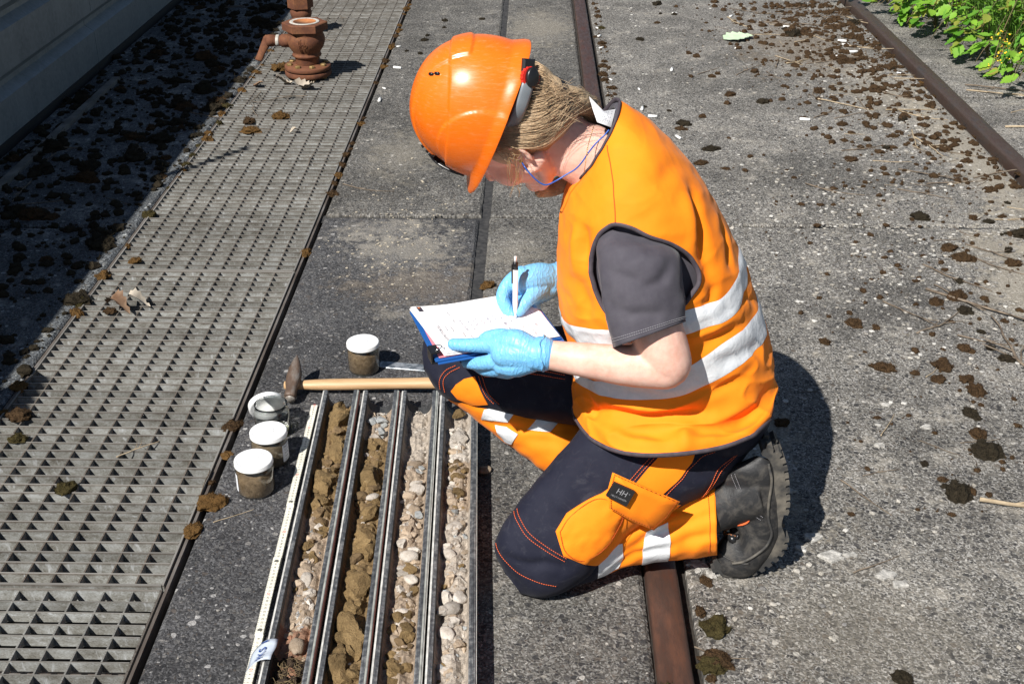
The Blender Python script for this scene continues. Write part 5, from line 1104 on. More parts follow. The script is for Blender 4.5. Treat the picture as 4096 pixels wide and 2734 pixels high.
def _hel():
    t = M_HELMET; p = t.coord("World"); n = t.noise(p, 18, 4); s = t.noise(t.scale(p, (1, 1, 6)), 55, 5, 0.75)
    t.set(Base_Color=t.mix(t.ramp(s, [(0.54, 0.0), (0.78, 0.30)]), t.ramp(n, [(0.3, (0.80, 0.145, 0.006)), (0.7, (0.84, 0.165, 0.008))]), (0.85, 0.45, 0.22)), Roughness=t.ramp(s, [(0.4, 0.26), (0.75, 0.48)]), Specular_IOR_Level=0.5, Coat_Weight=0.08, Coat_Roughness=0.1); return t.m
M_HELMET = _hel()
M_BLKP = simple("black plastic", (0.012, 0.012, 0.013), rough=0.3)
M_GRYP = simple("grey plastic strap", (0.16, 0.18, 0.20), (0.20, 0.22, 0.24), 30, 0.4)
M_REDPL = simple("red plastic", (0.62, 0.025, 0.018), rough=0.4)
M_LEATHER = NT("worn black leather")
def _lea():
    t = M_LEATHER; p = t.coord("World"); n = t.noise(p, 24, 6, 0.7, 0.6); f = t.noise(p, 190, 4, 0.7)
    t.set(Base_Color=t.mix(t.ramp(n, [(0.46, 0.0), (0.72, 0.7)]), (0.020, 0.020, 0.021), (0.125, 0.112, 0.095)), Roughness=t.ramp(n, [(0.3, 0.42), (0.7, 0.75)]), Specular_IOR_Level=0.4); t.bump(t.math('ADD', n, t.math('MULTIPLY', f, 0.5)), 0.35, 0.004); return t.m
M_LEATHER = _lea()
M_RUBBER = simple("dusty rubber sole", (0.035, 0.034, 0.033), (0.17, 0.15, 0.12), 30, 0.75, bump=0.3, co="World", lo=0.42, hi=0.72)
M_WIRE = simple("blue cord", (0.015, 0.10, 0.42), rough=0.35)
M_GOLD = simple("gold", (0.75, 0.48, 0.14), rough=0.25, metal=1.0)

PO = (0.20, 2.0, 0.0)
def chain_mesh(mb, keys, scale=1.0, n=16, m=5, src=None):
    for k in keys:
        C_ = np.array((src or CHAINS)[k] if isinstance(k, str) else k); S_ = spline(C_, m); mb.add(*tube(S_[:, :3], S_[:, 3] * scale, n))
        for q in (C_[0], C_[-1]): V, F = ico(3); mb.add(V * q[3] * scale + q[:3], F)
def ellip(mb, c, r, B=np.eye(3), sub=4):
    V, F = ico(sub); mb.add((V * np.asarray(r)) @ np.asarray(B).T + np.asarray(c), F)
def remeshed(o, voxel, smooth=4, fac=0.5):
    m = o.modifiers.new("skin", 'REMESH'); m.mode = 'VOXEL'; m.voxel_size = voxel; m.use_smooth_shade = True
    if smooth: q = o.modifiers.new("smooth", 'SMOOTH'); q.factor = fac; q.iterations = smooth
    return o
# head: face direction, left ear direction, crown direction
def ortho(f, c):
    f = np.array(f, float); f /= np.linalg.norm(f); c = np.array(c, float); c -= f * (f @ c); c /= np.linalg.norm(c); l = np.cross(c, f); return np.stack([f, l, c], 1)
HB = ortho((-0.56, 0.27, -0.79), (-0.80, -0.20, 0.56)); HC = np.array([-0.045, 2.056, 0.8575])
def hl(*p): return HC + HB @ np.array(p, float)
mb = MB()
ellip(mb, hl(-0.008, 0, 0.012), (0.096, 0.075, 0.092), HB); ellip(mb, hl(0.030, 0, -0.060), (0.058, 0.056, 0.062), HB); ellip(mb, hl(0.050, 0, -0.035), (0.048, 0.058, 0.060), HB)
ellip(mb, hl(0.072, 0, -0.112), (0.024, 0.026, 0.020), HB); ellip(mb, hl(0.040, 0, -0.100), (0.046, 0.044, 0.026), HB)
for sgn in (-1, 1):
    ellip(mb, hl(0.060, 0.034 * sgn, -0.045), (0.030, 0.026, 0.034), HB, 3); ellip(mb, hl(0.080, 0.030 * sgn, 0.012), (0.018, 0.026, 0.012), HB, 3)
    chain_mesh(mb, [[(*hl(-0.010, 0.066 * sgn, -0.06), 0.016), (*hl(0.02, 0.052 * sgn, -0.098), 0.014), (*hl(0.066, 0.016 * sgn, -0.120), 0.013)]], m=4)
    # ear: rim, lobe and bowl
    er = [hl(-0.004 + 0.017 * math.cos(a) - 0.010 * math.sin(a), (0.082 - 0.004 * math.cos(a)) * sgn, -0.030 + 0.031 * math.sin(a)) for a in np.linspace(-1.9, 3.6, 16)]
    mb.add(*tube(er, 0.0048, 8)); ellip(mb, hl(-0.006, 0.076 * sgn, -0.030), (0.014, 0.005, 0.026), HB, 3); ellip(mb, hl(0.003, 0.079 * sgn, -0.060), (0.008, 0.006, 0.011), HB, 3)
    ellip(mb, hl(0.083, 0.031 * sgn, -0.004), (0.012, 0.016, 0.009), HB, 3)
chain_mesh(mb, [[(*hl(0.086, 0, 0.004), 0.008), (*hl(0.100, 0, -0.022), 0.009), (*hl(0.113, 0, -0.042), 0.0105)]], m=4)
for sgn in (-1, 1): ellip(mb, hl(0.100, 0.011 * sgn, -0.047), (0.010, 0.008, 0.008), HB, 3)
ellip(mb, hl(0.092, 0, -0.070), (0.012, 0.022, 0.006), HB, 3); ellip(mb, hl(0.090, 0, -0.081), (0.012, 0.019, 0.007), HB, 3)
neck = [(*hl(-0.028, 0, -0.040), 0.056), (*hl(-0.030, 0, -0.075), 0.053), (0.070, 2.06, 0.812), (0.110, 2.06, 0.790), (0.155, 2.06, 0.735)]
neck = [(*p[:3], r) for p, r in zip([neck[0], neck[1], neck[2], neck[3], neck[4]], (0.056, 0.053, 0.054, 0.059, 0.066))]
chain_mesh(mb, [neck], n=24, m=6)
chain_mesh(mb, [[(0.160, 2.06, 0.725, 0.066), (0.19, 2.06, 0.66, 0.105), (0.24, 2.06, 0.54, 0.12), (0.28, 2.06, 0.42, 0.12), (0.31, 2.06, 0.34, 0.12)], [(0.170, 1.965, 0.685, 0.048), (0.165, 2.06, 0.715, 0.062), (0.170, 2.18, 0.67, 0.048)]], n=20)
chain_mesh(mb, ["arm_l"], n=22); chain_mesh(mb, ["arm_r"], n=18)
chain_mesh(mb, [k for k in CHAINS if k.startswith("hand_") and not k.endswith("fold")], 0.72, 10, 4)
for key in ("thigh_l", "shin_l", "thigh_r", "shin_r"):
    chain_mesh(mb, [[(*r[:3], 0.55 * min(float(np.linalg.norm(r[3:6])), float(np.linalg.norm(r[6:9])))) for r in RINGS[key][2:-1]]], n=12, m=3)
chain_mesh(mb, [[(0.33, 2.00, 0.33, 0.09), (0.33, 2.11, 0.33, 0.09)]], n=14)
V, F = mb.get(); V[:, 2] = np.maximum(V[:, 2], 0.006)
person = link("person", mesh_data("person", V - np.array(PO), F, M_SKIN, True)); person.location = PO; ORG[person.name] = PO
tag(person, "worker in orange vest and helmet kneeling over the core trays, writing on a clipboard", "person"); remeshed(person, 0.0034, 5)

# ---- helpers that dress a surface
def loft_part(name, L, ns, nt, mat, parent, off=0.0, s0=0.0, s1=1.0, hole=None, thick=0.0, cap0=False, cap1=False, floor=None):
    P_, S, T = L.grid(ns, nt, off, s0, s1); V = P_.reshape(-1, 3)
    if floor is not None: V[:, 2] = np.maximum(V[:, 2], floor)
    F = []
    keep = np.ones((ns - 1, nt), bool)
    if hole is not None:
        sc = (S[:-1] + S[1:]) / 2; tc = T[:-1] + 0.5 / nt
        for poly in hole: keep &= ~inside(sc, tc, poly)
    for i in range(ns - 1):
        for j in range(nt):
            if keep[i, j]: F.append((i * nt + j, i * nt + (j + 1) % nt, (i + 1) * nt + (j + 1) % nt, (i + 1) * nt + j))
    c_ = V.reshape(ns, nt, 3); mid = ns // 2; nn = np.cross(c_[mid, 1] - c_[mid, 0], c_[mid + 1, 0] - c_[mid, 0]) @ (c_[mid, 0] - c_[mid].mean(0))
    if nn < 0: F = [f[::-1] for f in F]
    if cap0: F.append(tuple(range(nt))[::-1])
    if cap1: F.append(tuple((ns - 1) * nt + j for j in range(nt)))
    o = part(name, V, F, mat, parent)
    if thick: m = o.modifiers.new("thickness", 'SOLIDIFY'); m.thickness = thick; m.offset = -1
    return o
def inside(x, y, poly):
    r = np.zeros(x.shape, bool); n = len(poly)
    for i in range(n):
        (x0, y0), (x1, y1) = poly[i], poly[(i + 1) % n]
        c = ((y0 > y) != (y1 > y)) & (x < (x1 - x0) * (y - y0) / (y1 - y0 + 1e-12) + x0); r ^= c
    return r
def closed_spline(poly, m=6):
    P = np.array(poly); k = len(P); Q = np.concatenate([P[-2:], P, P[:3]]); return spline(Q, m)[2 * m:(2 + k) * m]
def patch(name, L, poly, mat, parent, off=0.002, step=(0.012, 0.008), round_=False, skirt=0.005, floor=None, pillow=0.0, wrinkle=0.0):
    """a piece of cloth cut to a shape and sewn on a garment"""
    P = closed_spline(poly, 6) if round_ else np.concatenate([np.linspace(poly[i], poly[(i + 1) % len(poly)], 7)[:-1] for i in range(len(poly))])
    n = len(P); lo, hi = P.min(0), P.max(0); gs, gt = np.meshgrid(np.arange(lo[0], hi[0], step[0]), np.arange(lo[1], hi[1], step[1]))
    ok = inside(gs.ravel(), gt.ravel(), [tuple(q) for q in P]); I = np.c_[gs.ravel()[ok], gt.ravel()[ok]]
    pts = [Vector((a, b * 1.0)) for a, b in np.concatenate([P, I])]
    v, e, f, *_ = delaunay_2d_cdt(pts, [(i, (i + 1) % n) for i in range(n)], [], 1, 1e-6)
    st = np.array([tuple(q) for q in v]); V0 = L.at(st[:, 0], st[:, 1], off); bnd = L.at(P[:, 0], P[:, 1], off); dd = np.min(np.linalg.norm(V0[:, None] - bnd[None], axis=2), axis=1)
    ex = pillow * (1 - np.exp(-dd / 0.012)) + wrinkle * (0.4 - np.abs(pnoise(V0 * 34))) * (1 - np.exp(-dd / 0.006)); V = L.at(st[:, 0], st[:, 1], off + ex)
    # wind every face outwards
    N = L.nrm(st[:, 0], st[:, 1]); F = []
    for q in f:
        a, b, c = V[q[0]], V[q[1]], V[q[2]]; F.append(tuple(q) if np.cross(b - a, c - a) @ N[q[0]] > 0 else tuple(q)[::-1])
    B = L.at(P[:, 0], P[:, 1], off); B2 = L.at(P[:, 0], P[:, 1], off - skirt); k = len(V); V = np.concatenate([V, B, B2]); F += [(k + i, k + (i + 1) % n, k + n + (i + 1) % n, k + n + i) for i in range(n)]
    if floor is not None: V[:, 2] = np.maximum(V[:, 2], floor)
    return part(name, V, F, mat, parent)
def along(L, st, m=8, off=0.002):
    q = spline(np.array(st), m); return L.at(q[:, 0], q[:, 1], off)
def stitch(name, L, st, mat, parent, off=0.0022, r=0.0006, dash=0.0042, m=14):
    P = along(L, st, m, off); d = np.r_[0, np.cumsum(np.linalg.norm(np.diff(P, axis=0), axis=1))]; mbs = MB(); x = 0
    while x < d[-1] - dash * 0.5:
        q = np.array([[np.interp(x + k * dash * 0.36, d, P[:, c]) for c in range(3)] for k in range(3)]); mbs.add(*tube(q, r, 4)); x += dash
    return part(name, *mbs.get(), mat, parent)
def uvf(key, *names): return [[(a, b) for a, b in UV[key][n]] for n in names]

def sheet3(pts, thick, inward):
    P = np.array(pts); k = len(P); Q = np.concatenate([np.linspace(P[i], P[(i + 1) % k], 5)[:-1] for i in range(k)]); n = len(Q); c = Q.mean(0)
    d = np.asarray(inward, float); d /= np.linalg.norm(d)
    mid = (Q + c) / 2 - d * 0.002
    V = np.concatenate([Q, mid, [c - d * 0.003], Q + d * thick]); F = [(i, (i + 1) % n, n + (i + 1) % n, n + i) for i in range(n)] + [(n + i, n + (i + 1) % n, 2 * n) for i in range(n)] + [(i, 2 * n + 1 + i, 2 * n + 1 + (i + 1) % n, (i + 1) % n) for i in range(n)] + [tuple(2 * n + 1 + i for i in range(n))]
    return V, F
# ---- vest
U = UV["vest"]
VF = [(-0.013, 0.014, U["f1"]), (0.008, 0.016, U["f1r"]), (-0.008, 0.010, U["f2"]), (-0.012, 0.013, U["f3"]), (0.007, 0.014, U["f3r"]), (-0.012, 0.010, U["f4"]), (0.009, 0.014, U["f4r"]), (0.010, 0.014, U["f5"]), (-0.009, 0.011, U["f6"]), (0.007, 0.013, U["f6r"]),
      (-0.008, 0.011, U["f7"]), (-0.010, 0.012, U["f8"]), (0.007, 0.012, U["f8r"]), (-0.008, 0.010, U["f9"]), (-0.004, 0.014, U["f10"]), (-0.007, 0.013, U["f11"]), (-0.007, 0.012, U["f12"]), (-0.007, 0.012, U["f13"]), (-0.010, 0.012, U["f14"]), (-0.007, 0.010, U["f15"]), (-0.007, 0.011, U["f16"])]
VF = [(a * 1.15, w * 1.15, c) for a, w, c in VF]
def crumple(P, S, T):
    n = pnoise(P * np.array([11, 11, 20]) + pnoise(P * 7)[..., None] * 1.2 + 9.0); lo = np.clip((S - 0.30) * 2.2, 0.15, 1.0)
    return (LVB.nrm(S, T) * ((0.40 - np.abs(n) ** 0.55) * 0.011 * lo)[..., None])
LVB = Loft("vest"); LV = Loft("vest", VF, 0.0050, (12, 12, 17), crumple)
arm_l = [tuple(p) for p in closed_spline(U["armhole"], 5)]; arm_r = [(a, 1 - b) for a, b in arm_l]
vest = loft_part("vest", LV, 250, 300, M_ORANGE, person, hole=[arm_l, arm_r], thick=0.0022)
q = np.array(arm_l + arm_l[:1]); part("armhole_binding", *tube(LV.at(q[:, 0], q[:, 1], 0.0005), 0.0046, 8, False, 0.55), M_BIND, vest)
q = np.array(arm_r + arm_r[:1]); part("armhole_binding", *tube(LV.at(q[:, 0], q[:, 1], 0.0005), 0.0046, 8, False, 0.55), M_BIND, vest)
tt = np.linspace(0, 1, 160); part("hem_binding", *tube(LV.at(np.full(160, 0.997), tt, 0.0), 0.0050, 8, False, 0.6), M_BIND, vest)
part("neck_binding", *tube(LV.at(np.full(160, 0.004), tt, 0.0), 0.0048, 8, False, 0.6), M_BIND, vest)
def tape(name, top, bot, parent, off=0.0018):
    def f(pts, t):
        p = sorted((b, a) for a, b in pts); x = [b for b, _ in p]; y = [a for _, a in p]; x = [x[0] - 0.06] + x; y = [y[0]] + y
        tm = np.minimum(t, 1 - t); return np.interp(tm, x, y)
    n = 240; t = np.arange(n) / n; a = f(top, t); b = f(bot, t)
    ker = np.ones(9) / 9
    for _ in range(2): a = np.convolve(np.r_[a[-8:], a, a[:8]], ker, 'same')[8:-8]; b = np.convolve(np.r_[b[-8:], b, b[:8]], ker, 'same')[8:-8]
    k = 9; V = []; 
    for i in range(k):
        w = i / (k - 1); V.append(LV.at(a * (1 - w) + b * w, t, off if 0 < i < k - 1 else off - 0.0012))
    V = np.concatenate(V); F = [(i * n + j, i * n + (j + 1) % n, (i + 1) * n + (j + 1) % n, (i + 1) * n + j) for i in range(k - 1) for j in range(n)]
    return part(name, V, F, M_REFLECT, parent)
tape("reflective_tape", U["tape_up_top"][:5] + [(0.495, 0.21)] + U["tape_up_top"][6:] + [(0.545, 0.5)], U["tape_up_bot"][:5] + [(0.553, 0.21)] + [(a + 0.010, b) for a, b in U["tape_up_bot"][6:]] + [(0.592, 0.5)], vest)
tape("reflective_tape", U["tape_lo_top"][1:-1] + [(0.612, 0.04), (0.725, 0.5)], U["tape_lo_bot"][1:-1] + [(0.668, 0.04), (0.765, 0.5)], vest)
part("shoulder_seam", *tube(along(LV, U["seam"], 8, 0.0006), 0.0009, 6), M_OTHREAD, vest)
# care label standing up at the neck
lt = LINES["tag"]; A = np.array(lt); rows = []
for i, (p0, p1) in enumerate(((lt[0], lt[5]), (lt[1], (np.array(lt[5]) + np.array(lt[4])) / 2), (lt[2], lt[4]), ((np.array(lt[2]) + np.array(lt[3])) / 2, lt[4]), (lt[3], lt[4]))): rows.append(np.linspace(p0, p1, 5))
rows = np.array([[np.array(LINES["tag"][0]) * (1 - v) + np.array(LINES["tag"][1]) * v for v in (0, 0.5, 1)] , [np.array(LINES["tag"][5]) * (1 - v) + np.array(LINES["tag"][2]) * v for v in (0, 0.5, 1)], [np.array(LINES["tag"][4]) * (1 - v) + np.array(LINES["tag"][3]) * v for v in (0, 0.5, 1)]])
M_CARE = simple("white care label", (0.78, 0.78, 0.80), rough=0.6)
o = part("care_label", rows.reshape(-1, 3), [(i * 3 + j, i * 3 + j + 1, (i + 1) * 3 + j + 1, (i + 1) * 3 + j) for i in range(2) for j in range(2)], M_CARE, vest); m = o.modifiers.new("t", 'SOLIDIFY'); m.thickness = 0.0006
mbs = MB(); g = rng(12)
for r_ in range(5):
    for k_ in range(7):
        u_, v_ = 0.58 + r_ * 0.075, 0.12 + 0.115 * k_; p = (rows[1][0] * (2 - 2 * u_) + rows[2][0] * (2 * u_ - 1)) * (1 - v_) + (rows[1][2] * (2 - 2 * u_) + rows[2][2] * (2 * u_ - 1)) * v_
        if g.random() < 0.75: ax = (rows[1][2] - rows[1][0]); ax /= np.linalg.norm(ax); mbs.add(*tube([p - ax * 0.0009 + np.array([-0.0004, -0.0009, 0.0003]), p + ax * 0.0009 + np.array([-0.0004, -0.0009, 0.0003])], 0.0003, 4))
part("lettering", *mbs.get(), M_GRYP, vest)
fe = LINES['front_edge']; part('front_edge', *sheet3(fe, 0.003, (0.0, 1.0, 0.0)), M_ORANGE, vest)
# ---- T-shirt
shirt = loft_part("t_shirt", Loft("vest"), 60, 90, M_SHIRT, person, off=-0.014, s0=0.045, s1=0.97)
US = UV["sleeve_l"]
LS = Loft("sleeve_l", [(-0.006, 0.010, US["c1"]), (-0.006, 0.010, US["c2"]), (-0.005, 0.009, US["c3"]), (0.004, 0.010, US["c4"])], 0.0055, (17, 17, 17))
sl = loft_part("sleeve", LS, 70, 90, M_SHIRT, shirt, thick=0.0018, cap0=True)
LSR = Loft("sleeve_r", (), 0.003, (16, 16, 16)); loft_part("sleeve", LSR, 40, 60, M_SHIRT, shirt, thick=0.0018, cap0=True)
for s_ in (0.955, 0.935): stitch("hem_stitch", LS, [(s_, t_) for t_ in np.linspace(0, 1, 25)], M_NTHREAD, shirt, 0.0006, 0.0005, 0.004, 4)
# neck ribbing of the shirt
part("collar", *tube([hl(0, 0, 0) * 0 + p for p in LV.at(np.full(80, 0.012), np.linspace(0, 1, 80), -0.010)], 0.006, 8, False), M_SHIRT, shirt)

# ---- trousers
UT, US2, UR, UQ = UV["thigh_l"], UV["shin_l"], UV["thigh_r"], UV["shin_r"]
LT = Loft("thigh_l", [(-0.005, 0.010, UT["c1"]), (-0.004, 0.014, UT["c2"]), (-0.004, 0.016, UT["c3"]), (-0.004, 0.009, UT["c4"]), (-0.006, 0.012, UT["c5"]), (-0.006, 0.012, UT["c6"]), (-0.004, 0.014, UT["c7"])], 0.0048, (13, 13, 13))
trousers = loft_part("trousers", LT, 130, 130, M_NAVY, person, cap0=True, cap1=True, floor=0.003)
LH = Loft("shin_l", [(-0.010, 0.010, US2["c1"]), (0.006, 0.010, US2["c2"]), (-0.008, 0.009, US2["c3"]), (-0.006, 0.010, US2["c4"]), (-0.006, 0.010, US2["c5"])], 0.0085, (14, 14, 16))
loft_part("trouser_leg", LH, 110, 120, M_ORANGE, trousers, thick=0.002, cap0=True, floor=0.003)
LR = Loft("thigh_r", [(-0.005, 0.012, UR["c1"]), (-0.006, 0.012, UR["c2"]), (-0.004, 0.012, UR["c3"])], 0.0035, (14, 14, 14))
loft_part("trouser_leg", LR, 110, 120, M_NAVY, trousers, cap0=True, cap1=True)
LQ = Loft("shin_r", [(-0.008, 0.009, UQ["c1"]), (-0.005, 0.012, UQ["c2"])], 0.0075, (15, 15, 15))
loft_part("trouser_leg", LQ, 100, 100, M_ORANGE, trousers, cap0=True, thick=0.002)
mbs = MB(); ellip(mbs, (0.345, 2.06, 0.315), (0.125, 0.185, 0.105), sub=4); V, F = mbs.get(); part("seat", V, F, M_NAVY, trousers)
patch("side_stripe", LT, UT["stripe"], M_ORANGE, trousers, 0.0015)
patch("leg_panel", LT, UT["under"], M_ORANGE, trousers, 0.0012)
pk = patch("pocket", LT, UT["pocket"], M_ORANGE, trousers, 0.0055, skirt=0.010, pillow=0.006, wrinkle=0.007)
stitch("pocket_stitch", LT, UT["pocket_in"] + UT["pocket_in"][:1], M_OTHREAD, pk, 0.0102, 0.0009, 0.003, 5)
for nm in ("seam_a", "seam_a2", "seam_b", "seam_c", "seam_c2", "kneeA", "kneeA2", "kneeB"): stitch("seam_stitch", LT, UT[nm], M_THREAD, trousers, 0.0018, 0.0007, 0.0045, 8)
for k_ in ("tapeA", "tapeB"): patch("reflective_band", LH, US2[k_], M_REFLECT, trousers, 0.0018, floor=0.004)
patch("knee_panel", LH, US2["navy"], M_NAVY, trousers, 0.0015, floor=0.004)
stitch("hem_stitch", LH, US2["hemline"], M_OTHREAD, trousers, 0.0010, 0.0007, 0.0035, 8)
patch("knee_panel", LR, UR["orange"], M_ORANGE, trousers, 0.002, round_=False)
for nm in ("knee1", "knee2", "seam1", "seam2", "seam3", "seam4"): stitch("seam_stitch", LR, UR[nm], M_THREAD, trousers, 0.0018, 0.0007, 0.0045, 8)
for k_ in ("tapeA", "tapeB", "tapeC"): patch("reflective_band", LQ, UQ[k_], M_REFLECT, trousers, 0.0018)
# loose flap of the thigh pocket with the sewn badge
flap = part("pocket_flap", *sheet3(LINES["flap"], 0.003, (0.05, 0.86, -0.5)), M_ORANGE, trousers)
mbs = MB(); fp = np.array(LINES["flap"]); fc = fp.mean(0); fq = fc + (fp - fc) * 0.93 + np.array([0, -0.0022, 0.0012]); fq = np.concatenate([fq, fq[:1]])
for i in range(len(fq) - 1):
    for x in np.arange(0, 1, 0.12): mbs.add(*tube([fq[i] * (1 - x) + fq[i + 1] * x, fq[i] * (1 - x - 0.07) + fq[i + 1] * (x + 0.07)], 0.0006, 4))
part("flap_stitch", *mbs.get(), M_OTHREAD, flap)
bg = np.array(LINES["badge"]); bn = np.cross(bg[1] - bg[0], bg[3] - bg[0]); bn /= np.linalg.norm(bn); bn = bn if bn[1] < 0 else -bn
bd = bg + bn * 0.004; V = np.concatenate([bd, bd - bn * 0.006]); part("badge", V, [(0, 1, 2, 3), (0, 4, 5, 1), (1, 5, 6, 2), (2, 6, 7, 3), (3, 7, 4, 0)], simple("black woven badge", (0.014, 0.014, 0.015), rough=0.6), flap, smooth=False)
bx, by = bd[1] - bd[0], bd[0] - bd[3]; bo = (bd[0] + bd[2]) / 2 + bn * 0.0008; Mb = basis(bo, bx, by); M_BTX = simple("grey badge print", (0.30, 0.30, 0.31), rough=0.6)
mbs = MB(); T_, TF_ = text_mesh("HH", 0.0150); T_[:, 1] += 0.0045; mbs.add(xf(T_, Mb), TF_); T_, TF_ = text_mesh("HELLY HANSEN", 0.0046); T_[:, 1] -= 0.0068; mbs.add(xf(T_, Mb), TF_)
T_, TF_ = text_mesh("o", 0.005); T_ += np.array([0.0140, 0.0080, 0]); mbs.add(xf(T_, Mb), TF_); part("lettering", *mbs.get(), M_BTX, flap, smooth=False)

# ---- boot
LB = Loft("boot_foot", (), 0.003, (22, 22, 22)); LSH = Loft("boot_shaft", (), 0.004, (20, 20, 20))
def boot():
    mbx = MB()
    for L, n1, n2 in ((LB, 50, 40), (LSH, 20, 40)):
        P_, S, T = L.grid(n1, n2); V = P_.reshape(-1, 3); F = [(i * n2 + j, i * n2 + (j + 1) % n2, (i + 1) * n2 + (j + 1) % n2, (i + 1) * n2 + j) for i in range(n1 - 1) for j in range(n2)] + [tuple(range(n2))[::-1], tuple((n1 - 1) * n2 + j for j in range(n2))]; mbx.add(V, F)
    V, F = mbx.get(); V[:, 2] = np.maximum(V[:, 2], 0.006); return remeshed(part("boot", V, F, M_LEATHER, person, label="scuffed black work boot with the toe bent on the ground"), 0.003, 4)
bt = boot()
so = spline(LINES["sole_out"], 5); si = spline(LINES["sole_in"], 5); so[:, 2] = np.maximum(so[:, 2], 0.004); si[:, 2] = np.maximum(si[:, 2], 0.012)
def sole_strip(o_, i_, y0, y1):
    n = len(o_); V = []
    for dy, k in ((y0, 0.0), (y0 - 0.003, 0.5), (y1 + 0.003, 0.5), (y1, 0.0)):
        V += [np.array([p[0], dy, p[2]]) for p in o_]; 
    for dy in (y0 - 0.004, y1 + 0.004): V += [np.array([p[0], dy, p[2]]) for p in i_]
    def row(k): return [k * n + j for j in range(n)]
    F = []; a0, a1, a2, a3, b0, b1 = [row(k) for k in range(6)]
    for u, v in ((b0, a1), (a1, a0), (a0, a3), (a3, a2), (a2, b1), (b1, b0)):
        F += [(u[j], u[j + 1], v[j + 1], v[j]) for j in range(n - 1)]
    F += [(b0[0], a1[0], a0[0], a3[0], a2[0], b1[0]), (b1[-1], a2[-1], a3[-1], a0[-1], a1[-1], b0[-1])]
    return np.array(V), F
sole = part("sole", *sole_strip(so, si, 1.889, 1.957), M_RUBBER, bt, smooth=False)
d_ = np.r_[0, np.cumsum(np.linalg.norm(np.diff(so, axis=0), axis=1))]; x = 0.012
while x < d_[-1] - 0.005:                        # lugs of the tread
    p = np.array([np.interp(x, d_, so[:, c]) for c in range(3)]); p2 = np.array([np.interp(x + 0.002, d_, so[:, c]) for c in range(3)]); t_ = (p2 - p) / (np.linalg.norm(p2 - p) + 1e-9); n_ = np.array([-t_[2], 0, t_[0]]); n_ = -n_ if n_ @ (p - np.array([0.41, 0, 0.14])) < 0 else n_; n_[1] = 0
    arch = 0.40 < x / d_[-1] < 0.52
    if not arch and p[2] > 0.010:
        hgt = 0.0075; V = []
        for y in (1.886, 1.916) : V += [p - t_ * 0.0058 - n_ * 0.003, p + t_ * 0.0058 - n_ * 0.003, p + t_ * 0.0046 + n_ * hgt, p - t_ * 0.0046 + n_ * hgt]
        V = np.array(V); V[:4, 1] = 1.886; V[4:, 1] = 1.913; V[:, 2] = np.maximum(V[:, 2], 0.001)
        part("lug", V, [(0, 1, 2, 3), (7, 6, 5, 4), (0, 4, 5, 1), (1, 5, 6, 2), (2, 6, 7, 3), (3, 7, 4, 0)], M_RUBBER, bt, smooth=False)
        V = V.copy(); V[:4, 1] = 1.932; V[4:, 1] = 1.960; part("lug", V, [(0, 1, 2, 3), (7, 6, 5, 4), (0, 4, 5, 1), (1, 5, 6, 2), (2, 6, 7, 3), (3, 7, 4, 0)], M_RUBBER, bt, smooth=False)
    x += 0.0165
M_LACE = simple("black and orange lace", (0.02, 0.018, 0.016), (0.50, 0.16, 0.04), 260, 0.7, lo=0.5, hi=0.6)
mbx = MB(); chain_mesh(mbx, [[(0.262, 2.108, 0.046, 0.040), (0.215, 2.105, 0.046, 0.040), (0.165, 2.102, 0.042, 0.040), (0.125, 2.100, 0.034, 0.032)], [(0.255, 2.108, 0.06, 0.042), (0.238, 2.106, 0.11, 0.044), (0.215, 2.108, 0.15, 0.044)]], 1.0, 16, 4); V, F = mbx.get(); V[:, 2] = np.maximum(V[:, 2], 0.002)
remeshed(part("boot", V, F, M_LEATHER, person, label="black work boot hidden under the raised leg"), 0.004, 3)
UB = UV["boot_foot"]
for nm, r_, mt in (("welt", 0.0028, M_RUBBER), ("seam1", 0.0011, M_LEATHER), ("seam2", 0.0011, M_LEATHER), ("cap", 0.0018, M_LEATHER)): part("seam", *tube(along(LB, UB[nm], 8, 0.0014), r_, 6), mt, bt)
part("piping", *tube(along(LB, UB["pipe"], 6, 0.0018), 0.0020, 6), M_THREAD, bt)
for nm in ("seam1", "seam2"): stitch("boot_stitch", LB, UB[nm], M_NTHREAD, bt, 0.0028, 0.0005, 0.0035, 8)
for a_, b_ in UB["eye"]:
    p = LB.at(np.array([a_]), np.array([b_]), 0.003)[0]; n = LB.nrm(np.array([a_]), np.array([b_]))[0]; x_, y_ = frame_of(n); V, F = lathe([(0.0022, 0.0), (0.0022, 0.003), (0.0050, 0.004), (0.0058, 0.0025), (0.0058, -0.002)], 14); part("eyelet", xf(V, basis(p, x_, y_)), F, M_BLKP, bt)
part("tongue", *tube(along(LB, UB["tongue"], 8, 0.0), [0.004] + [0.009] * 23 + [0.004], 8), M_BLKP, bt)
E_ = [LB.at(np.array([a_]), np.array([b_]), 0.006)[0] for a_, b_ in UB["eye"]]; tg_ = along(LB, UB["tongue"], 2, 0.008); mbs = MB()
for i_, e_ in enumerate(E_):
    q_ = tg_[min(2 * i_ + 1, len(tg_) - 1)] + np.array([-0.006, -0.002, 0.0]); mbs.add(*tube(spline([e_, (e_ + q_) / 2 + np.array([0, -0.004, 0.002]), q_], 5), 0.0017, 6))
    if i_: mbs.add(*tube(spline([E_[i_ - 1], (E_[i_ - 1] + q_) / 2 + np.array([0, -0.004, 0.002]), q_], 5), 0.0017, 6))
lp = tg_[-2]; mbs.add(*tube(spline([lp, lp + np.array([0.018, -0.010, -0.008]), lp + np.array([0.020, -0.012, -0.030]), lp + np.array([0.002, -0.008, -0.036]), lp + np.array([-0.012, -0.002, -0.026])], 6), 0.0018, 6))
part("lace", *mbs.get(), M_LACE, bt)
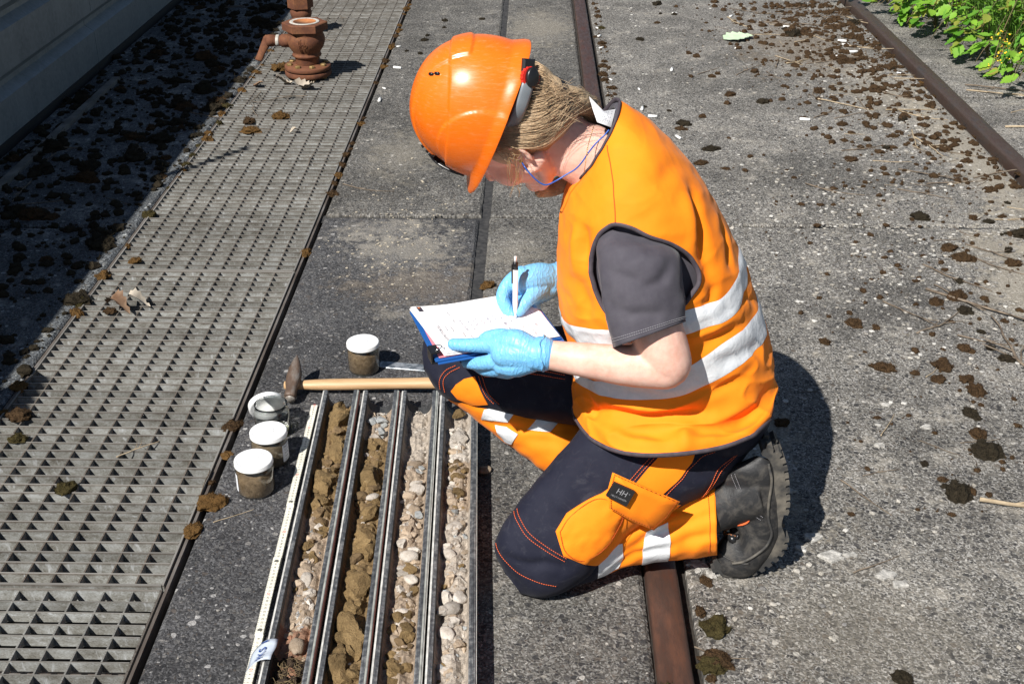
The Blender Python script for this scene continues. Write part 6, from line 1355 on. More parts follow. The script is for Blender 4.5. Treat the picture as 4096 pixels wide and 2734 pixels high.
# ---- gloves
def glove(keys, name, label):
    mbx = MB(); chain_mesh(mbx, keys, 1.06, 14, 5); V, F = mbx.get(); return remeshed(part(name, V, F, M_GLOVE, person, label=label), 0.0021, 3)
gl = glove([k for k in CHAINS if k.startswith("hand_l")] + ["cuff_l"], "glove", "blue disposable glove holding the clipboard edge")
gr = glove([k for k in CHAINS if k.startswith("hand_r")] + ["cuff_r"], "glove", "blue disposable glove round the pen")
for k_, g_ in (("cuff_l", gl), ("cuff_r", gr)):
    C_ = np.array(CHAINS[k_]); p = C_[-1, :3]; ax = C_[-1, :3] - C_[0, :3]; ax /= np.linalg.norm(ax); a_, b_ = frame_of(ax)
    ring = [p + ax * (0.003 + 0.0018 * math.sin(3 * t_ + 1) + 0.0012 * math.sin(7 * t_)) + (a_ * math.cos(t_) + b_ * math.sin(t_)) * (C_[-1, 3] * 1.06 + 0.0008 * math.sin(5 * t_)) for t_ in np.linspace(0, 2 * math.pi, 60)]
    part("rolled_cuff", *tube(ring, 0.0016, 6, False), M_GLOVE, g_)

# ---- hair
mbx = MB(); ellip(mbx, hl(-0.020, 0, 0.012), (0.094, 0.081, 0.094), HB); chain_mesh(mbx, ["hair_a", "hair_b", "hair_c", "hair_d"], 1.02, 20, 6); ellip(mbx, hl(-0.035, 0, -0.030), (0.075, 0.070, 0.060), HB)
V, F = mbx.get()
hair = part("hair", V, F, simple("dark blond hair mass", (0.33, 0.23, 0.13), (0.48, 0.355, 0.22), 60, 0.6, bump=0.6, co="World"), person); remeshed(hair, 0.0034, 3)
def hair_strands():
    g = rng(21); fam = [np.array(LINES["strand%d" % i]) for i in range(5)]; mbx = MB(); cols = []
    tail = np.array(CHAINS["hair_c"])
    for i in range(4200):
        w = g.random() * 4; k = min(int(w), 3); f = w - k; P = fam[k] * (1 - f) + fam[k + 1] * f
        P = P + g.normal(0, 0.0013, P.shape); P[:, 1] += g.uniform(-0.001, 0.010); P[0] += np.array([-0.02, 0.004, 0.0]) * g.random()
        if g.random() < 0.55: P = np.concatenate([P, tail[2:3, :3] + g.normal(0, 0.007, 3), tail[3:4, :3] + g.normal(0, 0.007, 3), tail[4:5, :3] + g.normal(0, 0.006, 3)])
        q = spline(P, 5); r = np.interp(np.linspace(0, 1, len(q)), [0, 0.2, 0.8, 1], [0.0003, 0.00048, 0.00045, 0.00015]) * g.uniform(0.6, 1.3)
        V, F = tube(q, r, 4); mbx.add(V, F); b = g.uniform(0.86, 1.14); cols.append(np.tile(np.array([0.46, 0.33, 0.20]) * b * (1 + 0.35 * (g.random() < 0.2)), (len(V), 1)))
    for i in range(12):                          # loose wisps round the ear and cheek
        P = np.array(LINES["wisp"]) + g.normal(0, 0.010, (4, 3)); P[0] = np.array(LINES["wisp"][0]) + g.normal(0, 0.004, 3)
        V, F = tube(spline(P, 5), 0.00035, 4); mbx.add(V, F); cols.append(np.tile(np.array([0.36, 0.24, 0.12]), (len(V), 1)))
    for i in range(70):                          # flyaways
        w = g.random() * 4; k = min(int(w), 3); f = w - k; P = fam[k] * (1 - f) + fam[k + 1] * f; P = P + g.normal(0, 0.004, P.shape); P[-1] += g.normal(0, 0.014, 3) + np.array([0.01, 0, 0.004]); P[1:, 1] -= g.uniform(0.002, 0.010)
        V, F = tube(spline(P, 5), 0.00025, 3); mbx.add(V, F); cols.append(np.tile(np.array([0.5, 0.36, 0.22]), (len(V), 1)))
    V, F = mbx.get(); o = part("strands", V, F, M_HAIR, hair); with_colour(o, np.concatenate(cols)); o["kind"] = "stuff"
hair_strands()
bp = (np.array(CHAINS["hair_c"][0][:3]) + np.array(CHAINS["hair_c"][1][:3])) / 2; bax = np.array(CHAINS["hair_c"][1][:3]) - np.array(CHAINS["hair_c"][0][:3]); bax /= np.linalg.norm(bax); a_, b_ = frame_of(bax)
for k_ in (-0.003, 0.002): part("hair_band", *tube([bp + bax * k_ + (a_ * math.cos(t_) + b_ * math.sin(t_)) * 0.0215 for t_ in np.linspace(0, 2 * math.pi, 30)], 0.0034, 8, False), M_BLKP, hair)

# ---- helmet
KB = ortho((-0.34, 0.16, -0.93), (-0.93, -0.06, 0.34)); KC = np.array([-0.048, 2.052, 0.876]) + KB[:, 2] * 0.030
def kl(p): return KC + np.asarray(p, float) @ KB.T
def smooth01(x): x = np.clip(x, 0, 1); return x * x * (3 - 2 * x)
def helmet_pt(ph, e):
    """ph 0 at the front; e 0 at the crown, 1 at the lower edge"""
    ph = np.asarray(ph, float); e = np.asarray(e, float); c, s = np.cos(ph), np.sin(ph)
    el = (1 - np.clip(e / 0.82, 0, 1)) * math.pi / 2; ax = np.where(c > 0, 0.117, 0.119); z = 0.132 * np.sin(el) ** 0.95; r = np.cos(el) ** 0.85
    x = ax * c * r; y = 0.104 * s * r
    zb = 0.040 + 0.058 * (1 - c) / 2; band = smooth01((zb - z) / 0.0035) * 0.0058
    spine = smooth01((0.040 - np.abs(y)) / 0.005) * smooth01((z - 0.060) / 0.008) * 0.0042
    side = smooth01((0.080 - np.hypot((x - 0.030) / 0.95, z + 0.004)) / 0.004) * smooth01(np.abs(s) * 3 - 1.2) * 0.0034
    fl = smooth01((e - 0.80) / 0.20); front = np.exp(-(np.angle(np.exp(1j * ph)) / 0.75) ** 2); back = np.exp(-(np.angle(np.exp(1j * (ph - math.pi))) / 0.95) ** 2)
    out = band + spine + side + fl * (0.004 + 0.032 * front + 0.006 * back); nx, ny = c, s * 1.05; nn = np.hypot(nx, ny)
    low = np.clip((e - 0.82) / 0.18, 0, 1)
    x = x + nx / nn * out * np.maximum(r, 0.25); y = y + ny / nn * out * np.maximum(r, 0.25); z = z + out * (1 - r) * 0.8 - low * (0.010 + 0.008 * front + 0.020 * back + 0.010 * (1 - front) * (1 - back))
    return np.stack([x, y, z], -1)
ne, npn = 150, 200; E_, PH = np.meshgrid(np.linspace(0.0005, 1, ne), np.arange(npn) / npn * 2 * math.pi, indexing='ij'); V = kl(helmet_pt(PH, E_).reshape(-1, 3))
F = [(i * npn + j, i * npn + (j + 1) % npn, (i + 1) * npn + (j + 1) % npn, (i + 1) * npn + j) for i in range(ne - 1) for j in range(npn)] + [tuple(range(npn))[::-1]]
helmet = part("helmet", V, F, M_HELMET, person, label="glossy orange safety helmet with back dial"); m = helmet.modifiers.new("t", 'SOLIDIFY'); m.thickness = 0.003; m.offset = 1
def on_helmet(name, ph, e, w, h, mat, rise=0.001, rot=0.0):
    p = kl(helmet_pt(ph, e)); px = kl(helmet_pt(ph + 0.02, e)) - p; py = kl(helmet_pt(ph, e - 0.02)) - p; px /= np.linalg.norm(px); py -= px * (px @ py); py /= np.linalg.norm(py); n = np.cross(px, py); n = n if n @ (p - KC) > 0 else -n
    if rot: px, py = px * math.cos(rot) + py * math.sin(rot), py * math.cos(rot) - px * math.sin(rot)
    k = 14; pts = [p + px * w * math.copysign(abs(math.cos(a)) ** 0.35, math.cos(a)) + py * h * math.copysign(abs(math.sin(a)) ** 0.35, math.sin(a)) for a in np.linspace(0, 2 * math.pi, k, endpoint=False)]
    V = [q + n * (rise + 0.003) for q in pts] + [q - n * 0.004 for q in pts]; return part(name, V, [tuple(range(k))] + [(i, k + i, k + (i + 1) % k, (i + 1) % k) for i in range(k)], mat, helmet)
for sg in (-1, 1):
    for k_, e_ in enumerate((0.285, 0.345)): on_helmet("vent", sg * -2.35, e_, 0.0022, 0.0048, M_BLKP, 0.0006)
    for k_, e_ in enumerate((0.46, 0.51, 0.56)): on_helmet("vent", sg * 0.34, e_, 0.0042, 0.0026, M_BLKP, 0.0006)
sp = spline(LINES["strap"], 6); part("cradle_strap", *tube(sp, 0.011, 10, True, 0.22, ref=(0.3, -1, 0.2)), M_GRYP, helmet)
dp = np.array(LINES["dial"][0]); dn = np.array([0.55, -0.80, 0.22]); dn /= np.linalg.norm(dn); a_ = np.array([0.25, 0.0, 0.97]); Md = basis(dp, np.cross(a_, dn), a_ - dn * (a_ @ dn)); 
V, F = lathe([(0.0, 0.004), (0.0095, 0.004), (0.0115, 0.0025), (0.0115, -0.004), (0.0, -0.004)], 24); V[:, 1] *= 1.45; part("dial_cap", xf(V, Md) + dn * 0.007, F, M_BLKP, helmet)
gear = [((0.0165 + (0.0012 if k % 2 else -0.0006)) * math.cos(k * math.pi / 18), (0.0165 + (0.0012 if k % 2 else -0.0006)) * math.sin(k * math.pi / 18)) for k in range(36)]; V, F = extrude(gear, -0.004, 0.003); part("dial_wheel", xf(V, Md), F, M_REDPL, helmet, smooth=False)
V, F = bbox(-0.012, 0.012, -0.034, 0.030, -0.010, -0.003, 0.003); part("dial_housing", xf(V, Md), F, M_BLKP, helmet, smooth=False)
gq = spline(LINES["goggle"], 6); part("goggle_frame", *tube(gq, 0.0085, 8, True, 0.45, ref=(0, 0, 1)), M_BLKP, helmet)
# ---- ear plug cord and necklace
part("ear_plug_cord", *tube(spline(LINES["cord"], 8), 0.0013, 8), M_WIRE, person)
ep = np.array(LINES["cord"][0]); part("ear_plug", *tube([ep + np.array([-0.004, 0.012, 0.004]), ep + np.array([-0.002, 0.004, 0.002]), ep], [0.004, 0.004, 0.0022], 10), simple("yellow foam", (0.75, 0.45, 0.05), rough=0.8), person)
mbs = MB(); cc = spline(LINES["chain"], 14)
for i in range(0, len(cc) - 1, 2): mbs.add(*tube([cc[i], cc[min(i + 2, len(cc) - 1)]], 0.0006, 5))
part("necklace", *mbs.get(), M_GOLD, person)

# ---------------------------------------------------------------- clipboard and pen
M_BLUE = simple("blue folder plastic", (0.012, 0.085, 0.30), (0.016, 0.10, 0.34), 20, 0.35)
M_PAPER = simple("white paper", (0.80, 0.80, 0.80), rough=0.75)
M_PINK = simple("pink sheet", (0.72, 0.22, 0.26), rough=0.75)
M_PRINT = simple("grey print", (0.16, 0.17, 0.20), rough=0.8)
CA, CB_, CCn = np.array([-0.236, 2.066, 0.484]), np.array([-0.166, 1.872, 0.486]), np.array([0.056, 1.944, 0.496])
cu = CCn - CB_; CL = float(np.linalg.norm(cu)); cu /= CL; cv = CA - CB_; cv -= cu * (cu @ cv); CWd = float(np.linalg.norm(cv)); cv /= CWd; cn = np.cross(cu, cv)
MC = np.eye(4); MC[:3, 0] = cu; MC[:3, 1] = cv; MC[:3, 2] = cn; MC[:3, 3] = CB_      # local: x along the long side towards the worker, y away
cb = thing("clipboard", "blue clipboard folder with filled-in forms held on the worker's raised thigh", "clipboard", tuple(CB_))
def cpart(name, V, F, mat, parent=None, smooth=False): return part(name, xf(V, MC), F, mat, parent or cb, smooth)
cpart("board", *bbox(0, CL, 0, CWd, -0.003, 0.0, 0.0008), M_BLUE)
cpart("board_back", *bbox(0.004, CL + 0.004, -0.004, CWd - 0.002, -0.0065, -0.0040, 0.0008), M_BLUE)
def sheet(x0, x1, y0, y1, z, curl, seed):
    nx, ny = 22, 18; V = []
    for i in range(nx + 1):
        for j in range(ny + 1):
            u, v = i / nx, j / ny; x = x0 + (x1 - x0) * u; y = y0 + (y1 - y0) * v
            zz = z + curl * (max(0, 0.45 - u) ** 2) * (0.6 + 0.8 * v) + 0.0006 * mnoise.noise(Vector((u * 4, v * 4, seed))); V.append((x, y, zz))
    F = [(i * (ny + 1) + j, (i + 1) * (ny + 1) + j, (i + 1) * (ny + 1) + j + 1, i * (ny + 1) + j + 1) for i in range(nx) for j in range(ny)]; return np.array(V), F
def skew(V): V = np.array(V, float); V[:, 0] += 0.020 * np.clip(1 - V[:, 1] / CWd, 0, 1) * (1 - 0.8 * V[:, 0] / CL); return V
def curlz(x, y, z): u = (x - 0.003) / (CL - 0.012); v = (y - 0.008) / (CWd - 0.014); return z + 0.030 * (max(0, 0.45 - u) ** 2) * (0.6 + 0.8 * v)
cpart("sheet", *sheet(0.008, CL - 0.002, 0.005, CWd - 0.001, 0.0006, 0.010, 1), M_PINK, smooth=True)
cpart("sheet", *(lambda q: (skew(q[0]), q[1]))(sheet(-0.002, CL - 0.006, 0.004, CWd - 0.005, 0.0018, 0.022, 2)), M_PAPER, smooth=True)
cpart("sheet", *(lambda q: (skew(q[0]), q[1]))(sheet(0.001, CL - 0.011, 0.007, CWd - 0.003, 0.0028, 0.028, 3)), M_PAPER, smooth=True)
top_sheet = cpart("sheet", *(lambda q: (skew(q[0]), q[1]))(sheet(0.003, CL - 0.009, 0.008, CWd - 0.006, 0.0040, 0.030, 4)), M_PAPER, smooth=True)
def on_paper(V): return skew([(x, y, curlz(x, y, 0.0046)) for x, y, *_ in V])
mk = MB(); PL0, PL1, PW0, PW1 = 0.012, CL - 0.02, 0.016, CWd - 0.014
def pline(p, q, w, n=10):
    p, q = np.array(p), np.array(q); d = q - p; d /= np.linalg.norm(d); e = np.array([-d[1], d[0]]) * w / 2; V = []
    for t_ in np.linspace(0, 1, n + 1): m_ = p * (1 - t_) + q * t_; V += [tuple(m_ + e), tuple(m_ - e)]
    mk.add(on_paper(V), [(2 * i, 2 * i + 1, 2 * i + 3, 2 * i + 2) for i in range(n)])
for i, x in enumerate(np.linspace(0.066, PL1 - 0.005, 12)): pline((x, PW0), (x, PW1), 0.00035)
for y in (PW0, PW0 + 0.030, PW0 + 0.052, PW1 - 0.045, PW1 - 0.028, PW1): pline((0.066, y), (PL1 - 0.005, y), 0.00035)
def ptext(s, x, y, size):                        # lines of writing run away from the reader's left, here from near to far
    T, TF = text_mesh(s, size, 'LEFT')
    if len(T): mk.add(on_paper(np.c_[x - (-T[:, 1]) * 1.0, y + T[:, 0], T[:, 2]] * np.array([1, 1, 1])), [f[::-1] for f in TF])
def ptext2(s, x, y, size):
    T, TF = text_mesh(s, size, 'LEFT')
    if len(T): mk.add(on_paper(np.c_[x - T[:, 1], y + T[:, 0], T[:, 2]]), TF)
for s_, x, y, z in (("SONDIERPROTOKOLL", 0.024, 0.030, 0.0085), ("Projekt", 0.036, 0.030, 0.005), ("Bohrung", 0.036, 0.090, 0.005), ("Datum", 0.046, 0.030, 0.005), ("Bearbeiter", 0.046, 0.085, 0.005), ("Tiefe", 0.060, 0.022, 0.005), ("Bodenart", 0.060, 0.060, 0.005), ("Farbe", 0.060, 0.120, 0.005), ("Feuchte", 0.060, 0.150, 0.005)): ptext2(s_, x, y, z)
part("printed_form", xf(mk.get()[0], MC), mk.get()[1], M_PRINT, top_sheet, smooth=False)
mk = MB(); g = rng(31)
for i in range(11):                              # handwriting
    x = 0.072 + i * 0.0128; y = PW0 + 0.004
    for col_ in range(3):
        y = (PW0 + 0.004, PW0 + 0.034, PW0 + 0.060)[col_]; end = (PW0 + 0.026, PW0 + 0.05, PW1 - 0.05)[col_] * (1 if col_ < 2 else g.uniform(0.75, 1.0))
        if i > 8 and col_ == 2: continue
        pts_ = []; 
        while y < end:
            if g.random() < 0.16: 
                if len(pts_) > 3: mk.add(*tube(on_paper(spline([(a, b, 0) for a, b in pts_], 2)) + np.array([0, 0, 0.0001]), 0.00022, 3))
                pts_ = []; y += 0.003
            pts_.append((x + g.normal(0, 0.0016), y)); y += 0.0011
        if len(pts_) > 3: mk.add(*tube(on_paper(spline([(a, b, 0) for a, b in pts_], 2)) + np.array([0, 0, 0.0001]), 0.00022, 3))
part("handwriting", xf(mk.get()[0], MC), mk.get()[1], simple("blue black ink", (0.05, 0.06, 0.14), rough=0.7), top_sheet, smooth=False)
V = on_paper([(0.010, CWd - 0.030, 0), (0.019, CWd - 0.030, 0), (0.019, CWd - 0.0095, 0), (0.010, CWd - 0.0095, 0)]); V[:, 2] += 0.0004; cpart("logo", V, [(0, 1, 2, 3)], simple("dark logo print", (0.035, 0.030, 0.045), rough=0.7), top_sheet)
V = on_paper([(0.012, CWd - 0.018, 0), (0.016, CWd - 0.018, 0), (0.016, CWd - 0.012, 0), (0.012, CWd - 0.012, 0)]); V[:, 2] += 0.0008; cpart("logo", V, [(0, 1, 2, 3)], simple("orange logo print", (0.55, 0.14, 0.03), rough=0.7), top_sheet)
# bulldog clip at the near corner
mbs = MB(); mbs.box(-0.004, 0.012, 0.010, 0.040, -0.009, -0.006); mbs.box(-0.006, -0.003, 0.010, 0.040, -0.009, 0.012); mbs.box(-0.004, 0.010, 0.010, 0.040, 0.0105, 0.013); V, F = mbs.get(); V = xf(V, Matrix.Translation((0.0, -0.004, 0))); clip = cpart("clip", V, F, M_BLKP)
cpart("clip_wire", *tube([(0.004, 0.012, 0.014), (0.014, 0.014, 0.0155), (0.018, 0.021, 0.016), (0.014, 0.028, 0.0155), (0.004, 0.030, 0.014)], 0.0009, 6), simple("shiny wire", (0.6, 0.6, 0.6), rough=0.2, metal=1.0), clip, smooth=True)
# pen
tip = np.array([-0.0283, 2.0150, 0.4985]); topp = np.array([-0.0283, 2.030, 0.612]); ax = topp - tip; PLn = float(np.linalg.norm(ax)); ax /= PLn; a_, b_ = frame_of(ax)
pen = thing("pen", "white ballpoint pen with black clip held upright by the writing hand", "pen", tuple(tip))
MP = np.eye(4); MP[:3, 0] = a_; MP[:3, 1] = b_; MP[:3, 2] = ax; MP[:3, 3] = tip
M_PENW = simple("white pen plastic", (0.80, 0.80, 0.80), rough=0.25)
V, F = lathe([(0.0005, 0.002), (0.0017, 0.006), (0.0042, 0.020), (0.0050, 0.028), (0.0050, PLn - 0.020)], 18); part("barrel", xf(V, MP), F, M_PENW, pen)
V, F = lathe([(0.0052, PLn - 0.020), (0.0052, PLn - 0.008), (0.0045, PLn - 0.006), (0.0, PLn - 0.006)], 18); part("collar", xf(V, MP), F, M_BLKP, pen)
V, F = lathe([(0.0026, PLn - 0.006), (0.0026, PLn + 0.004), (0.002, PLn + 0.005), (0.0, PLn + 0.005)], 14); part("button", xf(V, MP), F, M_PENW, pen)
V, F = lathe([(0.0, 0.0), (0.0006, 0.0005), (0.0007, 0.003)], 10); part("point", xf(V, MP), F, M_GRYP, pen)
V, F = box(-0.0015, 0.0015, 0.0052, 0.0072, PLn - 0.046, PLn - 0.010); Mr = np.array(Matrix.Rotation(math.atan2((np.array([-1.0, -0.3, 0]) @ b_), (np.array([-1.0, -0.3, 0]) @ a_)) - math.pi / 2, 4, 'Z')); part("clip", xf(xf(V, Mr), MP), F, M_BLKP, pen, smooth=False)

# ---------------------------------------------------------------- moss, twigs, chips and leaves on the ground
M_MOSS = NT("brown moss")
def _moss(name, c1, c2, c3):
    t = NT(name); p = t.coord("World"); n = t.noise(p, 70, 4, 0.65); f = t.noise(p, 420, 2, 0.7)
    t.set(Base_Color=t.mix(0.5, t.ramp(n, [(0.35, c1), (0.65, c2)]), t.ramp(f, [(0.35, c1), (0.7, c3)])), Roughness=0.95, Specular_IOR_Level=0.1); t.bump(f, 0.8, 0.004); return t.m
M_MOSS = _moss("brown moss", (0.016, 0.010, 0.006), (0.056, 0.034, 0.018), (0.135, 0.080, 0.038))
M_MOSSG = _moss("olive moss", (0.022, 0.018, 0.008), (0.052, 0.042, 0.016), (0.10, 0.080, 0.030))
M_MOSSK = _moss("blackish moss", (0.010, 0.009, 0.006), (0.030, 0.024, 0.016), (0.058, 0.044, 0.027))
M_MOSSR = _moss("rusty moss", (0.06, 0.033, 0.012), (0.13, 0.068, 0.022), (0.19, 0.11, 0.04))
def moss_mesh(seed, mat):
    g = rng(seed); V, F = ico(3); o = g.uniform(0, 60, 3); V = V.copy(); V = V * np.array([1, g.uniform(0.6, 0.95), 1]); nz = pnoise(V * 1.6 + o) * 0.9 + pnoise(V * 4.2 + o) * 0.55 + pnoise(V * 8.5 + o) * 0.35
    V = V * (1 + nz * 0.75)[:, None]; V[:, 2] = np.where(V[:, 2] > 0, V[:, 2] * 0.62 + 0.10 * pnoise(V * 7 + o), -0.02); mb = MB(); mb.add(V, F)
    top = np.where(V[:, 2] > 0.05)[0]
    for i in range(420):                          # little shoots
        p = V[top[int(g.integers(0, len(top)))]] + g.normal(0, 0.04, 3); d = g.normal(size=3); d[2] = abs(d[2]) + 0.6; d /= np.linalg.norm(d); s = g.normal(size=3); s /= np.linalg.norm(s); h = g.uniform(0.08, 0.26)
        mb.add([p - s * 0.022, p + s * 0.022, p + d * h], [(0, 1, 2)])
    V, F = mb.get(); return mesh_data("moss_clump", V, F, mat, False)
MOSS = {m.name: [moss_mesh(50 + i, m) for i in range(5)] for m in (M_MOSS, M_MOSSG, M_MOSSK, M_MOSSR)}
def moss(x, y, z, s, mat, g, label, group, flat=1.0):
    o = link("moss_clump", MOSS[mat.name][int(g.integers(0, 5))]); o.location = (x, y, z); o.scale = (s, s * g.uniform(0.7, 1.0), s * flat * g.uniform(0.7, 1.1)); o.rotation_euler = (0, 0, g.uniform(0, 6.28)); return tag(o, label, "moss", group)
g = rng(501)
# shaded strip by the wall
for i in range(105):
    x = -1.28 - abs(g.beta(1.2, 1.3)) * 0.66; y = g.uniform(2.35, 7.0); s = 0.018 + 0.042 * g.random() ** 1.8
    moss(x, y, 0.0, s, M_MOSSK if g.random() < 0.6 else M_MOSS, g, "blackish moss clump on shaded concrete between wall and grating", "moss clumps on the shaded strip", 0.9)
# seam along both sides of the grating
y = 2.0
while y < 7.0:
    if g.random() < (0.75 if 3.9 < y < 5.6 else 0.40): moss(-1.262 + g.normal(0, 0.006), y, -0.004, g.uniform(0.010, 0.028), M_MOSSR if g.random() < 0.6 else M_MOSSG, g, "rusty moss clump in the seam on the grating's shaded side", "moss along the shaded edge of the grating")
    y += g.uniform(0.06, 0.13)
y = 2.2
while y < 7.0:
    if g.random() < (0.85 if 3.9 < y < 4.8 else (0.5 if y > 4.8 else 0.25)): moss(-0.690 + g.normal(0, 0.006), y, -0.006, g.uniform(0.010, 0.030), M_MOSSR if g.random() < 0.5 else M_MOSS, g, "brown moss clump in the seam between grating and sunny concrete", "moss along the sunny edge of the grating")
    y += g.uniform(0.06, 0.13)
for x, y, s, m, lab in [(-0.672, 2.115, 0.034, M_MOSSR, "thick brown moss cushion at the grating edge beside the nearest jar"), (-0.690, 2.02, 0.026, M_MOSSR, "brown moss cushion at the grating edge nearest the camera"), (-1.000, 2.165, 0.024, M_MOSSG, "olive moss tuft alone on the grating at the jars' height"),
                     (-1.215, 2.46, 0.030, M_MOSS, "dark moss tuft on the grating's shaded corner"), (-1.18, 2.36, 0.022, M_MOSSG, "small olive moss tuft near the grating's shaded corner"), (-1.02, 4.78, 0.035, M_MOSSR, "round brown moss ball on the panel seam in front of the valve"),
                     (-1.10, 4.60, 0.042, M_MOSSR, "flat brown moss piece in front of the panel seam"), (-1.135, 4.72, 0.026, M_MOSS, "dark moss piece beside the flat brown one on the grating"), (-1.155, 5.50, 0.042, M_MOSSR, "brown moss clump on the grating beside the valve lever"), (-1.20, 3.36, 0.022, M_MOSSR, "rust brown moss tuft at the shaded edge of the second panel seam"),
                     (-1.17, 3.02, 0.020, M_MOSS, "moss tuft under a dry leaf on the grating")]:
    moss(x, y, 0.0, s, m, g, lab, None)
# the sunny concrete: beside both rails and scattered
for y in np.concatenate([np.arange(1.50, 1.95, 0.09), np.arange(3.9, 7.0, 0.11)]):
    if g.random() < 0.8: moss(0.318 + g.uniform(0, 0.035), y + g.normal(0, 0.02), 0.0, g.uniform(0.010, 0.028), M_MOSS if g.random() < 0.7 else M_MOSSG, g, "dark moss clump in the groove beside the rail under the worker", "moss along the worker's rail")
for x, y, s, m, lab in [(0.345, 1.742, 0.030, M_MOSSG, "round dark moss cushion beside the rail just below the boot"), (0.338, 1.655, 0.032, M_MOSS, "second moss cushion beside the rail, with a dry curl"), (0.250, 1.555, 0.034, M_MOSSG, "olive moss lying on the rail at the bottom edge"), (0.655, 1.615, 0.022, M_MOSSK, "small black moss tuft on bare concrete at the bottom"),
                        (-0.125, 3.20, 0.026, M_MOSSR, "brown moss in the tar joint above the writing hand"), (-0.128, 3.10, 0.018, M_MOSSR, "small brown moss in the tar joint beside the writing hand")]:
    moss(x, y, 0.0, s, m, g, lab, None)
pts = []
for i in range(44):                              # towards the right edge of the slab
    y = g.uniform(2.1, 4.2); x = 0.425 * y - abs(g.normal(0, 0.17)) + 0.05; s = 0.008 + 0.028 * g.random() ** 1.8
    moss(x, y, 0.0, s, M_MOSS if g.random() < 0.6 else M_MOSSK, g, "dark moss clump on concrete at the right edge, far behind the worker's back", "moss clumps at the right edge", 0.85)
for i in range(80):
    # thick towards the second rail and the far right
    if g.random() < 0.62: x = 1.70 - abs(g.normal(0, 0.26)); y = g.uniform(2.1, 6.9)
    else: x = g.uniform(0.42, 1.7); y = 4.2 + abs(g.normal(0, 1.6))
    if y > 7.0 or x < 0.36: continue
    s = 0.012 + 0.036 * g.random() ** 2; moss(x, y, 0.0, s, M_MOSS if g.random() < 0.7 else M_MOSSK, g, "dark brown moss clump on sunny concrete left of the far rail", "moss clumps between the rails", 0.85)
for i in range(16): moss(1.722 + g.normal(0, 0.008), g.uniform(3.7, 7), -0.024, g.uniform(0.012, 0.024), M_MOSS if g.random() < 0.6 else M_MOSSR, g, "brown moss clump in the groove of the bramble-side rail", "moss along the far rail")
for x, y, s in [(0.90, 2.73, 0.034), (0.78, 2.87, 0.018), (1.10, 2.62, 0.03), (1.04, 2.42, 0.026)]: moss(x, y, 0.0, s, M_MOSS, g, "dark moss clump on bare concrete right of the worker's back", "moss clumps right of the worker")
for i in range(10): moss(g.uniform(-0.62, -0.2), g.uniform(5.2, 6.9), 0.0, g.uniform(0.010, 0.022), M_MOSSK, g, "small dark moss clump on far concrete between grating and tar joint", "moss on the far concrete")
# crumbs of moss and litter, too many to count
def crumbs(n, fx, fy, s0, s1, mat, seed, label):
    g = rng(seed); mb = MB(); base = []
    for k in range(6):
        V, F = ico(2); V = V * (1 + 0.9 * pnoise(V * 2.2 + k * 7.3))[:, None] * np.array([1, 0.75, 0.55]); base.append((V, F))
    for i in range(n):
        x, y = fx(g), fy(g)
        if 0.22 < x < 0.30 or 1.735 < x < 1.815: continue
        V, F = base[int(g.integers(0, 6))]; s = s0 + (s1 - s0) * g.random() ** 2.5; a = g.uniform(0, 6.28); c, q = math.cos(a), math.sin(a); mb.add(np.c_[V[:, 0] * c - V[:, 1] * q, V[:, 0] * q + V[:, 1] * c, V[:, 2]] * s + np.array([x, y, s * 0.2]), F)
        for k in range(3): p = np.array([x, y, s * 0.3]) + g.normal(0, s * 0.5, 3); d = g.normal(size=3); d[2] = abs(d[2]); mb.add([p, p + np.array([0.002, 0, 0]), p + d * s * 0.8], [(0, 1, 2)])
    o = part("moss_litter", *mb.get(), mat, None, smooth=False); return tag(o, label, "moss litter", None, "stuff")
crumbs(1300, lambda g: float(np.clip(1.70 - abs(g.normal(0, 0.34)), 0.4, 1.7)), lambda g: 4.0 + 2.9 * g.random() ** 0.7, 0.004, 0.022, M_MOSS, 81, "crumbled brown moss litter along the bramble-side rail")
crumbs(420, (lambda g: float(np.clip(g.uniform(0.9, 1.75) - abs(g.normal(0, 0.12)), 0.75, 1.7))), lambda g: g.uniform(2.1, 4.2), 0.0025, 0.013, M_MOSS, 82, "moss crumbs on the right part of the concrete")
crumbs(1900, lambda g: g.uniform(-1.96, -1.28), lambda g: g.uniform(2.4, 7.0), 0.004, 0.026, M_MOSSK, 83, "blackish moss litter carpeting the shaded strip by the wall")
crumbs(160, lambda g: 0.325 + abs(g.normal(0, 0.02)), lambda g: g.uniform(3.8, 7.0), 0.003, 0.012, M_MOSS, 84, "moss crumbs in the groove of the worker's rail")
# twigs
M_TWIG = simple("grey dry twig", (0.085, 0.062, 0.042), (0.21, 0.165, 0.12), 40, 0.85, co="World")
M_TWIGP = simple("pale dry stalk", (0.28, 0.21, 0.13), (0.46, 0.37, 0.25), 40, 0.8, co="World")
def twig_mesh(seed, mat):
    g = rng(seed); q = [np.zeros(3)]; a = 0.0; mb = MB()
    for i in range(7): a += g.normal(0, 0.16); q.append(q[-1] + np.array([math.cos(a), math.sin(a), 0]) / 7)
    q = np.array(q); q[:, 2] = 0.018 + 0.012 * np.sin(np.linspace(0, 3, 8) + seed); P = spline(q, 3); mb.add(*tube(P, np.linspace(0.012, 0.006, len(P)), 6))
    for k in range(int(g.integers(0, 4))):
        p = P[int(g.integers(4, len(P) - 3))]; b = g.uniform(-0.9, 0.9); mb.add(*tube([p, p + np.array([math.cos(b), math.sin(b), 0.15]) * 0.13, p + np.array([math.cos(b * 1.2), math.sin(b * 1.2), 0.2]) * 0.22], [0.006, 0.005, 0.003], 5))
    V, F = mb.get(); V[:, 2] -= V[:, 2].min(); return mesh_data("twig", V, F, mat, True)
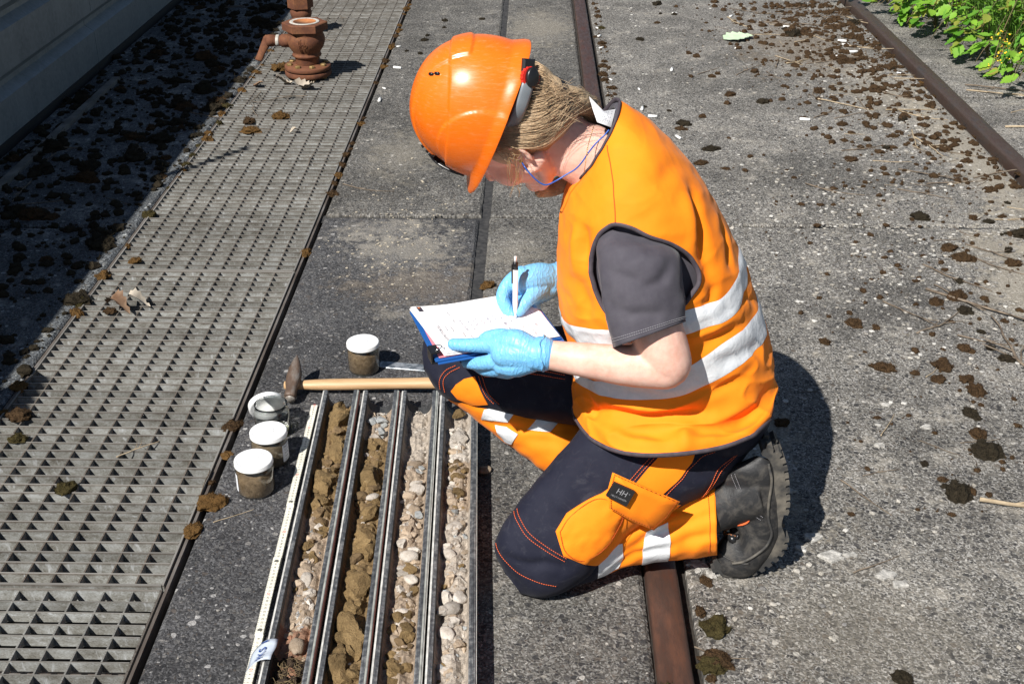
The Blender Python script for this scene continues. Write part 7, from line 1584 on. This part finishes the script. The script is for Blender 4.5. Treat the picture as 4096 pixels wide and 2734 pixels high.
TW = {m.name: [twig_mesh(700 + i, m) for i in range(6)] for m in (M_TWIG, M_TWIGP)}
def twig(x, y, z, L, a, mat, g, label, group, k=1.0):
    o = link("twig", TW[mat.name][int(g.integers(0, 6))]); o.location = (x, y, z); o.scale = (L, L, L * k); o.rotation_euler = (0, 0, a); return tag(o, label, "twig", group)
for i in range(115):
    x = 1.68 - abs(g.normal(0, 0.40)); y = 3.6 + 3.2 * g.random() ** 0.8
    if x < 0.5: continue
    twig(x, y, 0.0, g.uniform(0.05, 0.26), g.normal(-0.25, 0.9), M_TWIGP if g.random() < 0.35 else M_TWIG, g, "dry twig among the moss between the rails", "twigs between the rails")
for i in range(22): twig(1.86 + abs(g.normal(0, 0.25)), g.uniform(4.0, 5.6), 0.0, g.uniform(0.12, 0.4), g.uniform(-0.8, 0.6), M_TWIGP if g.random() < 0.6 else M_TWIG, g, "dry stalk on the concrete before the brambles", "dry stalks before the brambles")
for i in range(26): twig(g.uniform(-1.9, -1.3), g.uniform(2.6, 6.8), 0.0, g.uniform(0.06, 0.22), g.uniform(0, 6.28), M_TWIG, g, "twig on the shaded strip beside the wall", "twigs on the shaded strip")
for i in range(16): twig(g.uniform(-1.2, -0.75), g.uniform(4.2, 6.6), 0.001, g.uniform(0.06, 0.2), g.uniform(0, 6.28), M_TWIG, g, "twig lying on the grating around the valves", "twigs on the grating by the valves")
for x, y, L, a, m, lab, k in [(0.955, 2.145, 0.235, -0.16, M_TWIGP, "thick pale broken stick lying on the concrete at the right edge", 2.0), (1.14, 3.20, 0.42, -0.85, M_TWIG, "long thin dark twig on the concrete far right of the worker's back", 0.8), (0.635, 1.905, 0.125, 0.38, M_TWIG, "curved brown twig right of the boot", 1.2), (-0.93, 2.29, 0.105, 0.95, M_TWIGP, "short brown twig standing across the grating bars", 1.4),
                           (-0.705, 2.235, 0.13, 4.6, M_TWIG, "grey forked twig at the grating edge behind the nearest jar", 1.5), (-0.655, 2.05, 0.09, 0.45, M_TWIGP, "thin pale stalk at the grating edge beside the jars", 0.7), (0.32, 1.60, 0.16, -1.1, M_TWIG, "dark twig beside the rail near the bottom edge", 1.0), (1.28, 2.60, 0.42, 1.9, M_TWIG, "long dark twig at the right edge above the pale stick", 0.8), (-0.66, 4.02, 0.20, -0.55, M_TWIG, "thin grey twig reaching from the grating onto the concrete", 0.8), (0.30, 1.69, 0.10, -0.5, M_TWIG, "short black twig below the round moss cushion", 1.5)]:
    twig(x, y, 0.0, L, a, m, g, lab, None, k)
for i in range(16): y = g.uniform(2.2, 4.2); twig(0.425 * y - abs(g.normal(0, 0.15)), y, 0.0, g.uniform(0.08, 0.24), g.uniform(-1.2, 1.2), M_TWIG if g.random() < 0.6 else M_TWIGP, g, "dry twig on the concrete at the right edge behind the worker", "twigs at the right edge")
# white stubs
M_STUB = simple("white stub paper", (0.78, 0.77, 0.74), rough=0.8)
st = mesh_data("stub", *tube([(-0.5, 0, 0.16), (0.5, 0, 0.16)], 0.16, 8), M_STUB, True)
for i in range(24):
    if i < 15: x, y = g.uniform(0.4, 1.68), g.uniform(4.5, 6.8); lab, gp = "white cigarette stub among twigs between the rails", "white stubs between the rails"
    elif i < 20: x, y = 0.325 + g.uniform(0, 0.03), g.uniform(5.0, 6.8); lab, gp = "white stub in the groove beside the worker's rail", "white stubs along the rail"
    else: x, y = -0.66 + g.normal(0, 0.02), g.uniform(4.3, 6.0); lab, gp = "white stub at the edge between grating and concrete", "white stubs along the grating"
    o = link("stub", st); o.location = (x, y, 0.0); o.scale = (g.uniform(0.02, 0.042),) * 3; o.rotation_euler = (0, 0, g.uniform(0, 6.28)); tag(o, lab, "stub", gp)
# loose chips of stone, too many to count
def chips(name, n, fx, fy, s0, s1, cols, seed, label, flat=0.45):
    g = rng(seed); P_ = []; S_ = []; C_ = []
    while len(P_) < n:
        x, y = fx(g), fy(g)
        if x is None or (0.215 < x < 0.30) or (-0.18 < x < -0.13) : continue
        s = s0 + (s1 - s0) * g.random() ** 3.0; P_.append((x, y, s * 0.25)); S_.append(s); C_.append(np.array(cols[int(g.integers(0, len(cols)))]) * g.uniform(0.75, 1.2))
    V, F, Cc = grit_mesh(P_, S_, C_, g, flat=flat); o = part(name, V, F, M_GRIT, None, smooth=False); with_colour(o, Cc); return tag(o, label, "gravel", None, "stuff")
CW = [(0.46, 0.43, 0.38), (0.38, 0.35, 0.30), (0.30, 0.285, 0.26), (0.22, 0.21, 0.20), (0.54, 0.52, 0.48)]
chips("gravel", 1900, lambda g: g.uniform(0.32, 1.70), lambda g: g.uniform(1.3, 6.9), 0.0016, 0.0085, CW, 1, "pale stone chips strewn over the concrete between the rails")
chips("gravel", 2000, lambda g: float(np.clip(1.05 + g.normal(0, 0.20), 0.33, 1.7)), lambda g: 3.55 + g.normal(0, 0.42), 0.0016, 0.0100, CW, 2, "patch of pale gravel at the joint right of the worker's back")
chips("gravel", 900, lambda g: float(np.clip(1.62 - abs(g.normal(0, 0.16)), 0.33, 1.7)), lambda g: g.uniform(3.0, 5.6), 0.002, 0.011, CW, 3, "crumbled pale concrete along the far rail")
chips("gravel", 500, lambda g: -0.42 + g.normal(0, 0.09), lambda g: 3.55 + g.normal(0, 0.28), 0.0012, 0.0065, [(0.50, 0.44, 0.34), (0.42, 0.37, 0.29)], 4, "pale spilled crumbs on the concrete beyond the lone jar")
chips("gravel", 500, lambda g: g.uniform(-0.67, 0.21), lambda g: g.uniform(1.4, 6.9), 0.001, 0.004, CW, 5, "tiny scattered chips on the concrete beside the trays")
chips("gravel", 260, lambda g: g.uniform(0.32, 0.60), lambda g: g.uniform(1.75, 2.35), 0.002, 0.009, CW, 6, "pale chips lying around the boot")
# flakes of broken concrete near the boot
M_FLAKE = simple("pale concrete flake", (0.24, 0.23, 0.21), (0.52, 0.50, 0.46), 90, 0.9, bump=0.8, co="World")
for i, (x, y, s) in enumerate([(0.335, 1.925, 0.026), (0.36, 1.90, 0.018), (0.525, 2.30, 0.030), (0.50, 2.42, 0.022), (0.56, 2.18, 0.018), (0.575, 2.02, 0.024), (0.60, 1.955, 0.030), (0.545, 1.985, 0.017), (0.64, 1.965, 0.016), (0.72, 1.875, 0.020), (0.70, 1.90, 0.024), (0.45, 2.46, 0.02), (0.86, 2.55, 0.014), (0.93, 2.45, 0.016), (0.80, 2.37, 0.020)]):
    gf = rng(900 + i); k = 11; an = np.sort(gf.uniform(0, 6.28, k)); rr = s * gf.uniform(0.55, 1.15, k); h = 0.0025 + 0.12 * s; c, q = np.cos(an), np.sin(an)
    V = np.concatenate([np.c_[x + rr * c, y + 0.72 * rr * q, np.zeros(k)], np.c_[x + rr * c * 0.97, y + 0.72 * rr * q * 0.97, np.full(k, h * 0.7)], np.c_[x + rr * c * 0.72, y + 0.72 * rr * q * 0.72, h * gf.uniform(0.8, 1.2, k)], [[x, y, h]]])
    F = [(a * k + b, a * k + (b + 1) % k, (a + 1) * k + (b + 1) % k, (a + 1) * k + b) for a in range(2) for b in range(k)] + [(2 * k + b, 2 * k + (b + 1) % k, 3 * k) for b in range(k)]
    solo("concrete_flake", V, F, M_FLAKE, "pale flat concrete flake on the ground around the boot" if i < 12 else "pale flat concrete flake on the open ground right of the worker", "flake", "concrete flakes by the boot" if i < 12 else "concrete flakes on open ground", smooth=False)

# ---------------------------------------------------------------- leaves and brambles
def leaf_mat(name, c1, c2, back=0.25):
    t = NT(name); p = t.coord("Object", True); i = t.N("ObjectInfo"); n = t.noise(t.coord("World"), 30, 3)
    col = t.ramp(t.math('ADD', t.math('MULTIPLY', i.outputs["Random"], 0.6), t.math('MULTIPLY', n, 0.4)), [(0.25, c1), (0.75, c2)])
    t.set(Base_Color=col, Roughness=0.45, Specular_IOR_Level=0.4); t.set(Subsurface_Weight=0.0)
    tr = t.N("BsdfTranslucent"); t.L(t.mix(1.0, col, (1.4, 1.5, 0.6), 'MULTIPLY'), tr.inputs[0]); mx = t.N("MixShader"); mx.inputs[0].default_value = back; t.L(t.b.outputs[0], mx.inputs[1]); t.L(tr.outputs[0], mx.inputs[2]); t.L(mx.outputs[0], t.out.inputs[0]); return t.m
M_LEAF = leaf_mat("bramble leaf", (0.085, 0.24, 0.024), (0.23, 0.42, 0.045)); M_LEAFY = leaf_mat("young yellowish leaf", (0.16, 0.26, 0.03), (0.30, 0.28, 0.06)); M_STEM = simple("green brown stem", (0.09, 0.10, 0.03), (0.16, 0.10, 0.05), 20, 0.7)
def leaf_geo(seed, w=0.62, teeth=0.05):
    g = rng(seed); n = 10; V = []; F = []
    for i in range(n + 1):
        u = i / n; hw = w * 0.5 * math.sin(math.pi * u ** 0.8) * (1 - 0.25 * u) + (teeth * (1 if i % 2 else -0.4) if 0 < i < n else 0); z = -0.10 * u * u + 0.02 * math.sin(5 * u + seed)
        hw = max(hw, 0); V += [(u, -hw, z + 0.16 * hw), (u, 0, z - 0.02), (u, hw, z + 0.16 * hw)]
    for i in range(n): F += [(3 * i, 3 * i + 3, 3 * i + 4, 3 * i + 1), (3 * i + 1, 3 * i + 4, 3 * i + 5, 3 * i + 2)]
    return np.array(V), F
LEAFM = [mesh_data("leaf", *leaf_geo(i, w), m, True) for m in (M_LEAF, M_LEAFY) for i, w in enumerate((0.62, 0.75, 0.55))]
def bramble(x, y, seed, reach, nst, label, nl=14, size=(0.05, 0.085), hgt=0.22):
    g = rng(seed); th = thing("bramble", label, "bramble", (x, y, 0), group="brambles beside the far rail"); mb = MB()
    for k in range(nst):
        a = g.uniform(math.pi * 0.75, math.pi * 1.35) if k % 3 else g.uniform(0, 6.28); L = reach * g.uniform(0.6, 1.0); q = [np.array([x, y, 0.0])]
        for j in range(1, 6): q.append(np.array([x, y, 0]) + np.array([math.cos(a), math.sin(a), 0]) * L * j / 5 + np.array([0, 0, hgt * g.uniform(0.6, 1.2) * math.sin(math.pi * (j / 5) * 0.85 + 0.1)]))
        P = spline(q, 4); mb.add(*tube(P, np.linspace(0.0032, 0.0012, len(P)), 5))
        for i in range(nl // nst + 1):
            p = P[int(g.integers(4, len(P)))]; b = a + g.uniform(-1.5, 1.5); o = link("leaf", LEAFM[int(g.integers(0, 3)) + (3 if g.random() < 0.22 else 0)], th)
            s = g.uniform(*size); o.scale = (s, s, s); o.location = tuple(p - np.array([x, y, 0]) + np.array([0, 0, g.uniform(0, 0.02)])); o.rotation_euler = (g.uniform(-0.6, 0.6), g.uniform(-0.2, 0.7), b)
    part("stem", *mb.get(), M_STEM, th); return th
for i, (x, y, r_, nst, lab, nl, hg) in enumerate([(2.24, 5.22, 0.26, 6, "bramble nearest the camera in the far right corner", 44, 0.20), (2.14, 5.72, 0.28, 6, "bramble arching over the concrete beside the yellow flower", 44, 0.22), (2.42, 5.45, 0.34, 6, "bramble cut by the right edge behind the nearest one", 44, 0.28), (2.10, 6.10, 0.30, 6, "broad leaved bramble behind the yellow flower", 46, 0.22),
                        (2.45, 5.95, 0.42, 7, "dense bramble in the upper right corner", 50, 0.32), (2.02, 6.50, 0.30, 6, "bramble sending a shoot over the far rail", 44, 0.20), (2.35, 6.45, 0.42, 7, "bramble at the top edge behind the others", 50, 0.30), (2.75, 6.20, 0.45, 6, "bramble at the right edge by the grass", 40, 0.34), (1.97, 6.90, 0.30, 6, "bramble at the top edge hanging onto the far rail", 36, 0.18), (2.36, 5.10, 0.28, 6, "low bramble at the right edge in front of the others", 40, 0.14), (2.16, 5.45, 0.20, 5, "small bramble shaded by the yellow flower", 28, 0.14), (1.96, 6.45, 0.16, 5, "low bramble spreading beside the far rail", 34, 0.12), (2.06, 6.30, 0.28, 6, "bramble between the rail and the dense thicket", 40, 0.22), (2.6, 5.6, 0.4, 6, "tall bramble at the right edge", 44, 0.36)]):
    bramble(x, y, 1000 + i, r_, nst, lab, nl, (0.045, 0.085), hg)
M_GRASS = leaf_mat("grass blade", (0.07, 0.17, 0.02), (0.14, 0.26, 0.04))
mb = MB(); g = rng(61)
for i in range(1500):
    x, y = 2.25 + abs(g.normal(0, 0.42)), 6.25 + g.normal(0, 0.42); a = g.uniform(0, 6.28); L = g.uniform(0.10, 0.34); w = g.uniform(0.002, 0.005); d = np.array([math.cos(a), math.sin(a), 0]); e = np.array([-d[1], d[0], 0]); p = np.array([x, y, 0.0]); b1 = p + d * L * 0.25 + np.array([0, 0, L * 0.7]); b2 = p + d * L * 0.75 + np.array([0, 0, L * 0.85])
    mb.add([p - e * w, p + e * w, b1 + e * w, b1 - e * w, b2], [(0, 1, 2, 3), (3, 2, 4)])
o = part("grass", *mb.get(), M_GRASS, None, smooth=True); tag(o, "green grass blades among the brambles in the far right corner", "grass", None, "stuff")
mb = MB(); g = rng(62)
for i in range(2600):
    x, y = 2.45 + g.normal(0, 0.34), 6.2 + g.normal(0, 0.42)
    if x < 2.02 or (x < 2.2 and y < 5.9): continue
    V, F = leaf_geo(i % 7, 0.6); s = g.uniform(0.014, 0.034); Mx = Matrix.Translation((x, y, g.uniform(0.03, 0.30))) @ Matrix.Rotation(g.uniform(0, 6.28), 4, 'Z') @ Matrix.Rotation(g.uniform(-0.7, 0.7), 4, 'X') @ Matrix.Scale(s, 4)
    V = V[::2][:0] if False else V; idx = [0, 1, 2, 15, 16, 17, 30, 31, 32]; V9 = V[idx]; mb.add(xf(V9, Mx), [(0, 3, 4, 1), (1, 4, 5, 2), (3, 6, 7, 4), (4, 7, 8, 5)])
o = part("undergrowth", *mb.get(), M_LEAF, None, smooth=True); tag(o, "small leaved undergrowth filling the brambles at the top right", "undergrowth", None, "stuff")
# yellow flower leaning out of the brambles
M_YEL = simple("yellow petals", (0.80, 0.48, 0.01), (0.85, 0.60, 0.03), 40, 0.6)
fl = thing("flower", "yellow flowering stalk hanging out of the brambles", "flower", (2.24, 5.85, 0)); g = rng(63); mb = MB(); top = np.array([2.20, 5.22, 0.10])
P = spline([(2.24, 5.85, 0.0), (2.22, 5.72, 0.30), (2.13, 5.48, 0.34), (2.02, 5.30, 0.22), (1.97, 5.22, 0.09)], 6); mb.add(*tube(P, np.linspace(0.003, 0.0015, len(P)), 6)); hb = MB()
for i in range(20):
    p = P[int(g.integers(len(P) - 8, len(P)))]; q = p + np.array([g.normal(0, 0.03), g.normal(-0.02, 0.03), g.normal(-0.01, 0.025)]); mb.add(*tube([p, (p + q) / 2 + np.array([0, 0, 0.006]), q], 0.0008, 4))
    for k in range(2): V, F = ico(1); hb.add(V * np.array([0.0045, 0.0045, 0.0035]) * g.uniform(0.7, 1.2) + q + g.normal(0, 0.004, 3), F)
part("stem", *mb.get(), M_STEM, fl); part("blossom", *hb.get(), M_YEL, fl)
# pale torn leaf lying between the rails, dry leaves on the grating
M_PALELEAF = simple("pale leaf underside", (0.42, 0.55, 0.36), (0.54, 0.66, 0.46), 20, 0.7)
V, F = leaf_geo(3, 0.95, 0.09); V = xf(V, Matrix.Translation((0.945, 6.06, 0.012)) @ Matrix.Rotation(0.25, 4, 'Z') @ Matrix.Rotation(-0.15, 4, 'Y') @ Matrix.Scale(0.155, 4)); V[:, 2] += 0.002 - V[:, 2].min(); solo("fallen_leaf", V, F, M_PALELEAF, "large pale green leaf lying face down between the rails", "leaf")
M_DRYLEAF = simple("dry brown leaf", (0.12, 0.062, 0.032), (0.24, 0.15, 0.09), 30, 0.8, co="World"); M_DRYPALE = simple("dry pale leaf", (0.30, 0.25, 0.19), (0.46, 0.40, 0.32), 30, 0.85, co="World")
for i, (x, y, s, m, lab) in enumerate([(-1.14, 3.03, 0.075, M_DRYLEAF, "curled brown leaf on the grating left of the jars"), (-1.095, 3.05, 0.06, M_DRYPALE, "greyish dry leaf beside the curled brown one"), (-1.085, 5.235, 0.075, M_DRYPALE, "pale crumpled leaf against the valve's flange, lever side"), (-0.985, 5.205, 0.10, M_DRYPALE, "pale ragged leaf in front of the valve's flange"), (-1.20, 5.22, 0.045, M_DRYLEAF, "small brown leaf at the shaded edge before the valve"), (-0.93, 4.58, 0.035, M_DRYPALE, "white curled scrap on the grating before the panel seam")]):
    V, F = leaf_geo(10 + i, 0.7, 0.08); V = V * s; V[:, 2] += 0.25 * s * np.sin(V[:, 0] / s * 4 + i) + 0.5 * np.abs(V[:, 1]); V[:, 2] -= V[:, 2].min() - 0.001; V = xf(V, Matrix.Translation((x - s / 2, y, 0)) @ Matrix.Rotation(0.4 * (i % 3) - 0.4, 4, 'Z')); solo("dry_leaf", V, F, m, lab, "leaf")
